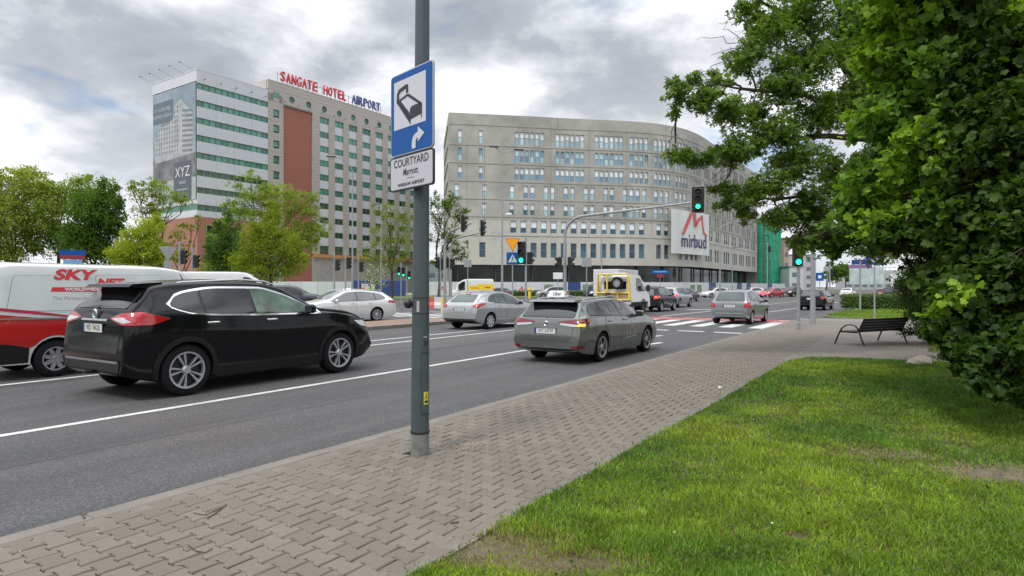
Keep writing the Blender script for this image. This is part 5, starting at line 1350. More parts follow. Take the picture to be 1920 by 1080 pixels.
S = van_spec(5.08, .955, 2.10, wx=(1.02, 4.12), plan=(.04, .18, .15, .8)); S['rw'] = [(0, .90), (.2, .87), (3.0, .86), (3.75, .82), (4.4, .86), (5.08, .9)]
vn = thing('delivery_van', 'white delivery van with red lower half and courier lettering at the left edge', 'van')
B = Body(S, vw, 84); B, P = simple_car(S, vn, vw, body=B, style='cover', step=.07, doors=True)
c_ = S['L'] / 2
for sd in 'RL':
    low = lambda x: 0
    zt = pch([(0.03, 1.18), (1.0, 1.06), (1.9, .97), (2.9, .93), (4.2, .95), (5.0, .7)]); 
    def lowr(x):
        z = .56
        for wx in S['wx']:
            if abs(x - wx) < .42: z = max(z, .345 + math.sqrt(.42**2 - (x - wx)**2))
        return z
    B.decal('red_panel', strip(zt, lowr, .03, 4.9, 60), sd, vr, .010, P, None, step=.06)
    zt2 = pch([(0.03, 1.30), (.6, 1.22), (1.3, 1.10), (1.6, 1.05)]); zb2 = pch([(0.03, 1.25), (.6, 1.17), (1.3, 1.075), (1.6, 1.045)])
    B.decal('red_panel', strip(zt2, zb2, .03, 1.6, 20), sd, M('van_red_dark', (.42, .02, .06), .4), .011, P, None, step=.06)
    B.decal('sill_cladding', [(.02, .30), (.60, .30), (.60, .56), (.30, .64), (.02, .68)], sd, clad, .016, P, clad, step=.06)
    B.decal('sill_cladding', [(1.45, .27), (3.65, .27), (3.65, .50), (1.45, .50)], sd, clad, .016, P, clad, step=.06)
    B.decal('slide_rail', [(.10, 1.075), (1.75, 1.035), (1.75, 1.06), (.10, 1.10)], sd, M('rail_grey', (.2, .2, .2), .5), .024, P, black_soft, step=.06, sk=.02)
    B.decal('side_panel', rounded([(.28, 1.22), (1.62, 1.20), (1.62, 1.85), (.40, 1.84)], .08), sd, vw, .008, P, black_soft, step=.07, flare=.003)
    B.decal('side_door', rounded([(1.72, .55), (2.95, .55), (2.95, 1.88), (1.72, 1.87)], .06), sd, vw, .007, P, black_soft, step=.07, flare=.004)
# lettering on the near side
ysd = lambda x, z: B.bvh.ray_cast(Vector((x, -5, z)), Vector((0, 1, 0)))[0].y - .014
def side_text(txt, x, z, size, mat, **kw):
    y = ysd(x, z); y2 = ysd(x, z + .1); place_text('lettering', txt, mat, frame((x - c_, y, z), (1, 0, 0), (0, y2 - y, .1)), vn, size=size, **kw)
side_text('SKY', 1.33, 1.86, .26, red_pt, bold=.012, sx=1.45, shear=.25)
side_text('NET', 1.96, 1.725, .19, red_pt, bold=.010, sx=1.3, shear=.25)
bx = MB(red_pt); y = ysd(1.6, 1.56) ; y2 = ysd(1.6, 1.64); bx.add([(.95 - c_, y, 1.55), (2.35 - c_, y, 1.55), (2.37 - c_, y2, 1.635), (.98 - c_, y2, 1.635)], [(0, 1, 2, 3)]); bx.build('lettering', vn, smooth=False)
place_text('lettering', 'WORLDWIDE EXPRESS', white_pt, frame((1.66 - c_, ysd(1.66, 1.593) - .004, 1.593), (1, 0, 0), (0, y2 - y, .08)), vn, size=.075, bold=.003, sx=1.25)
side_text('The Partnership that delivers', 1.55, 1.43, .105, M('grey_print', (.38, .38, .40), .5), sx=.95, shear=.25)
car_pose(vn, S, G(105, 706.5), HU + .0, 'R', 1.0)

S = van_spec(5.6, 1.0, 2.45)
t = thing('delivery_van', 'plain white high roof van behind the black sport utility vehicle', 'van')
B = Body(S, vw, 50); simple_car(S, t, vw, body=B, style='cover', step=.12, doors=True, N=50)
t.location = (-16.6, 37.0, 0); t.rotation_euler = (0, 0, math.radians(14)); t.scale = (1.03,) * 3
S = van_spec(5.6, 1.02, 2.6)
t = thing('delivery_van', 'white van with yellow side panel facing left in front of the hoarding', 'van')
B = Body(S, vw, 50); simple_car(S, t, vw, body=B, style='cover', step=.12, doors=True, N=50)
B.decal('yellow_panel', [(.15, 1.2), (3.35, 1.2), (3.35, 1.75), (2.2, 1.75), (2.2, 1.95), (.15, 1.95)], 'L', yellow, .012, B.me and t, None, step=.12).location.x = -S['L'] / 2
B.decal('lettering', [(.5, 1.45), (1.2, 1.45), (1.2, 1.6), (.5, 1.6)], 'L', red_pt, .016, t, None, step=.12).location.x = -S['L'] / 2
B.decal('lettering', [(1.9, 1.4), (2.9, 1.4), (2.9, 1.52), (1.9, 1.52)], 'L', M('print_orange', (.6, .25, .02)), .016, t, None, step=.12).location.x = -S['L'] / 2
t.location = G(885, 561.5); t.rotation_euler = (0, 0, math.radians(183))
S = van_spec(5.2, .98, 2.3); nv = paint('navy_van', (.016, .02, .035))
t = thing('delivery_van', 'dark navy van facing left just behind the yellow recovery truck', 'van')
B = Body(S, nv, 50); simple_car(S, t, nv, body=B, style='cover', step=.12, N=50, gl=glass_t)
t.location = G(1132, 561); t.rotation_euler = (0, 0, math.radians(205))

# ------------------------------------------------------------------ flatbed recovery truck
yp = M('truck_yellow', (.72, .55, .09), .5, var=.12, vs=6); wm = paint('truck_white', (.62, .62, .58), 0, .4)
tr = thing('recovery_truck', 'white flatbed recovery truck with yellow rear rack and spare wheel', 'truck', Vector((5.95, 36.4, 0)), HU + .02, scale=1.0)
b = MB(wm)
prof = [(0, .75), (0, 2.22), (.12, 2.32), (1.35, 2.34), (1.75, 2.25), (2.45, 1.42), (3.05, 1.15), (3.2, .9), (3.22, .45), (2.9, .40), (2.9, .75)]
n = len(prof)
for s_, y0, y1 in ((1, .93, .98), ):
    pass
vs = []
for y, k in ((-.98, .0), (-.94, .05), (.94, .05), (.98, .0)):
    f = 1. if abs(y) < .96 else .0
    for x, z in prof: vs.append((x, y * (1 - .10 * max(0, z - 1.3)) if True else y, z))
fs = [tuple(range(n)), tuple(range(3 * n, 4 * n))[::-1]] + [(r * n + i, r * n + (i + 1) % n, (r + 1) * n + (i + 1) % n, (r + 1) * n + i) for r in range(3) for i in range(n)]
b.add(vs, fs); b.build('cab', tr, ang=30)
b = MB(glass_t)
for s_ in (-1, 1):
    ww = lambda z: s_ * (.984 * (1 - .10 * max(0, z - 1.3)))
    b.add([(x, ww(z), z) for x, z in ((1.0, 1.42), (2.25, 1.36), (2.3, 1.45), (1.72, 2.12), (1.0, 2.14))], [(0, 1, 2, 3, 4)])
b.build('side_window', tr, smooth=False, fix=False)
b = MB(glass_d); b.box((-.006, .35, 1.72), (.02, .62, .44), ch=.004); b.box((-.006, -.42, 1.72), (.02, .55, .44), ch=.004); b.build('rear_window', tr)
b = MB(glass_d); b.quad((2.47, -.82, 1.45), (2.47, .82, 1.45), (1.78, .76, 2.22), (1.78, -.76, 2.22)); b.build('windscreen', tr, smooth=False)
b = MB(M('truck_bed_grey', (.10, .10, .10), .6, var=.2, vs=5)); b.box((-2.3, 0, .82), (4.4, 2.05, .12), ch=.02); b.box((-2.0, 0, .66), (4.6, .8, .2)); b.build('flat_bed', tr)
b = MB(white_pt); b.box((-2.3, -1.045, .70), (4.2, .03, .16)); b.build('side_guard', tr)
# rack
fr = link('rack', None, tr, (-.32, 0, 0))
def bar(p, q, r_=.055): m = MB(yp); m.tube([p, q], r_, 6); return m.build('rack_bar', fr)
for y in (-1.0, 1.0): bar((0, y, .85), (0, y * .92, 2.34))
bar((0, -.92, 2.34), (0, .92, 2.34)); bar((0, -1, 1.28), (0, 1, 1.28)); bar((0, -1, .88), (0, 1, .88)); bar((0, .35, .88), (0, .35, 2.34)); bar((0, -.3, .88), (0, -.3, 1.28))
for y in (-.92, .92): bar((0, y, 2.3), (.30, y, .9))
for y in (-1.0, 1.0):
    m = MB(yp); m.add([(0, y, .88), (.32, y * .98, .88), (.10, y * .93, 2.32), (0, y * .93, 2.32), (0, y - .03, .88), (.32, y * .98 - .03, .88), (.10, y * .93 - .03, 2.32), (0, y * .93 - .03, 2.32)], [(0, 1, 2, 3), (7, 6, 5, 4), (0, 3, 7, 4), (1, 2, 6, 5), (3, 2, 6, 7)]); m.build('rack_side', tr, (-.32, 0, 0), smooth=False)
m = MB(M('plywood', (.32, .24, .13), .8, var=.15, vs=5)); m.box((.03, 0, 1.08), (.03, 1.9, .38)); m.build('plywood_board', tr, (-.32, 0, 0))
m = MB(M('rope', (.10, .07, .05), .9))
for k in range(6): m.tube([(-.06, .12 + .06 * k, 1.30), (-.09, .12 + .065 * k, .95), (-.03, .14 + .06 * k, .9)], .028, 6)
m.build('rope_coil', tr, (-.32, 0, 0))
rm, tm = make_wheel(.36, .20, .2, 'cover', galv, 28)
sw = link('spare_wheel', rm, tr, (-.50, -.35, 1.83)); sw.rotation_euler = (0, 0, -math.pi / 2); link('tyre', tm, sw)
rm, tm = make_wheel(.38, .21, .24, 'cover', alloy_b, 28)
for x, s_ in ((2.05, -1), (2.05, 1), (-2.6, -1), (-2.6, 1)):
    o = link('wheel', rm, tr, (x, s_ * .88, .38)); o.rotation_euler = (0, 0, 0 if s_ < 0 else math.pi); link('tyre', tm, o)
for s_ in (-1, 1):
    b = MB(black_pl); b.box((2.2, s_ * 1.22, 1.55), (.10, .22, .38), ch=.03); b.tube([(2.25, s_ * 1.0, 1.4), (2.2, s_ * 1.2, 1.5)], .02, 5); b.build('door_mirror', tr)
    b = MB(clad); n_ = 14; arc = [(2.05 + .50 * math.cos(a), .40 + .50 * math.sin(a)) for a in np.linspace(0, math.pi, n_)] + [(2.05 + .42 * math.cos(a), .40 + .42 * math.sin(a)) for a in np.linspace(math.pi, 0, n_)]
    b.prism(arc, s_ * .80, s_ * 1.0, axis='y'); b.build('wheel_arch', tr)
    b = MB(clad); b.box((1.2, s_ * .97, .62), (.9, .05, .22), ch=.02); b.build('door_step', tr)
b = MB(galv); b.tube([(-.25, -.75, 2.40), (-.25, .75, 2.40)], .05, 8); b.box((.2, .55, 2.45), (.5, .6, .12), ch=.03); b.build('beacon_bar', tr)
b = MB(lamp_red); b.box((-4.52, -.85, .78), (.03, .35, .12), ch=.01); b.box((-4.52, .85, .78), (.03, .35, .12), ch=.01); b.build('tail_light', tr)
# box truck in front of it
bt = thing('box_truck', 'plain white box lorry standing ahead of the recovery truck', 'truck', Vector((8.7, 52.5, 0)), HU + .02)
b = MB(M('box_body_white', (.60, .61, .62), .5, var=.05, vs=1)); b.box((0, 0, 1.95), (4.4, 2.2, 2.15), ch=.03); b.build('box_body', bt)
b = MB(wm); b.box((3.1, 0, 1.35), (1.7, 2.0, 1.7), ch=.15); b.build('cab', bt); b = MB(galv); b.box((2.6, .5, 2.7), (1.0, 1.2, .5), ch=.1); b.build('roof_deflector', bt)
b = MB(clad); b.box((0, 0, .7), (4.4, .9, .25)); b.build('chassis', bt)
for x, s_ in ((2.9, -1), (2.9, 1), (-1.2, -1), (-1.2, 1)):
    o = link('wheel', rm, bt, (x, s_ * .9, .38)); o.rotation_euler = (0, 0, 0 if s_ < 0 else math.pi); link('tyre', tm, o)
# ------------------------------------------------------------------ the near lamp column with its two signs
P0 = Vector((POLE.x, POLE.y, 0))
lamp = thing('lamp_column', 'thick grey lamp column standing on the pavers carrying the two signs', 'lamp post', P0)
lamp.rotation_euler = (0, math.radians(.35), 0)
r0, r1 = .083, .062
b = MB(post_dark); b.tube([(0, 0, .34), (0, 0, 1.2), (0, 0, 3.5), (0, 0, 10.6), (0, 0, 11.2)], [r0, r0 - .004, r1 + .005, r1 - .012, r1 - .016], 28); b.tube([(0, 0, 11.1), (-.4 * UY, .4 * UX, 11.5), (-1.5 * UY, 1.5 * UX, 11.7)], .035, 8); b.build('pole', lamp)
b = MB(M('concrete_sleeve', (.19, .19, .175), .9, var=.3, vs=14, var2=.2, vs2=3, bump=.5, bs=60)); b.lathe([(.084, .08), (.086, .11), (.083, .325)], 28); b.build('base_sleeve', lamp)
b = MB(black_pl); b.lathe([(.084, .318), (.089, .322), (.089, .338), (.084, .342)], 28); b.build('rubber_band', lamp)
b = MB(galv); b.box((-1.75 * UY, 1.75 * UX, 11.72), (.7, .3, .14), rz=ROADROT + math.pi / 2, ch=.05); b.build('lamp_head', lamp)
# view-facing frame on the column's surface
def on_pole(ang, z, r_=None):
    """ang measured from the direction to the camera, + = to the right"""
    base = math.atan2(-P0.y, -P0.x) + ang; rr_ = (r_ or (r0 - .004 * z)) ; return Vector((math.cos(base) * rr_, math.sin(base) * rr_, z)), Vector((math.cos(base), math.sin(base), 0))
def curved_patch(name, a0, a1, z0, z1, mat, off, parent=lamp, n=8):
    b = MB(mat); vs = []
    for i in range(n + 1):
        for z in (z0, z1):
            p, nn = on_pole(a0 + (a1 - a0) * i / n, z); p2 = p + nn * off; vs.append(tuple(p2))
    b.add(vs, [(2 * i, 2 * i + 2, 2 * i + 3, 2 * i + 1) for i in range(n)]); return b.build(name, parent, fix=False)
curved_patch('access_door', .12, 1.0, .50, 1.05, post_dark, .0035)
for a0, a1, z0, z1 in ((.12, 1.0, .498, .503), (.12, 1.0, 1.05, 1.055), (.10, .125, .498, 1.055)): curved_patch('door_gap', a0, a1, z0, z1, black_soft, .0045)
curved_patch('warning_sticker', .38, .98, .585, .70, M('sticker_yellow', (.66, .60, .05), .5), .006)
def tri_sticker():
    b = MB(ink); vs = []
    for (a, z) in ((.50, .64), (.86, .64), (.68, .692)): p, nn = on_pole(a, z); vs.append(tuple(p + nn * .008))
    b.add(vs, [(0, 1, 2)]); b.build('warning_symbol', lamp, fix=False, smooth=False)
    b = MB(M('sticker_yellow', (.66, .60, .05))); vs = []
    for (a, z) in ((.57, .646), (.79, .646), (.68, .680)): p, nn = on_pole(a, z); vs.append(tuple(p + nn * .0095))
    b.add(vs, [(0, 1, 2)]); b.build('warning_symbol', lamp, fix=False, smooth=False)
tri_sticker(); curved_patch('warning_text', .46, .90, .60, .622, ink, .008); curved_patch('warning_symbol', .66, .70, .652, .672, ink, .011, n=2)
curved_patch('torn_sticker', .40, .80, 1.12, 1.16, M('sticker_dark', (.03, .03, .03), .6), .005); curved_patch('torn_sticker', .30, .78, 1.19, 1.20, M('sticker_pale', (.4, .4, .38), .6), .005); curved_patch('torn_sticker', -.45, -.15, 1.42, 1.52, M('sticker_pale', (.4, .4, .38), .6), .005)
curved_patch('cable_tie', -1.57, 1.57, 1.545, 1.551, black_pl, .003, n=16); curved_patch('cable_tie', -1.57, 1.57, 1.40, 1.406, black_pl, .003, n=16)
p, nn = on_pole(-1.45, 1.49); b = MB(black_pl); b.lathe([(.001, -.04), (.025, -.035), (.04, -.01), (.04, .015), (.02, .04), (.001, .042)], 12, (p.x + nn.x * .035, p.y + nn.y * .035, 1.49)); b.build('rubber_cap', lamp)

def sign_frame(px_l, px_r, py_l, py_r, Y):
    pass
# the sign plane faces oncoming walkers: its left edge is farther back
SR = Vector((math.cos(math.radians(47.5)), -math.sin(math.radians(47.5)), 0)); SN = SR.cross(Vector((0, 0, 1)))   # SN points to the viewer's side
SN = Vector((-math.sin(math.radians(47.5)), -math.cos(math.radians(47.5)), 0))
sc_ = Vector((P0.x, P0.y, 0)) + SN * .115
def splate(bld, w, h, rad, t0, t1):
    bld.prism(rounded([(-w / 2, -h / 2), (w / 2, -h / 2), (w / 2, h / 2), (-w / 2, h / 2)], rad, 5), t0, t1)
zT = 1.65 + (537 - 136) * P0.y / F; zM = 1.65 + (537 - 292) * P0.y / F; zB = 1.65 + (537 - 358) * P0.y / F
SW, SH = .68, zT - zM - .006
sg = thing('road_sign', 'blue road sign with black bed symbol and white right turn arrow', 'road sign', sc_ + Vector((0, 0, (zT + zM) / 2)) + SR * .04)
sg.rotation_euler = (0, 0, math.atan2(SR.y, SR.x) )
SF = frame((0, 0, 0), (1, 0, 0), (0, 0, 1))     # local: x right, z up, normal -y towards the viewer
def flat(name, parent, mat, polys, d):
    b = MB(mat)
    for pl in polys: b.add([(x, -d, z) for x, z in pl], [tuple(range(len(pl)))])
    return b.build(name, parent, smooth=False, fix=False)
b = MB(sign_grey); b.X = SF; splate(b, SW, SH, .045, -.012, .0); b.build('backing_plate', sg)
b = MB(M('sign_rim_white', (.50, .53, .58), .4)); b.X = SF; splate(b, SW - .006, SH - .006, .043, .0, .0035); b.build('white_rim', sg)
b = MB(blue_sign); b.X = SF; splate(b, SW - .022, SH - .022, .036, .0035, .0055); b.build('blue_field', sg)
wsg = M('sign_white_film', (.55, .57, .62), .4)
hw_, hh_ = .238, .335; cz = .10
PX0, PX1, PZ0, PZ1 = -.275, .235, -.135, .305
flat('white_panel', sg, wsg, [[(PX0, PZ0), (PX1, PZ0), (PX1, PZ1), (PX0, PZ1)]], .008)
# bed: head frame upper left, long side rails, foot board lower right
def N_(x, z): return (PX0 + x * (PX1 - PX0), PZ1 - z * (PZ1 - PZ0))
bed = [[(.10, .26), (.16, .17), (.40, .12), (.46, .14), (.47, .30), (.40, .31), (.39, .205), (.20, .25), (.17, .29)], [(.10, .26), (.17, .29), (.18, .43), (.12, .46), (.09, .44)], [(.10, .44), (.16, .41), (.52, .80), (.52, .95), (.48, .90)],
       [(.18, .385), (.44, .325), (.50, .345), (.86, .60), (.86, .66), (.44, .375), (.20, .43)], [(.16, .41), (.22, .42), (.50, .72), (.51, .84)], [(.52, .66), (.58, .61), (.86, .60), (.89, .62), (.89, .82), (.86, .83), (.54, .87), (.51, .84)], [(.515, .86), (.54, .86), (.54, .97), (.515, .965)], [(.86, .82), (.885, .82), (.885, .91), (.86, .905)]]
flat('bed_symbol', sg, ink, [[N_(*q) for q in pl][::-1] for pl in bed], .0105)
arr = []
for k in range(9):
    a = math.pi - k * math.pi / 16; arr.append((.205 + .105 * math.cos(a) - .09, -.335 + .115 * math.sin(a) - .0))
outer_ = [(.02, -.345)] + [(.115 + .095 * math.cos(math.pi - k * math.pi / 16), -.295 + .085 * math.sin(math.pi - k * math.pi / 16)) for k in range(9)]
inner_ = [(.115 + .035 * math.cos(math.pi - k * math.pi / 16), -.295 + .035 * math.sin(math.pi - k * math.pi / 16)) for k in range(9)] + [(.08, -.345)]
q_ = [(outer_[i], outer_[i + 1], inner_[i], inner_[i - 1] if i else inner_[-1]) for i in range(9)]
strip_o = outer_; strip_i = [(.08, -.345)] + inner_[:-1]
flat('turn_arrow', sg, wsg, [[strip_o[i], strip_i[i], strip_i[i + 1], strip_o[i + 1]][::-1] for i in range(9)] + [[(.115, -.295), (.215, -.232), (.115, -.162)]], .0095)
b = MB(galv)
for z in (-.25, .25): b.box((-.04, .05, z), (.30, .03, .04)); b.box((-.04, .10, z), (.20, .16, .03))
b.build('bracket', sg, smooth=False)
HW, HH = .68, zM - zB - .006
hn = thing('name_plate', 'white hotel direction plate with black lettering below the blue sign', 'sign plate', sc_ + Vector((0, 0, (zM + zB) / 2)) + SR * .04 + SN * .003); hn.rotation_euler = sg.rotation_euler
b = MB(black_pl); b.X = SF; splate(b, HW + .015, HH, .035, -.014, .002); b.build('backing_plate', hn)
b = MB(M('plate_pale_grey', (.50, .50, .54), .45)); b.X = SF; splate(b, HW - .016, HH - .03, .026, .002, .0045); b.build('face_plate', hn)
def ptxt(nm, t, z, size, mat=ink, **kw): return place_text(nm, t, mat, frame((0, -.0065, z), (1, 0, 0), (0, 0, 1)), hn, size=size, **kw)
ptxt('lettering', 'COURTYARD', .088, .100, sx=.92, bold=.0010, res=4)
ptxt('lettering', 'Marriott.', -.0, .088, sx=.78, bold=.0008, shear=.12)
ptxt('lettering', 'WARSAW AIRPORT', -.108, .040, sx=1.1, bold=.0015, spacing=1.12)
flat('divider_line', hn, ink, [[(-.06, -.058), (.06, -.058), (.06, -.054), (-.06, -.054)]], .0065)
b = MB(galv); b.box((-.04, .05, 0), (.30, .03, .04)); b.box((-.04, .10, 0), (.20, .16, .03)); b.build('bracket', hn, smooth=False)

# ------------------------------------------------------------------ signals, lamp columns, signs
green_lit = M('signal_green_lit', (.02, .5, .25), .3, emit=(.02, .95, .42), es=2.2)
lens_off = M('signal_lens_off', (.03, .03, .03), .2); hous = M('signal_housing', (.012, .014, .014), .5); galv_p = M('signal_post_grey', (.30, .32, .33), .5, metal=.2, var=.1, vs=6)
face_to_cam = lambda p: math.atan2(-p[1], -p[0]) + math.pi / 2
def head(parent, x, y, z, rz=0., lit=True, n=3, size=.3, board=False):
    """signal head; front looks along -y when rz = 0; returns housing object"""
    h = n * size * 1.14; b = MB(hous); b.box((0, 0, 0), (size * 1.2, size * .75, h), ch=.03)
    if board: b.use(M('signal_board', (.02, .02, .02), .5)); b.box((0, .05, 0), (size * 2.0, .02, h * 1.22)); b.use(M('signal_board_edge', (.45, .45, .42), .5)); b.box((0, .055, 0), (size * 2.0 + .06, .015, h * 1.22 + .06))
    o = b.build('signal_head', parent, (x, y, z), rz)
    for k in range(n):
        zz = h / 2 - size * 1.14 * (k + .5); on = lit and k == n - 1
        l = MB(green_lit if on else lens_off); l.lathe([(.001, -size * .42), (size * .25, -size * .405), (size * .36, -size * .38)], 16, (0, 0, 0), axis='y'); l.build('lens', o, (0, 0, zz))
        v = MB(hous); m = 12; vs = []
        for i in range(m + 1):
            a = math.radians(-25 + 230 * i / m); vs.append((math.cos(a) * size * .46, -size * .36, math.sin(a) * size * .46)); vs.append((math.cos(a) * size * .46, -size * (.36 + .62 * max(.15, math.sin(a) * .5 + .5)), math.sin(a) * size * .46))
        v.add(vs, [(2 * i, 2 * i + 2, 2 * i + 3, 2 * i + 1) for i in range(m)]); v.build('visor', o, (0, 0, zz), fix=False)
    return o
def signal(label, p, heads, h=3.3, r_=.057, mast=None, name='traffic_signal', tilt=None):
    """heads: (dx, dy, z, rz, lit, n, size)"""
    t = thing(name, label, 'traffic light', (p[0], p[1], p[2] if len(p) > 2 else 0))
    b = MB(galv_p)
    if mast:
        (mx, my, mz, r0_) = mast; L_ = math.hypot(mx, my); k = .9; dx, dy = mx / L_, my / L_
        pts = [(0, 0, 0), (0, 0, mz - 1.3)] + [(dx * 1.3 * (1 - math.cos(a)), dy * 1.3 * (1 - math.cos(a)), mz - 1.3 + 1.1 * math.sin(a)) for a in np.linspace(.2, math.pi / 2, 6)] + [(mx, my, mz + .10)]
        b.tube(pts, [r0_, r0_ * .8] + [r0_ * .72] * 6 + [r0_ * .45], 12); b.build('mast', t)
    else: b.tube([(0, 0, 0), (0, 0, h)], r_, 10); b.lathe([(r_ * 1.3, 0), (r_ * 1.3, .25), (r_, .27)], 10); b.build('pole', t)
    for hd in heads: head(t, *hd)
    return t
fc = lambda p: face_to_cam(p)
def rzc(px, Y, extra=0.): p = at(px, HOR, Y); return math.atan2(-p.y, -p.x) + math.pi / 2 + extra
# mast arm over the near carriageway
p = at(1059, HOR, 38.0); e = at(1303, 382, 33.4); z = e.z
signal('curved mast signal with lit green head hanging over the road', (p.x, p.y, .1), [(e.x - p.x + .10, e.y - p.y - .2, at(1307, 375, 33.4).z - .1, rzc(1307, 33), True, 3, .33, True)], mast=(e.x - p.x, e.y - p.y, z - .12, .115))
p = at(986, HOR, 34.5)
signal('green lit signal beside the orange triangle sign on the median', (p.x, p.y, .12), [(-.22, 0, at(978, 474, 34.5).z - .12, rzc(978, 34, -.35), True, 3, .36), (.22, .12, at(996, 484, 34.5).z - .12, rzc(978, 34, 1.9), False, 2, .3)], h=at(986, 449, 34.5).z)
for k_, (px, Y) in enumerate(((1061, 38.0),)):
    p = at(px - 2, HOR, 37.6)
    signal('pair of side facing signals on a post behind the ride sign', (p.x, p.y, .1), [(-.32, 0, at(px, 493, 38).z - .1, rzc(px, 38, -1.2), False, 2, .30), (.32, 0, at(px, 493, 38).z - .1, rzc(px, 38, 1.2), False, 2, .30)], h=3.2)
p = at(1497, HOR, 25.8)
p = G(1497, 618, .12); signal('slim pedestrian side signal with green lamp at the crossing corner', (p.x, p.y, .12), [(-.03, 0, at(1496, 488, p.y).z - .12 + .25, rzc(1497, 25, .35), True, 3, .27)], h=at(1497, 500, p.y).z)
p = at(834, HOR, 47); e = at(884, 424, 44)
signal('left curved mast signal above the red and white barrier', (p.x, p.y, .1), [(at(869, 420, 44.6).x - p.x, at(869, 420, 44.6).y - p.y, at(869, 421, 44.6).z, rzc(869, 45, 1.15), False, 3, .30, True)], mast=(e.x - p.x, e.y - p.y, e.z, .12))
p = at(845, HOR, 56); e = at(912, 438, 52)
signal('smaller curved mast signal right of the left one', (p.x, p.y, .1), [(at(905, 430, 52.4).x - p.x, at(905, 430, 52.4).y - p.y, at(905, 430, 52.4).z, rzc(905, 52, 1.1), False, 3, .32, True)], mast=(e.x - p.x, e.y - p.y, e.z, .11))
for px, py, Y, nh, lit, lab in ((826, 495, 47.5, 2, False, 'dark double signal low on a post left of the street tree'), (843, 495, 48.5, 2, False, 'second dark double signal close to the street tree trunk'), (627, 497, 46, 1, False, 'black signal on a thin post nearest the white estate roof'), (648, 493, 44, 1, False, 'tall black signal above the windscreen of the white estate'),
        (672, 500, 50, 1, False, 'signal seen from behind right of the lamp mast'), (752, 510, 60, 2, True, 'far pair of green lit signals left of the near column'), (763, 516, 66, 1, True, 'farthest green lit signal beside the far pair'), (361, 490, 40, 1, False, 'black signal in front of the brick hotel base'), (337, 482, 36, 1, False, 'signal on a white post by the triangular sign back'), (1439, 467, 80, 1, False, 'dark signal hanging before the green netting'), (1556, 512, 60, 1, False, 'small dark signal in front of the far roadside tree')):
    p = at(px, HOR, Y); zz = at(px, py, Y).z
    hs_ = [((.20 if nh == 2 else .22), 0, zz, rzc(px, Y, .9 if not lit else .1), lit, 3 if nh == 1 else 3, .24 if not lit else .26)]
    if nh == 2: hs_.append((-.22, 0, zz + .1, rzc(px, Y, -.9 if not lit else .1), lit, 3, .24))
    signal(lab, (p.x, p.y, 0), hs_, h=zz + .9)
def lamppost(label, px, Y, h, arms, r_=.09):
    p = at(px, HOR, Y); t = thing('lamp_column', label, 'lamp post', (p.x, p.y, 0)); b = MB(galv_p)
    b.tube([(0, 0, 0), (0, 0, 1.5), (0, 0, h)], [r_ * 1.3, r_, r_ * .55], 10)
    for (ax, ay, az, cv) in arms:
        if cv: b.tube([(0, 0, h)] + [(ax * (1 - math.cos(a)), ay * (1 - math.cos(a)), h + az * math.sin(a)) for a in np.linspace(.15, math.pi / 2, 7)], r_ * .5, 6)
        else: b.tube([(0, 0, h - .1), (ax, ay, h + az)], r_ * .45, 6)
    b.build('pole', t)
    for (ax, ay, az, cv) in arms:
        m = MB(M('lamp_head_grey', (.14, .145, .15), .5)); m.box((0, 0, 0), (.78, .30, .13), ch=.05); o = m.build('lamp_head', t, (ax * 1.12, ay * 1.12, h + az + .02), math.atan2(ay, ax)); 
    return t
lamppost('tall double headed lamp column in front of the concrete building', 941.5, 48.5, at(941, 285, 48.5).z, [(-.55, -.1, .38, 0), (1.15, .2, .22, 0)])
lamppost('tall curved lamp column in front of the hotel windows', 661, 52, at(663, 325, 52).z, [(-1.5, -.3, 1.3, 1)])
lamppost('thin pale lamp column before the split trunk tree', 714.5, 62, at(714, 392, 62).z, [(-.4, 0, .5, 1)], .07)
lamppost('thin lamp column behind the mast arm signal', 1128, 74, at(1128, 398, 74).z, [(.6, 0, .75, 1)], .08)
lamppost('lamp column right of the builder banner', 1350, 90, at(1350, 430, 90).z, [(1.6, .3, .8, 1)], .10)
lamppost('bare grey column on the plaza next to the green pedestrian signal', 1524, G(1524, 608, .12).y, 8.5, [(-.8, .2, .6, 1)], .088)
lamppost('white pole in front of the white site fence by the hotel', 1373, 84, at(1373, 470, 84).z, [(.4, 0, .4, 1)], .06)
def flag_sign(label, px, py, Y, poly, mats, h=None, name='road_sign', extra=0., post_r=.035, back=False, group=None):
    p = at(px, HOR, Y); z = at(px, py, Y).z; t = thing(name, label, 'road sign', (p.x, p.y, 0.05), rzc(px, Y, extra), group)
    b = MB(galv_p); b.tube([(0, .03, 0), (0, .03, h or z + .3)], post_r, 8); b.build('post', t)
    for k, (pl, mt, nm) in enumerate(mats):
        m = MB(mt); m.prism([(x, zz + z) for x, zz in pl], -.01 - .006 * k, .0 - .006 * k, axis='y'); m.build(nm, t, smooth=False)
    return t
sq = lambda w, h_, cz=0.: [(-w / 2, cz - h_ / 2), (w / 2, cz - h_ / 2), (w / 2, cz + h_ / 2), (-w / 2, cz + h_ / 2)]
tri = lambda s_, c=0., up=-1: [(-s_ / 2, c - up * s_ * -.29 * -1), (0, c + up * s_ * .58), (s_ / 2, c - up * s_ * .29)] if False else ([(-s_ / 2, c + s_ * .29), (s_ / 2, c + s_ * .29), (0, c - s_ * .58)] if up < 0 else [(-s_ / 2, c - s_ * .29), (s_ / 2, c - s_ * .29), (0, c + s_ * .58)])
org = M('sign_orange_yellow', (.85, .36, .01), .4)
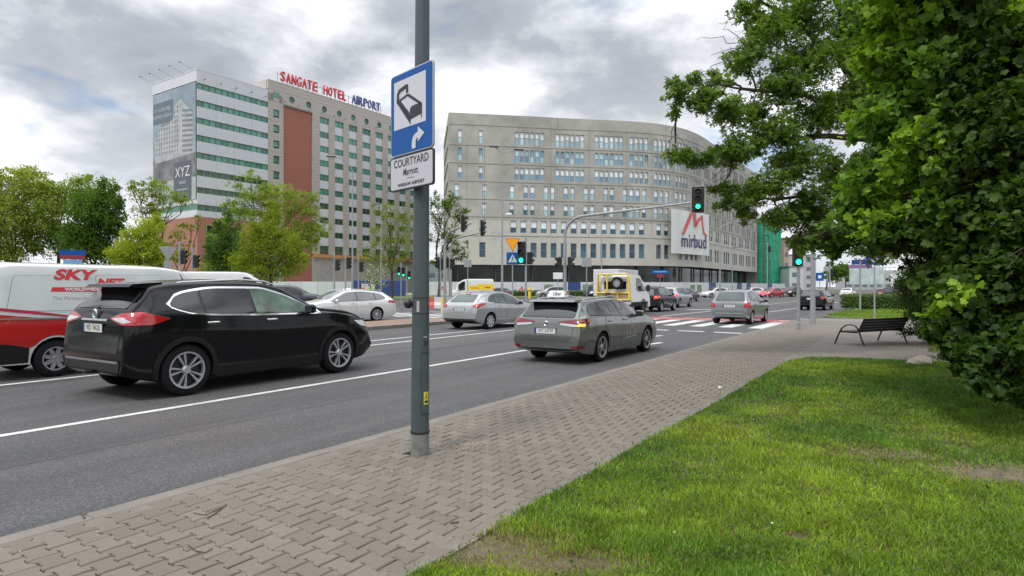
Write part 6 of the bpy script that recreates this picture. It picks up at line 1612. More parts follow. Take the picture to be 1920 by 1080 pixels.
t = flag_sign('orange give way triangle above a blue pedestrian crossing sign', 961, 459, 36, None, [(tri(.86, .06), M('sign_red_rim', (.55, .10, .02), .4), 'triangle_rim'), (tri(.74, .06), org, 'triangle_face'), (sq(.72, .72, -.83), M('blue_rim', (.3, .35, .45), .4), 'blue_rim'), (sq(.68, .68, -.83), blue_sign, 'blue_face'), (tri(.52, -.90, 1), M('sign_white_far', (.6, .62, .64), .4), 'white_triangle')])
z = at(961, 459, 36).z - .83
b = MB(ink)   # walking figure on the triangle
yy = -.042
for pl in ([(-.02, .02), (.03, .02), (.04, .12), (-.01, .12)], [(-.02, .02), (.0, .02), (-.07, -.14), (-.10, -.14)], [(.01, .02), (.03, .02), (.08, -.14), (.05, -.14)], [(-.06, .03), (-.05, .02), (.0, .10), (-.01, .12)]): b.add([(x, yy, z - .06 + zz) for x, zz in pl], [(0, 1, 2, 3)])
b.lathe([(.001, yy), (.022, yy)], 10, (.02, 0, z + .09), axis='y'); b.build('walking_figure', t, smooth=False, fix=False)
flag_sign('grey back of a triangular sign with a square plate beside the van', 315, 473, 34, None, [(tri(.90, 0), sign_grey, 'triangle_back'), (sq(.40, .50, -.75), sign_grey, 'plate_back'), (sq(.05, .9, -.25), galv, 'stiffener')])
flag_sign('small grey sign back on a thin post before the street tree', 877, 495, 52, None, [(sq(.62, .62), sign_grey, 'plate_back'), (sq(.62, .05), galv, 'stiffener')])
flag_sign('grey sign back on a post right of the dark double signal', 1100, 493, 40, None, [(sq(.60, .58), sign_grey, 'plate_back'), (sq(.60, .05), galv, 'stiffener')])
flag_sign('small blank white plate on a post before the dark glazing', 1046, 518, 60, None, [(sq(.9, .62), white_pt, 'face')])
t = flag_sign('blue and red street name sign above the delivery van roof', 136, 481, 30, None, [(sq(1.05, .26, .13), blue_sign, 'name_board'), (sq(1.0, .18, -.09), M('sign_dark_red', (.30, .03, .05), .4), 'district_board'), (sq(.72, .22, -.31), M('sign_pale_blue', (.20, .42, .70), .4), 'number_board')])
t = flag_sign('blue street name sign in front of the glazed ground floor', 1238, 512, 72, None, [(sq(1.9, .42, .1), blue_sign, 'name_board'), (sq(.8, .35, -.35), M('sign_dark_red', (.30, .03, .05)), 'district_board'), (sq(1.4, .12, .1), M('sign_pale_blue', (.20, .42, .70)), 'name_strip')])
p_ = G(1632, 600, .12); t = flag_sign('blue pedestrian crossing sign edge on under the maple branches', 1640, 482, p_.y, None, [(sq(.74, .60, -.1), blue_dk, 'blue_face'), (tri(.42, -.15, 1), M('sign_white_far', (.6, .62, .64)), 'white_triangle'), (sq(.06, .26, -.10), ink, 'walking_figure')], extra=.2)  # darker blue paints the shade of the branches onto the face
flag_sign('stacked blue street name boards on a blue post by the hedge', 1613, 496, 40, None, [(sq(1.0, .30, .10), blue_dk, 'name_board'), (sq(1.35, .22, -.18), M('sign_mauve', (.22, .12, .30), .4), 'district_board')], post_r=.06, extra=.2)
flag_sign('small blue square sign on a grey post before the pale buildings', 1537, 520, 62, None, [(sq(.7, .8), blue_sign, 'blue_face'), (sq(.3, .3), white_pt, 'white_mark')])
flag_sign('grey signal back board near the far roadside tree', 1552, 505, 66, None, [(sq(.8, .5), sign_grey, 'plate_back')])
t = thing('billboard', 'pale roadside billboard far beyond the clipped hedge', 'billboard', at(1625, HOR, 110).xy.to_3d()); b = MB(M('bill_pale', (.42, .50, .50), .6, var=.3, vs=.8)); b.box((0, 0, 3.5), (6, .2, 3.0)); b.build('panel', t); b = MB(galv)
for x in (-2, 2): b.box((x, .2, 1.5), (.15, .15, 3)); 
b.build('post', t)
t = thing('billboard', 'smaller white billboard right of the blue name post', 'billboard', at(1692, HOR, 130).xy.to_3d()); b = MB(white_pt); b.box((0, 0, 3.0), (5, .2, 2.4)); b.build('panel', t); b = MB(galv); b.box((0, .2, 1.2), (.2, .2, 2.4)); b.build('post', t)
# camera bracket and loop aerial on the double headed lamp column
b = MB(galv_p); t = thing('traffic_camera', 'white traffic camera and loop bracket fixed on the double headed column', 'camera', at(941, HOR, 48.5).xy.to_3d())
b = MB(white_pt); b.box((.55, -.1, at(948, 402, 48.5).z), (.45, .16, .18), ch=.04); b.build('camera_body', t); b = MB(galv_p); b.tube([(0, 0, at(0, 450, 48.5).z), (-1.1, 0, at(0, 449, 48.5).z)], .02, 5)
ring = [(-.5 + .28 * math.cos(a), 0, at(0, 444, 48.5).z + .15 + .28 * math.sin(a)) for a in np.linspace(0, 2 * math.pi, 13)]; b.tube(ring, .018, 5); b.tube([(-.1, 0, at(0, 437, 48.5).z), (-.9, 0, at(0, 437, 48.5).z)], .018, 5); b.build('bracket', t)
# yellow bollard, barrier
p = G(993, 560); t = thing('bollard', 'yellow plastic bollard post on the grass by the hoarding', 'bollard', (p.x, p.y, 0)); b = MB(yellow); b.lathe([(.19, 0), (.20, .2), (.20, 1.35), (.16, 1.5), (.001, 1.52)], 16); b.build('post', t); b = MB(black_pl); b.lathe([(.205, 1.0), (.205, 1.12)], 16); b.build('band', t)
t = thing('road_barrier', 'red and white plastic road barrier left of the silver hatchback', 'barrier', (G(818, 578).x, G(818, 578).y, 0), math.radians(8))
prof_ = [(-.28, 0), (.28, 0), (.24, .25), (.10, .45), (.08, .85), (-.08, .85), (-.10, .45), (-.24, .25)]
for k in range(3):
    b = MB(M('barrier_red', (.60, .10, .10), .5) if k == 0 else M('barrier_white', (.62, .60, .57), .5)); b.prism(prof_, -1.1 + k * .95, -.18 + k * .95, axis='x'); b.build('barrier_block', t, smooth=False)
p = G(829, 590); t = thing('bollard', 'yellow and white traffic post next to the road barrier', 'bollard', (p.x - .0, p.y, 0)); b = MB(M('bollard_cream', (.62, .55, .38), .5)); b.lathe([(.08, 0), (.08, 1.0), (.001, 1.02)], 12); b.build('post', t); b = MB(yellow); b.lathe([(.085, .7), (.085, .9)], 12); b.build('band', t)

# ------------------------------------------------------------------ the bench
Pb = G(1612, 648.5, .118); ang = math.radians(28)
bench = thing('park_bench', 'black slatted park bench with looped armrests seen from behind', 'bench', (Pb.x, Pb.y, .118), ang); bench.scale = (1, 1, .81)
steel = M('bench_black_steel', (.012, .012, .013), .45); woodb = M('bench_black_slat', (.02, .019, .022), .6, var=.15, vs=8, stretch=(.3, 6, 6))
# local: x along the bench, +y forward (away from the viewer)
BL = 1.95
for x in (0.04, BL - .04):
    b = MB(steel); b.tube([(x, .72, 0), (x, .62, .30), (x, .52, .52), (x, .42, .62), (x, .28, .655), (x, .14, .62), (x, .06, .50), (x, -.02, .22), (x, -.10, 0)], .021, 8); b.build('leg', bench)
    b = MB(steel); b.tube([(x, .58, .40), (x, .30, .40), (x, .10, .40), (x, -.02, .62), (x, -.10, .84)], .016, 6); b.build('seat_support', bench)
sl_ = MB(woodb); sl_.box((BL / 2, 0, 0), (BL, .085, .028), ch=.006); sm_ = sl_.mesh('slat')
for k in range(5): o = link('seat_slat', sm_, bench, (0, .16 + k * .098, .425))
for k in range(5): o = link('back_slat', sm_, bench, (0, .045 - .036 * k, .47 + k * .088)); o.rotation_euler = (math.radians(-68), 0, 0)
# two workers in high visibility vests far off by the hotel site
def worker(label, px, Y, vest):
    p = at(px, HOR, Y); t = thing('person', label, 'person', (p.x, p.y, 0), .4)
    me = bpy.data.meshes.new('body'); V = [(0, 0, .95), (0, 0, 1.2), (0, 0, 1.42), (0, 0, 1.52), (0, -.02, 1.66), (-.2, 0, 1.40), (-.27, -.03, 1.12), (-.24, -.14, .90), (.2, 0, 1.40), (.27, -.02, 1.12), (.25, -.10, .88), (-.1, 0, .9), (-.12, -.04, .5), (-.13, 0, .06), (-.13, -.12, .03), (.1, 0, .9), (.13, .06, .5), (.14, .12, .06), (.14, .0, .03)]
    E = [(0, 1), (1, 2), (2, 3), (3, 4), (2, 5), (5, 6), (6, 7), (2, 8), (8, 9), (9, 10), (0, 11), (11, 12), (12, 13), (13, 14), (0, 15), (15, 16), (16, 17), (17, 18)]
    me.from_pydata(V, E, []); o = link('tmp', me); o.modifiers.new('s', 'SKIN'); o.modifiers.new('ss', 'SUBSURF').levels = 1
    R_ = [.15, .16, .17, .06, .10, .075, .055, .045, .075, .055, .045, .10, .075, .05, .04, .10, .075, .05, .04]
    for v, r_ in zip(me.skin_vertices[0].data, R_): v.radius = (r_, r_ * .8)
    me.skin_vertices[0].data[0].use_root = True; bpy.context.view_layer.update()
    m2 = bpy.data.meshes.new_from_object(o.evaluated_get(bpy.context.evaluated_depsgraph_get())); bpy.data.objects.remove(o)
    mats = [M('work_trousers', (.03, .035, .05), .8), vest, M('skin', (.45, .28, .2), .6)]
    for q in mats: m2.materials.append(q)
    for f in m2.polygons: z = f.center.z; f.material_index = 0 if z < .93 else (1 if z < 1.5 else 2); f.use_smooth = True
    link('body', m2, t); b = MB(M('hard_hat', (.6, .5, .1), .4)); b.lathe([(.13, 1.70), (.12, 1.76), (.07, 1.81), (.001, 1.82)], 12, (0, -.02, 0)); b.build('hat', t)
worker('worker in yellow high visibility vest beyond the white estate car', 697, 88, M('hivis_yellow', (.45, .62, .04), .7))
worker('worker in orange vest walking by the hotel site fence', 681, 92, M('hivis_orange', (.60, .16, .03), .7))
# ------------------------------------------------------------------ foliage
def rotmats(n, tilt):
    """random orientation; tilt 0 = flat (facing up), 1 = any"""
    yaw = nr.uniform(0, 2 * np.pi, n); a = nr.normal(0, tilt, n); bq_ = nr.normal(0, tilt, n)
    cz, sz, ca, sa, cb_, sb_ = np.cos(yaw), np.sin(yaw), np.cos(a), np.sin(a), np.cos(bq_), np.sin(bq_)
    Rz = np.zeros((n, 3, 3)); Rz[:, 0, 0] = cz; Rz[:, 0, 1] = -sz; Rz[:, 1, 0] = sz; Rz[:, 1, 1] = cz; Rz[:, 2, 2] = 1
    Rx = np.zeros((n, 3, 3)); Rx[:, 0, 0] = 1; Rx[:, 1, 1] = ca; Rx[:, 1, 2] = -sa; Rx[:, 2, 1] = sa; Rx[:, 2, 2] = ca
    Ry = np.zeros((n, 3, 3)); Ry[:, 0, 0] = cb_; Ry[:, 0, 2] = sb_; Ry[:, 1, 1] = 1; Ry[:, 2, 0] = -sb_; Ry[:, 2, 2] = cb_
    return Rz @ Rx @ Ry
MAPLE = np.array([(0, 0, 0), (.22, -.10, -.05), (.50, .04, -.12), (.44, .24, -.04), (.60, .50, -.16), (.36, .56, -.05), (.24, .74, -.07), (0, .94, -.16), (-.24, .74, -.07), (-.36, .56, -.05), (-.60, .50, -.16), (-.44, .24, -.04), (-.50, .04, -.12), (-.22, -.10, -.05), (0, .38, .06)])
MAPLE_F = np.array([(14, i, i + 1) for i in range(0, 13)] + [(14, 13, 0)])
DIAM = np.array([(0, 0, 0), (.32, .45, .05), (0, 1.0, -.05), (-.32, .45, .05)]); DIAM_F = np.array([(0, 1, 2), (0, 2, 3)])
TRI3 = np.concatenate([DIAM * .62 + [0, .35, 0], (DIAM @ np.array([(.5, -.86, 0), (.86, .5, 0), (0, 0, 1)])) * .6 + [0, .2, 0], (DIAM @ np.array([(.5, .86, 0), (-.86, .5, 0), (0, 0, 1)])) * .6 + [0, .2, 0]])
TRI3_F = np.concatenate([DIAM_F, DIAM_F + 4, DIAM_F + 8])
def leaves(pos, size, tmpl, tf, tilt, cols):
    n = len(pos); Rm = rotmats(n, tilt); sz = size * nr.uniform(.5, 1.35, n)
    V = np.einsum('nij,kj->nki', Rm, tmpl) * sz[:, None, None] + pos[:, None, :]
    k = len(tmpl); Fc = (tf[None] + (np.arange(n) * k)[:, None, None]).reshape(-1, tf.shape[1])
    return V.reshape(-1, 3), Fc, np.repeat(cols, k, axis=0)
def clump_points(clumps, sub=26, spread=.22, surf=.45):
    """clumps: (x,y,z, rx,ry,rz, n); leaves gather round random tufts so that gaps stay open"""
    out = []
    for (x, y, z, a, b_, c, n) in clumps:
        m = max(3, int(n / sub)); d = nr.normal(size=(m, 3)); d /= np.linalg.norm(d, axis=1)[:, None]
        r_ = nr.uniform(0, 1, m)**surf; C = d * r_[:, None] * [a, b_, c]
        idx = nr.randint(0, m, n); p = C[idx] + nr.normal(size=(n, 3)) * [a * spread, b_ * spread, c * spread * .7]
        out.append(p + [x, y, z])
    return np.concatenate(out)
def leafcols(pos, c0, c1, sc=1.0, amt=.25):
    """mix two leaf colours by clusters and per leaf"""
    q = np.sin(pos[:, 0] * 2.1 / sc + 1.3 * np.sin(pos[:, 2] * 1.7 / sc)) * np.cos(pos[:, 1] * 1.9 / sc + pos[:, 2] * 1.3 / sc)
    t = np.clip(.5 + .45 * q + nr.normal(0, .22, len(pos)), 0, 1)[:, None]
    return (np.array(c0) * (1 - t) + np.array(c1) * t) * (1 + nr.uniform(-amt, amt, len(pos)) * .6)[:, None]
leaf_m = M('leaf', (1, 1, 1), .55, attr=True, trans=.38, spec=.25)
leaf_far = M('leaf_distant', (1, 1, 1), .7, attr=True, trans=.40, spec=.15)
bark = M('bark', (.075, .06, .048), .9, var=.3, vs=6, bump=.6, bs=25, stretch=(1, 1, .25))
def limb(b, p, q, r0, r1, wob=.08, n=5, seg=6):
    p, q = Vector(p), Vector(q); L_ = (q - p).length; pts = []; rs = []
    for i in range(n + 1):
        t = i / n; w = 0 if i in (0,) else wob * L_ * (.5 if i == n else 1)
        pts.append(p.lerp(q, t) + Vector((rnd.uniform(-1, 1), rnd.uniform(-1, 1), rnd.uniform(-.4, 1) * .5)) * w * .5 + Vector((0, 0, math.sin(t * math.pi) * L_ * .06))); rs.append(r0 + (r1 - r0) * t)
    b.tube(pts, rs, seg); return pts
def satellites(cl, k=3, f=.42, rs=None):
    out = list(cl)
    for c in cl:
        for _ in range(k):
            a = rnd.uniform(0, 6.283); e = rnd.uniform(-.5, 1.3); s_ = f * rnd.uniform(.6, 1.2); q = rnd.uniform(.85, 1.25)
            out.append((c[0] + c[3] * q * math.cos(a) * math.cos(e), c[1] + c[4] * q * math.sin(a) * math.cos(e), c[2] + c[5] * q * math.sin(e), c[3] * s_, c[4] * s_, c[5] * s_, max(8, int(c[6] * s_ * s_ * .9))))
    return out
def ptree(label, Z, cpx, clumps, c0, c1, trunk=None, leaf=.30, tmpl=DIAM, tf=DIAM_F, tilt=.9, dens=1., name='broadleaf_tree', cat='tree', group=None, sub=18, spread=.15, base_z=0., trunk_r=.18, mat=None, twigs=True, surf=.45):
    """clumps given in picture units at depth Z: (px, py, rx, ry) """
    loc = at(cpx, HOR, Z); loc.z = base_z; k = Z / F
    cl = []
    for c in clumps:
        dz = c[4] if len(c) > 4 else 0; ZZ = Z + dz; kk = ZZ / F; p = at(c[0], c[1], ZZ); rx, rz_ = c[2] * kk, c[3] * kk
        area = c[2] * c[3]; n = int(1.35 * area * dens * (c[5] if len(c) > 5 else 1))
        cl.append((p.x - loc.x, p.y - loc.y, p.z - loc.z, rx, (rx + rz_) / 2, rz_, n))
    t = thing(name, label, cat, loc, 0, group); cl0 = cl; cl = [(c[0], c[1], c[2], c[3] * .86, c[4] * .86, c[5] * .86, int(c[6] * .8)) for c in cl]; cl = satellites(cl)
    pos = clump_points(cl, sub, spread, surf); cl = cl0; pos = pos[pos[:, 2] > .15]
    V, Fc, cc_ = leaves(pos, leaf * .88, tmpl, tf, tilt, leafcols(pos, c0, c1, max(.6, cl[0][3])))
    link('crown', mesh_np('crown', V, Fc, mat or leaf_far, cc_), t)
    b = MB(bark); top = Vector((cl[0][0], cl[0][1], cl[0][2]))
    th = trunk if trunk else max(1.5, min(c[2] for c in cl) * .8)
    tp = limb(b, (0, 0, 0), (top.x * .15, top.y * .15, th), trunk_r, trunk_r * .75, .03, 4, 8)[-1]
    for c in cl:
        q = Vector(c[:3]); pts = limb(b, tp + Vector((0, 0, rnd.uniform(-.2, .1) * th)), q, trunk_r * .5, trunk_r * .14, .10)
        if twigs:
            for _ in range(6):
                e = q + Vector((rnd.gauss(0, c[3] * .6), rnd.gauss(0, c[4] * .6), rnd.gauss(.1, c[5] * .5))); limb(b, pts[rnd.randint(2, 4)], e, trunk_r * .13, trunk_r * .04, .12, 4, 4)
    b.build('trunk', t); return t
OL0, OL1 = (.19, .25, .055), (.30, .355, .08)
YG0, YG1 = (.23, .29, .03), (.35, .40, .05)
DG0, DG1 = (.085, .145, .03), (.17, .245, .045)
TG = 'broadleaf trees behind the traffic'
ptree('tall olive green tree at the far left edge of the view', 58, 25, [(20, 400, 55, 60), (50, 350, 50, 40), (0, 470, 60, 60), (-30, 360, 40, 50), (85, 395, 45, 55), (10, 330, 26, 22, 0, .5)], OL0, OL1, dens=1.3, leaf=.26)
ptree('mid green see-through tree second from the left edge', 60, 110, [(115, 375, 50, 40), (80, 430, 50, 40), (150, 360, 45, 35), (110, 455, 60, 35), (185, 350, 30, 26, 0, .6), (70, 350, 30, 26, 0, .6)], OL0, (.22, .29, .06), dens=1.0, leaf=.24, sub=20, spread=.17)
ptree('dark dense green tree right of the see-through one', 56, 175, [(180, 420, 50, 45), (150, 455, 45, 40), (205, 375, 30, 34), (170, 390, 40, 40), (215, 420, 26, 40, 0, .7), (190, 475, 55, 30)], DG0, (.085, .15, .025), dens=1.5, leaf=.26)
ptree('thin tree with bare branches rising above the yellow green bush', 66, 282, [(265, 365, 28, 22), (300, 360, 28, 24), (330, 372, 24, 18), (285, 345, 24, 14), (250, 350, 16, 14), (300, 395, 26, 18), (270, 395, 24, 16), (345, 380, 14, 12)], OL0, YG0, dens=1.1, leaf=.2, sub=16, spread=.14, trunk=4.0)
ptree('yellow green bushy tree behind the white van roof', 52, 262, [(265, 465, 50, 34), (280, 430, 34, 30), (235, 480, 34, 26), (300, 480, 30, 28), (250, 505, 60, 20)], YG0, YG1, dens=1.8, leaf=.2)
ptree('sparse leaning young tree against the brick hotel base', 68, 345, [(335, 440, 22, 20), (360, 425, 18, 14), (320, 465, 20, 16), (345, 470, 22, 18), (375, 410, 12, 10)], OL0, YG0, dens=.8, leaf=.2, sub=12, spread=.12, trunk=1.5, trunk_r=.12)
ptree('dark green tree in front of the brick hotel base', 72, 412, [(412, 455, 30, 30), (430, 430, 26, 30), (400, 480, 26, 22), (440, 470, 30, 30), (425, 500, 40, 20)], DG0, (.08, .14, .025), dens=1.6, leaf=.24)
ptree('wide olive tree with spreading crown before the hotel tower', 76, 510, [(480, 370, 40, 30), (520, 365, 40, 26), (555, 385, 36, 28), (585, 400, 24, 20), (450, 400, 30, 26), (500, 410, 50, 34), (560, 430, 34, 26), (445, 350, 18, 12, 0, .6), (600, 430, 20, 26, 0, .7), (420, 430, 24, 24, 0, .8), (470, 330, 26, 14, 0, .6), (575, 450, 30, 30), (590, 370, 18, 16, 0, .6), (440, 480, 40, 30), (400, 500, 26, 20)], OL0, (.26, .32, .06), dens=1.3, leaf=.24, trunk=5.5)
ptree('yellow green cone shaped maple in front of the terracotta panel', 62, 508, [(508, 400, 18, 22), (505, 430, 34, 26), (470, 450, 30, 30), (540, 455, 32, 32), (505, 470, 50, 34), (460, 490, 34, 28), (550, 495, 34, 26), (505, 510, 60, 24)], YG0, (.19, .24, .03), dens=1.7, leaf=.2)
ptree('slender split trunk tree right of the hotel windows', 80, 735, [(735, 410, 32, 32), (715, 450, 34, 30), (755, 450, 34, 34), (730, 490, 44, 24), (690, 480, 24, 20, 0, .6), (760, 400, 20, 24, 0, .7), (785, 480, 20, 24, 0, .6)], OL0, (.15, .20, .035), dens=.9, leaf=.22, sub=18, spread=.15)
ptree('green street tree beside the mast signals left of the concrete building', 66, 822, [(845, 385, 30, 24), (820, 400, 26, 30), (860, 410, 22, 20), (835, 440, 28, 24), (858, 470, 26, 22), (830, 490, 28, 20), (812, 370, 14, 16, 0, .7), (870, 480, 14, 16, 0, .6)], (.06, .10, .02), (.12, .18, .03), dens=1.15, leaf=.2, sub=18, spread=.15)
ptree('small roadside tree by the last signal beyond the red car', 130, 1548, [(1568, 505, 22, 16), (1590, 515, 16, 14), (1560, 520, 26, 12)], DG0, (.08, .14, .025), dens=2.6, leaf=.4)
ptree('round green tree in the distance beside the far billboards', 150, 1585, [(1588, 505, 14, 12), (1575, 512, 12, 10)], DG0, (.09, .15, .025), dens=4, leaf=.45)
def fill_hedge(label, x0, x1, y0, y1, z0, z1, n, c0, c1, leaf, rz=0., name='hedge', cat='hedge', mat=None):
    t = thing(name, label, cat, ((x0 + x1) / 2, (y0 + y1) / 2, z0), rz); w, d, h = (x1 - x0), (y1 - y0), (z1 - z0)
    b = MB(M('hedge_core', (.02, .035, .01), .95)); b.box((0, 0, h * .46), (w * .94, d * .9, h * .9), ch=.1 * h); b.build('branch_mass', t)
    p = nr.uniform(-.5, .5, (n, 3)); f = nr.randint(0, 3, n); s_ = np.sign(nr.uniform(-1, 1, n)) * .5
    for a in range(2): p[f == a, a] = s_[f == a] * nr.uniform(.93, 1.02, (f == a).sum())
    p[f == 2, 2] = .5 * nr.uniform(.93, 1.03, (f == 2).sum()); p = p * [w, d, h] + [0, 0, h / 2]
    V, Fc, cc_ = leaves(p, leaf, DIAM, DIAM_F, 1.2, leafcols(p, c0, c1, 1)); link('foliage', mesh_np('foliage', V, Fc, mat or hedge_leaf, cc_), t); return t
fill_hedge('low clipped green hedge behind the sign posts on the verge', 23.6, 28.4, 43.2, 45.2, .12, 1.05, 9000, DG0, (.09, .16, .02), .10)
fill_hedge('rough dark hedge closing the view below the left trees', -62, -24, 54, 57, 0, 2.4, 9000, DG0, DG1, .4)
fill_hedge('low weedy shrubs along the hoarding behind the yellow bollard', 0, 17, 98, 99.5, 0, .9, 3000, (.08, .13, .02), (.12, .19, .03), .22, name='shrub_row', cat='shrubs')
tt = thing('white_blossom_shrub', 'small shrub with white blossom in front of the hotel base', 'shrub', at(700, HOR, 74).xy.to_3d())
p = clump_points([(0, 0, 2.6, 1.6, 1.6, 2.0, 900)]); V, Fc, cc_ = leaves(p, .17, DIAM, DIAM_F, 1, np.where(nr.uniform(0, 1, (900, 1)) < .4, [[.6, .6, .56]], [[.10, .15, .03]])); link('foliage', mesh_np('foliage', V, Fc, leaf_far, cc_), tt)
b = MB(bark)
for k in range(5): limb(b, (0, 0, 0), (rnd.uniform(-1, 1), rnd.uniform(-1, 1), 2.6), .05, .02)
b.build('stem', tt)

# --- right: ash-leaved maple, reaching over the pavement ---------------------------------
BX, BY = 12.0, 15.5
tB = thing('broadleaf_tree', 'big light leaved tree with long branches reaching left over the pavement', 'tree', (BX, BY, .12))
lst = [(1272, 178, 26, 20, 12.6), (1322, 188, 34, 30, 12.8), (1372, 212, 40, 32, 13), (1262, 210, 10, 10, 12.6), (1274, 292, 24, 18, 12.8), (1318, 296, 34, 18, 12.8), (1375, 285, 44, 32, 13), (1300, 150, 14, 12, 12.8), (1345, 150, 22, 16, 13), (1440, 240, 46, 40, 13.2), (1395, 115, 36, 34, 13.2), (1440, 60, 48, 40, 13.4), (1395, 22, 26, 20, 13.4),
    (1500, 35, 60, 34, 13.6), (1520, 115, 60, 44, 13.6), (1470, 168, 52, 36, 13.4), (1535, 215, 54, 44, 13.8), (1495, 300, 52, 40, 13.4), (1358, 352, 24, 15, 13), (1392, 378, 36, 20, 13.2), (1442, 350, 46, 30, 13.2), (1400, 405, 20, 14, 13.2), (1462, 412, 46, 22, 13.4), (1520, 395, 46, 40, 13.6), (1575, 340, 50, 46, 14), (1500, 455, 26, 16, 13.4), (1545, 455, 44, 28, 13.8), (1605, 435, 44, 40, 14), (1600, 190, 50, 60, 14.2), (1600, 60, 60, 60, 14.2), (1530, -50, 80, 50, 13.8), (1420, -40, 40, 24, 13.4), (1650, 120, 50, 90, 15), (1660, 330, 50, 90, 15), (1640, 470, 40, 26, 14.4), (1700, 440, 60, 50, 15), (1780, 300, 90, 140, 16), (1800, 80, 100, 120, 16)]
cl = []
for px, py, rx, ry, Z in lst:
    p = at(px, py, Z); k = Z / F; cl.append((p.x - BX, p.y - BY, p.z - .12, rx * k, rx * k * 1.3, ry * k, int(rx * ry * .60)))
clB = cl; cl = satellites(cl, 2); pos = clump_points(cl, 8, .15, .6); V, Fc, cc_ = leaves(pos, .115, TRI3, TRI3_F, .65, leafcols(pos, (.080, .145, .028), (.17, .25, .05), .8))
link('crown', mesh_np('crown', V, Fc, leaf_m, cc_), tB)
b = MB(bark); tr_pts = [(0, 0, 0), (-.5, -.2, 1.7), (-1.7, -.5, 3.3), (-3.1, -.9, 4.8), (-4.1, -1.2, 6.1), (-4.5, -1.3, 8.4)]; b.tube(tr_pts, [.26, .22, .20, .17, .13, .07], 10)
mains = [((-3.1, -.9, 4.8), (-7.5, -2.3, 4.3)), ((-1.7, -.5, 3.3), (-6.3, -1.9, 3.4)), ((-4.1, -1.2, 6.1), (-6.7, -2.1, 7.6)), ((-3.3, -1.0, 5.0), (-7.3, -2.5, 5.6)), ((-4.3, -1.25, 7.0), (-5.7, -1.7, 9.4))]
nodes = [Vector(q) for q in tr_pts[2:]]
for p, q in mains: nodes += limb(b, p, q, .085, .03, .05, 8, 7)[2:]
for ci_, c in enumerate(cl):
    q = Vector(c[:3]); big_ = ci_ < len(clB); a = min(nodes, key=lambda n_: (n_ - q).length + max(0, (q.x - n_.x)) * 1.5)
    pts = limb(b, a, q, .026 if big_ else .011, .009 if big_ else .004, .14, 6, 5)
    if big_: nodes.append(q); nodes.append(pts[3])
    for _ in range(7):
        e = q + Vector((rnd.gauss(-.05, c[3] * .7), rnd.gauss(0, c[4] * .7), rnd.gauss(0, c[5] * .8))); limb(b, pts[rnd.randint(2, 6)], e, .008, .003, .15, 4, 4)
for q in ((1310, 75, 13), (1345, 45, 13.2), (1305, 170, 12.9), (1330, 110, 13)): limb(b, at(1400, 90, 13.2) - Vector((BX, BY, .12)), at(*q) - Vector((BX, BY, .12)), .012, .003, .2, 7, 4)
b.build('trunk', tB)

# --- right: dense maple close by -----------------------------------------------------------
AX, AY = 8.6, 8.6
tA = thing('broadleaf_tree', 'dense dark green maple close by filling the right edge of the view', 'tree', (AX, AY, .12))
lst = [(1680, 20, 80, 60, 8.6), (1655, 110, 66, 60, 8.7), (1720, 120, 80, 80, 8.3), (1690, 215, 76, 60, 8.5), (1640, 235, 46, 44, 9.0), (1760, 40, 80, 70, 8.0), (1820, 130, 90, 100, 7.6), (1900, 60, 80, 90, 7.4), (1740, 300, 84, 70, 8.1), (1650, 330, 70, 48, 8.9), (1612, 375, 40, 34, 9.3), (1600, 420, 60, 34, 9.4), (1535, 440, 34, 18, 9.8), (1680, 420, 80, 50, 8.8), (1560, 470, 24, 14, 9.6), (1830, 290, 90, 90, 7.5), (1910, 230, 80, 100, 7.2), (1770, 420, 84, 70, 7.9), (1860, 430, 90, 80, 7.3), (1930, 380, 80, 100, 7.0),
    (1790, 520, 70, 60, 7.5), (1870, 560, 90, 70, 6.9), (1770, 600, 44, 46, 7.3), (1930, 520, 80, 90, 6.8), (1830, 650, 60, 44, 6.8), (1900, 660, 80, 60, 6.5), (1880, 725, 52, 34, 6.35), (1925, 740, 44, 36, 6.3), (1745, 505, 40, 34, 8.2), (2020, 300, 120, 300, 7.5), (2000, 620, 100, 120, 7.0), (1790, 180, 130, 200, 10.0), (1900, 400, 140, 220, 9.5), (1750, -70, 160, 80, 8.0), (1910, -80, 130, 90, 7.5)]
cl = []
for px, py, rx, ry, Z in lst:
    p = at(px, py, Z); k = Z / F; cl.append((p.x - AX, p.y - AY, p.z - .12, rx * k, rx * k, ry * k, int(rx * ry * .25 * (1.35 if py > 470 else 1))))
cl = satellites(cl, 2); pos = clump_points(cl, 18, .13, .5)
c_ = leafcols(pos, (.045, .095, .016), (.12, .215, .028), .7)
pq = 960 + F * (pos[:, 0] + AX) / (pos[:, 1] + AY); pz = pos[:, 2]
shade_ = np.clip((pq - 1700) / 90 + nr.normal(0, .25, len(pos)), 0, 1); shade_ = np.maximum(shade_, np.clip((2.7 - pz) / .6, 0, 1))[:, None]
c_ = c_ * (1.40 - .80 * shade_)   # light painted into the leaf colour: bright upper left, shaded right and low
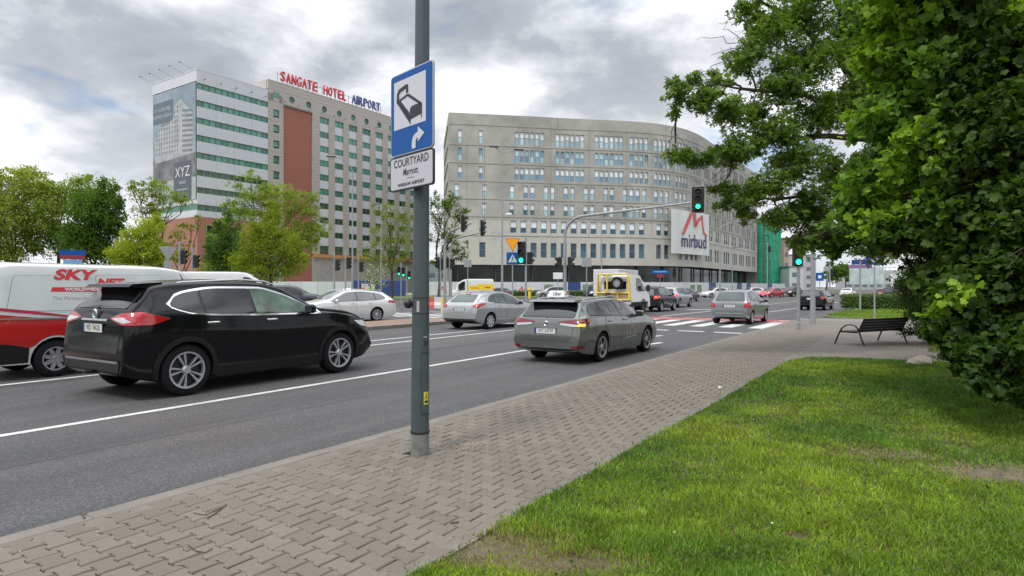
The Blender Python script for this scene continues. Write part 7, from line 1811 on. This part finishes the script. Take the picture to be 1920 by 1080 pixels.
# younger, yellower shoots, far denser on the bright side as painted sunlight
yl = (np.sin(pos[:, 0] * 3.1 + 1) * np.cos(pos[:, 2] * 2.7 + pos[:, 1] * 2.2) > .80 - .75 * (shade_[:, 0] < .5)) & (pos[:, 2] > 1.2)
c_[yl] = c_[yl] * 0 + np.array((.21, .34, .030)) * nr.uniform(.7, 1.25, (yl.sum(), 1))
near = np.argsort(np.linalg.norm(pos + [AX, AY, 0 - 1.5], axis=1)); pxx = 960 + F * (pos[:, 0] + AX) / (pos[:, 1] + AY); pyy = HOR - F * (pos[:, 2] + .12 - CH) / (pos[:, 1] + AY)
ok = [i for i in near if 1480 < pxx[i] < 1915 and 5 < pyy[i] < 800][:300]
rest_ = np.setdiff1d(np.arange(len(pos)), np.array(ok))
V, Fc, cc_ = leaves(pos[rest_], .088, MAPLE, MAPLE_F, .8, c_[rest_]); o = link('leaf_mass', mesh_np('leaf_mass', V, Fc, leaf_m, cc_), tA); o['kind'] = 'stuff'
lms = []
for k in range(6):
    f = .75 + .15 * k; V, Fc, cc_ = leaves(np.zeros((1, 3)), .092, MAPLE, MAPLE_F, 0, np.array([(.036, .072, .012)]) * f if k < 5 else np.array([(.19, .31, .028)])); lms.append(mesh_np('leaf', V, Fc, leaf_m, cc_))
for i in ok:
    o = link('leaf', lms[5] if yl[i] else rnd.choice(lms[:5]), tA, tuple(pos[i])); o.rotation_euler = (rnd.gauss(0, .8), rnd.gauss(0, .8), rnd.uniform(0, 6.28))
b = MB(bark); b.tube([(0, 0, 0), (.05, 0, 1.5), (-.1, 0, 3.0), (-.3, -.1, 5.0), (-.3, -.1, 8.0)], [.24, .2, .18, .13, .06], 10); nodes = [Vector(q) for q in ((.02, 0, .7), (.05, 0, 1.5), (0, 0, 2.3), (-.1, 0, 3), (-.3, -.1, 5), (-.3, -.1, 7))]
for c in cl:
    q = Vector(c[:3]); a = min(nodes, key=lambda n_: (n_ - q).length); pts = limb(b, a, q, .035, .010, .10, 6, 5)
    for _ in range(5):
        e = q + Vector((rnd.gauss(0, c[3] * .6), rnd.gauss(0, c[4] * .6), rnd.gauss(0, c[5] * .6))); limb(b, pts[rnd.randint(2, 6)], e, .007, .003, .12, 4, 4)
b.build('trunk', tA)

# --- dark rounded shrub behind the bench
t = thing('shrub', 'dark rounded evergreen shrub between the bench and the maple', 'shrub', (11.4, 17.2, .12))
lst = [(1735, 520, 44, 36), (1715, 560, 40, 40), (1745, 600, 44, 32), (1790, 560, 50, 60), (1700, 525, 26, 24), (1720, 625, 34, 12), (1800, 620, 60, 30), (1840, 500, 60, 60)]
cl = []
for px, py, rx, ry in lst:
    Z = 17.2 if px < 1760 else 16; p = at(px, py, Z); k = Z / F; cl.append((p.x - 11.4, p.y - 17.2, p.z - .12, rx * k, rx * k, ry * k, int(rx * ry * 2.0)))
pos = clump_points(cl, 30, .2, .35); V, Fc, cc_ = leaves(pos, .062, DIAM, DIAM_F, 1.0, leafcols(pos, (.022, .045, .010), (.07, .12, .016), .4)); link('foliage', mesh_np('foliage', V, Fc, leaf_m, cc_), t)
b = MB(bark)
for k in range(6): limb(b, (rnd.uniform(-.3, .3), rnd.uniform(-.3, .3), 0), (rnd.uniform(-.8, .8), rnd.uniform(-.5, .5), 1.6), .03, .01)
b.build('stem', t)

# ------------------------------------------------------------------ the lawn
lawn_poly = [rp(-3.5, 2.24), rp(14.0, 2.24), rp(14.9, 2.0), rp(15.4, 1.2), rp(15.4, -.6), rp(15.2, -3), rp(15.6, -6), rp(15.6, -14), rp(-8, -14)]
soilo = slab('lawn_soil', lawn_poly, 0, .105, soil, soil)
bed_poly = [rp(17.6, -.2), rp(20.5, -.4), rp(22.5, -3), rp(22, -9), rp(16.6, -9), rp(16.6, -2.2)]
slab('planting_bed', bed_poly, 0, .135, soil, kerbc)
LP = np.array(lawn_poly)
def inpoly(x, y, P_):
    c = np.zeros(len(x), bool)
    for i in range(len(P_)):
        (x1, y1), (x2, y2) = P_[i], P_[i - 1]; m = ((y1 > y) != (y2 > y)); 
        with np.errstate(divide='ignore', invalid='ignore'): c ^= m & (x < (x2 - x1) * (y - y1) / (y2 - y1 + 1e-12) + x1)
    return c
def vnoise(x, y, s, seed=0):
    g_ = np.random.RandomState(seed).rand(64, 64); X_ = x * s + 500; Y_ = y * s + 500; xi, yi = np.floor(X_).astype(int), np.floor(Y_).astype(int); fx, fy = X_ - xi, Y_ - yi; fx = fx * fx * (3 - 2 * fx); fy = fy * fy * (3 - 2 * fy)
    G_ = lambda a, b_: g_[a % 64, b_ % 64]
    return (G_(xi, yi) * (1 - fx) + G_(xi + 1, yi) * fx) * (1 - fy) + (G_(xi, yi + 1) * (1 - fx) + G_(xi + 1, yi + 1) * fx) * fy
def ground_h(x, y): return .105 + .05 * (vnoise(x, y, .5, 3) - .3)
def scatter(N):
    # choose depth so that blades are dense in front of the lens and thin out with distance
    u_ = nr.uniform(0, 1, N); y = 1.0 / ((1 - u_) / 1.15 + u_ / 17.5); y = np.where(nr.uniform(0, 1, N) < .35, nr.uniform(1.1, 17, N), y)
    x = y * nr.uniform(-.35, 1.15, N); m = inpoly(x, y, LP); return x[m], y[m]
bare_c = [(*G(930, 1035, .12)[:2], .42, .26), (*G(1060, 1062, .12)[:2], .40, .16), (*G(1880, 885, .12)[:2], .55, .26), (*G(1500, 1010, .12)[:2], .12, .08), (*G(1640, 850, .12)[:2], .5, .22), (*G(1600, 660, .12)[:2], .9, .6)]
def bare(x, y):
    v = np.zeros(len(x))
    for k, (a, b_, r1, r2) in enumerate(bare_c): v = np.maximum(v, np.exp(-(((x - a) / r1)**2 + ((y - b_) / r2)**2)**1.5) * (1 if k not in (4, 5) else .65))
    return v
GX, GY = scatter(1150000)
keep = (nr.uniform(0, 1, len(GX)) > bare(GX, GY) * .86) & (nr.uniform(0, 1, len(GX)) < .55 + .6 * vnoise(GX, GY, 3.5, 5)); GX, GY = GX[keep], GY[keep]
nB = len(GX); dist = np.hypot(GX, GY)
lush = np.clip(.45 * vnoise(GX, GY, 1.3, 1) + .35 * vnoise(GX, GY, 4.0, 2) + .2 * nr.rand(nB), 0, 1)
Hb = (.014 + .040 * lush) * nr.uniform(.55, 1.5, nB) * (1 - .5 * bare(GX, GY)); Wb = .0019 + .00042 * dist
yaw = nr.uniform(0, 2 * np.pi, nB); lean = nr.uniform(.15, .95, nB) * Hb; ldir = nr.uniform(0, 2 * np.pi, nB)
gz = ground_h(GX, GY) - .004
dx, dy = np.cos(yaw) * Wb, np.sin(yaw) * Wb; lx, ly = np.cos(ldir) * lean, np.sin(ldir) * lean
V = np.zeros((nB, 5, 3)); z1 = gz + Hb * .55
V[:, 0] = np.stack([GX - dx, GY - dy, gz], 1); V[:, 1] = np.stack([GX + dx, GY + dy, gz], 1); V[:, 2] = np.stack([GX + dx * .8 + lx * .35, GY + dy * .8 + ly * .35, z1], 1); V[:, 3] = np.stack([GX - dx * .8 + lx * .35, GY - dy * .8 + ly * .35, z1], 1); V[:, 4] = np.stack([GX + lx, GY + ly, gz + Hb], 1)
Fc = (np.array([(0, 1, 2), (0, 2, 3), (3, 2, 4)])[None] + (np.arange(nB) * 5)[:, None, None]).reshape(-1, 3)
tY = np.clip(1.7 * (vnoise(GX, GY, .9, 8) - .35) + .5 * (vnoise(GX, GY, 3, 9) - .5) + nr.normal(0, .18, nB), 0, 1)[:, None]
base = np.array((.085, .185, .022)) * (1 - tY) + np.array((.235, .325, .028)) * tY
dry = (nr.uniform(0, 1, nB) < .03 + .10 * vnoise(GX, GY, 2.5, 31)**2 + .6 * bare(GX, GY))[:, None]; base = np.where(dry, np.array([[.26, .21, .10]]), base) * nr.uniform(.6, 1.35, (nB, 1)) * (.72 + .56 * vnoise(GX, GY, 6.0, 41))[:, None]
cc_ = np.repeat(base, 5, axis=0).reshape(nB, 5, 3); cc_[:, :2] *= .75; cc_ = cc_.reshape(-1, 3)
print('grass blades', nB)
grass_m = M('grass_blade', (1, 1, 1), .55, attr=True, trans=.3, spec=.3)
o = link('lawn_grass', mesh_np('lawn_grass', V.reshape(-1, 3), Fc, grass_m, cc_)); tag(o, 'bright green uneven lawn beside the paved walk', 'grass', kind='stuff')
# verge grass far, weeds, clover and debris
def small_grass(name, poly, N, h, z, c0, c1, w=.012, label=None):
    P_ = np.array([tuple(q) for q in poly]); x = nr.uniform(P_[:, 0].min(), P_[:, 0].max(), N); y = nr.uniform(P_[:, 1].min(), P_[:, 1].max(), N); m = inpoly(x, y, P_); x, y = x[m], y[m]; n = len(x)
    pos_ = np.stack([x, y, np.full(n, z)], 1); a = nr.uniform(0, 6.28, n); hh = h * nr.uniform(.5, 1.4, n)
    V = np.stack([pos_ + np.stack([-np.cos(a) * w, -np.sin(a) * w, 0 * a], 1), pos_ + np.stack([np.cos(a) * w, np.sin(a) * w, 0 * a], 1), pos_ + np.stack([nr.normal(0, .4, n) * hh, nr.normal(0, .4, n) * hh, hh], 1)], 1).reshape(-1, 3)
    cc = np.repeat(leafcols(pos_, c0, c1, 2), 3, axis=0); o = link(name, mesh_np(name, V, np.arange(3 * n).reshape(-1, 3), grass_m, cc)); return tag(o, label or 'short grass on the raised verge beyond the side path', 'grass', kind='stuff')
small_grass('verge_grass', [rp(34.2, 3.2), rp(34.3, -12.8), rp(44.4, -12.8), rp(47.8, 2.0), rp(44, 3.7), rp(36, 4.0)], 60000, .07, .15, (.09, .16, .02), (.18, .25, .03), .02)
small_grass('bed_grass', bed_poly, 30000, .07, .135, (.06, .12, .018), (.13, .20, .03), .012, 'grass and ground cover under the shrub behind the bench')
small_grass('lawn_grass_far', [rp(14, -6), rp(15.6, -14), rp(-4, -14), rp(-2, -8.5)], 40000, .05, .105, (.085, .185, .022), (.235, .325, .028), .012, 'lawn continuing to the right beyond the dark maple')
small_grass('edge_weeds', [rp(-2, 2.235), rp(14, 2.235), rp(14, 2.34), rp(-2, 2.34)], 15000, .042, .115, (.045, .10, .014), (.10, .15, .02), .004, 'small weeds creeping over the lawn edge of the paved walk')
# broad weeds (clover, dandelion leaves)
n = 26000; x, y = scatter(n * 3); x, y = x[:n], y[:n]; m = vnoise(x, y, 2.2, 21) > .42; x, y = x[m], y[m]; pos_ = np.stack([x, y, ground_h(x, y) + nr.uniform(.005, .035, len(x))], 1)
V, Fc, cc_ = leaves(pos_, .030, DIAM, DIAM_F, .45, leafcols(pos_, (.035, .09, .015), (.09, .15, .02), 1)); o = link('lawn_weeds', mesh_np('lawn_weeds', V, Fc, grass_m, cc_)); tag(o, 'broad leaved clover and weeds growing through the lawn', 'weeds', kind='stuff')
n = 45; x, y = scatter(4000); idx = nr.permutation(len(x))[:n]; x, y = x[idx], y[idx]; b = MB(M('petal_white', (.7, .7, .66), .6))
for a, c in zip(x, y): b.box((a, c, .15 + rnd.uniform(0, .03)), (.010, .010, .006), rz=rnd.random())
o = b.build('daisy_flowers', smooth=False); tag(o, 'tiny white flowers scattered in the lawn', 'flowers', kind='stuff')
b = MB(M('dandelion_clock', (.6, .6, .56), .8)); b.lathe([(.001, -.028), (.02, -.02), (.028, 0), (.02, .02), (.001, .028)], 10, (0, 0, .17)); p = G(1350, 741, .17)
b.use(M('stem_green', (.08, .14, .03), .6)); b.tube([(0, 0, 0), (.01, 0, .15)], .003, 5); o = b.build('dandelion', loc=(p.x, p.y, .1)); tag(o, 'single white dandelion clock at the lawn edge by the walk', 'flower')
# stone on the lawn
bm = bmesh.new(); bmesh.ops.create_icosphere(bm, subdivisions=3, radius=1)
for v in bm.verts:
    q = v.co.copy(); k = 1 + .16 * math.sin(q.x * 3 + 1) * math.cos(q.y * 2.5) + .07 * math.sin(q.z * 7 + q.x * 5); v.co = Vector((q.x * .34 * k, q.y * .22 * k, max(-.3, q.z) * .14 * k))
me = bpy.data.meshes.new('stone'); bm.to_mesh(me); bm.free(); me.materials.append(M('stone_pale', (.42, .36, .29), .9, var=.15, vs=8, bump=.5, bs=30)); me.polygons.foreach_set('use_smooth', [True] * len(me.polygons))
p = G(1724, 683, .12); st_ = link('stone', me, None, (p.x, p.y, .15), .2); st_.scale = (.78, .78, .85); tag(st_, 'pale boulder lying in the grass under the maple', 'stone')
# litter of twigs and dry blossom on the pavers
tw = M('twig_brown', (.10, .06, .04), .9)
for k, (pts, lab) in enumerate((([(388, 973), (410, 958), (425, 947)], 'thin brown twig lying across the pavers near the road edge'), ([(362, 962), (372, 964), (384, 966), (425, 948)], 'forked brown twig on the pavers beside the thin one'), ([(352, 1022), (368, 1034), (385, 1036), (398, 1028)], 'curled dark twig on the pavers at the bottom of the view'), ([(150, 960), (158, 972)], 'short stalk lying on the kerb strip by the carriageway'), ([(845, 981), (860, 979)], 'small dark bark chip near the lawn edge of the walk'))):
    b = MB(tw); b.tube([tuple(G(px, py, .127)) for px, py in pts], [.0035 if len(pts) > 2 else .005] * len(pts), 5); tag(b.build('twig'), lab, 'twig')
n = 700; c1 = G(862, 838, .12); c2 = G(738, 888, .12); c3 = G(930, 815, .12)
x = np.concatenate([nr.normal(c1.x, .16, 330), nr.normal(c2.x, .07, 70), nr.normal(c3.x, .5, 150), nr.uniform(-3, 3, 150)]); y = np.concatenate([nr.normal(c1.y, .13, 330), nr.normal(c2.y, .05, 70), nr.normal(c3.y, .6, 150), nr.uniform(2.5, 9, 150)])
uu = x * UX + y * UY; vv = -x * UY + y * UX; m = (vv > 2.35) & (vv < 4.6); x, y = x[m], y[m]
pos_ = np.stack([x, y, np.full(len(x), .127)], 1); V, Fc, cc_ = leaves(pos_, .022, DIAM * [.5, 1, 1], DIAM_F, .25, np.where(nr.uniform(0, 1, (len(x), 1)) < .5, [[.42, .34, .24]], [[.20, .12, .07]]) * nr.uniform(.7, 1.2, (len(x), 1)))
o = link('dry_litter', mesh_np('dry_litter', V, Fc, M('litter', (1, 1, 1), .9, attr=True), cc_)); tag(o, 'dry blossom and seed litter around the lamp column foot', 'litter', kind='stuff')

# tree belt along the road behind the viewpoint: it is what the car bodies and windows mirror in the photograph
bp = []
for k in range(70):
    a = math.radians(138 + 150 * (k / 69)); r_ = rnd.uniform(55, 75); h_ = rnd.uniform(4.0, 6.5)
    bp.append((math.sin(a) * r_, math.cos(a) * r_, h_, 4.2, 4.2, h_, 260))
pos = clump_points(bp, 18, .2, .4); pos = pos[pos[:, 2] > .1]; V, Fc, cc_ = leaves(pos, 1.0, DIAM, DIAM_F, 1.0, leafcols(pos, (.05, .085, .02), (.10, .15, .03), 4))
tag(link('tree_belt', mesh_np('tree_belt', V, Fc, leaf_far, cc_)), 'dense green tree belt behind the viewpoint, mirrored darkly in the cars', 'trees', kind='stuff')

# ------------------------------------------------------------------ shared groups for things of one kind
GR = {'car': 'cars on the road and at the junction', 'van': 'vans in the traffic', 'traffic light': 'traffic signals around the junction', 'lamp post': 'lamp columns along the roads', 'road sign': 'road signs on posts',
      'tree': 'trees around the junction', 'twig': 'twigs lying on the pavers', 'building': 'buildings in the background', 'hoarding': 'hoardings of the building sites', 'billboard': 'far roadside billboards', 'bollard': 'bollards', 'hedge': 'hedges', 'person': 'workers by the hotel site', 'truck': 'lorries in the turning lane'}
for o in bpy.data.objects:
    if o.parent is None and o.get('category') in GR and not o.get('group'): o['group'] = GR[o['category']]
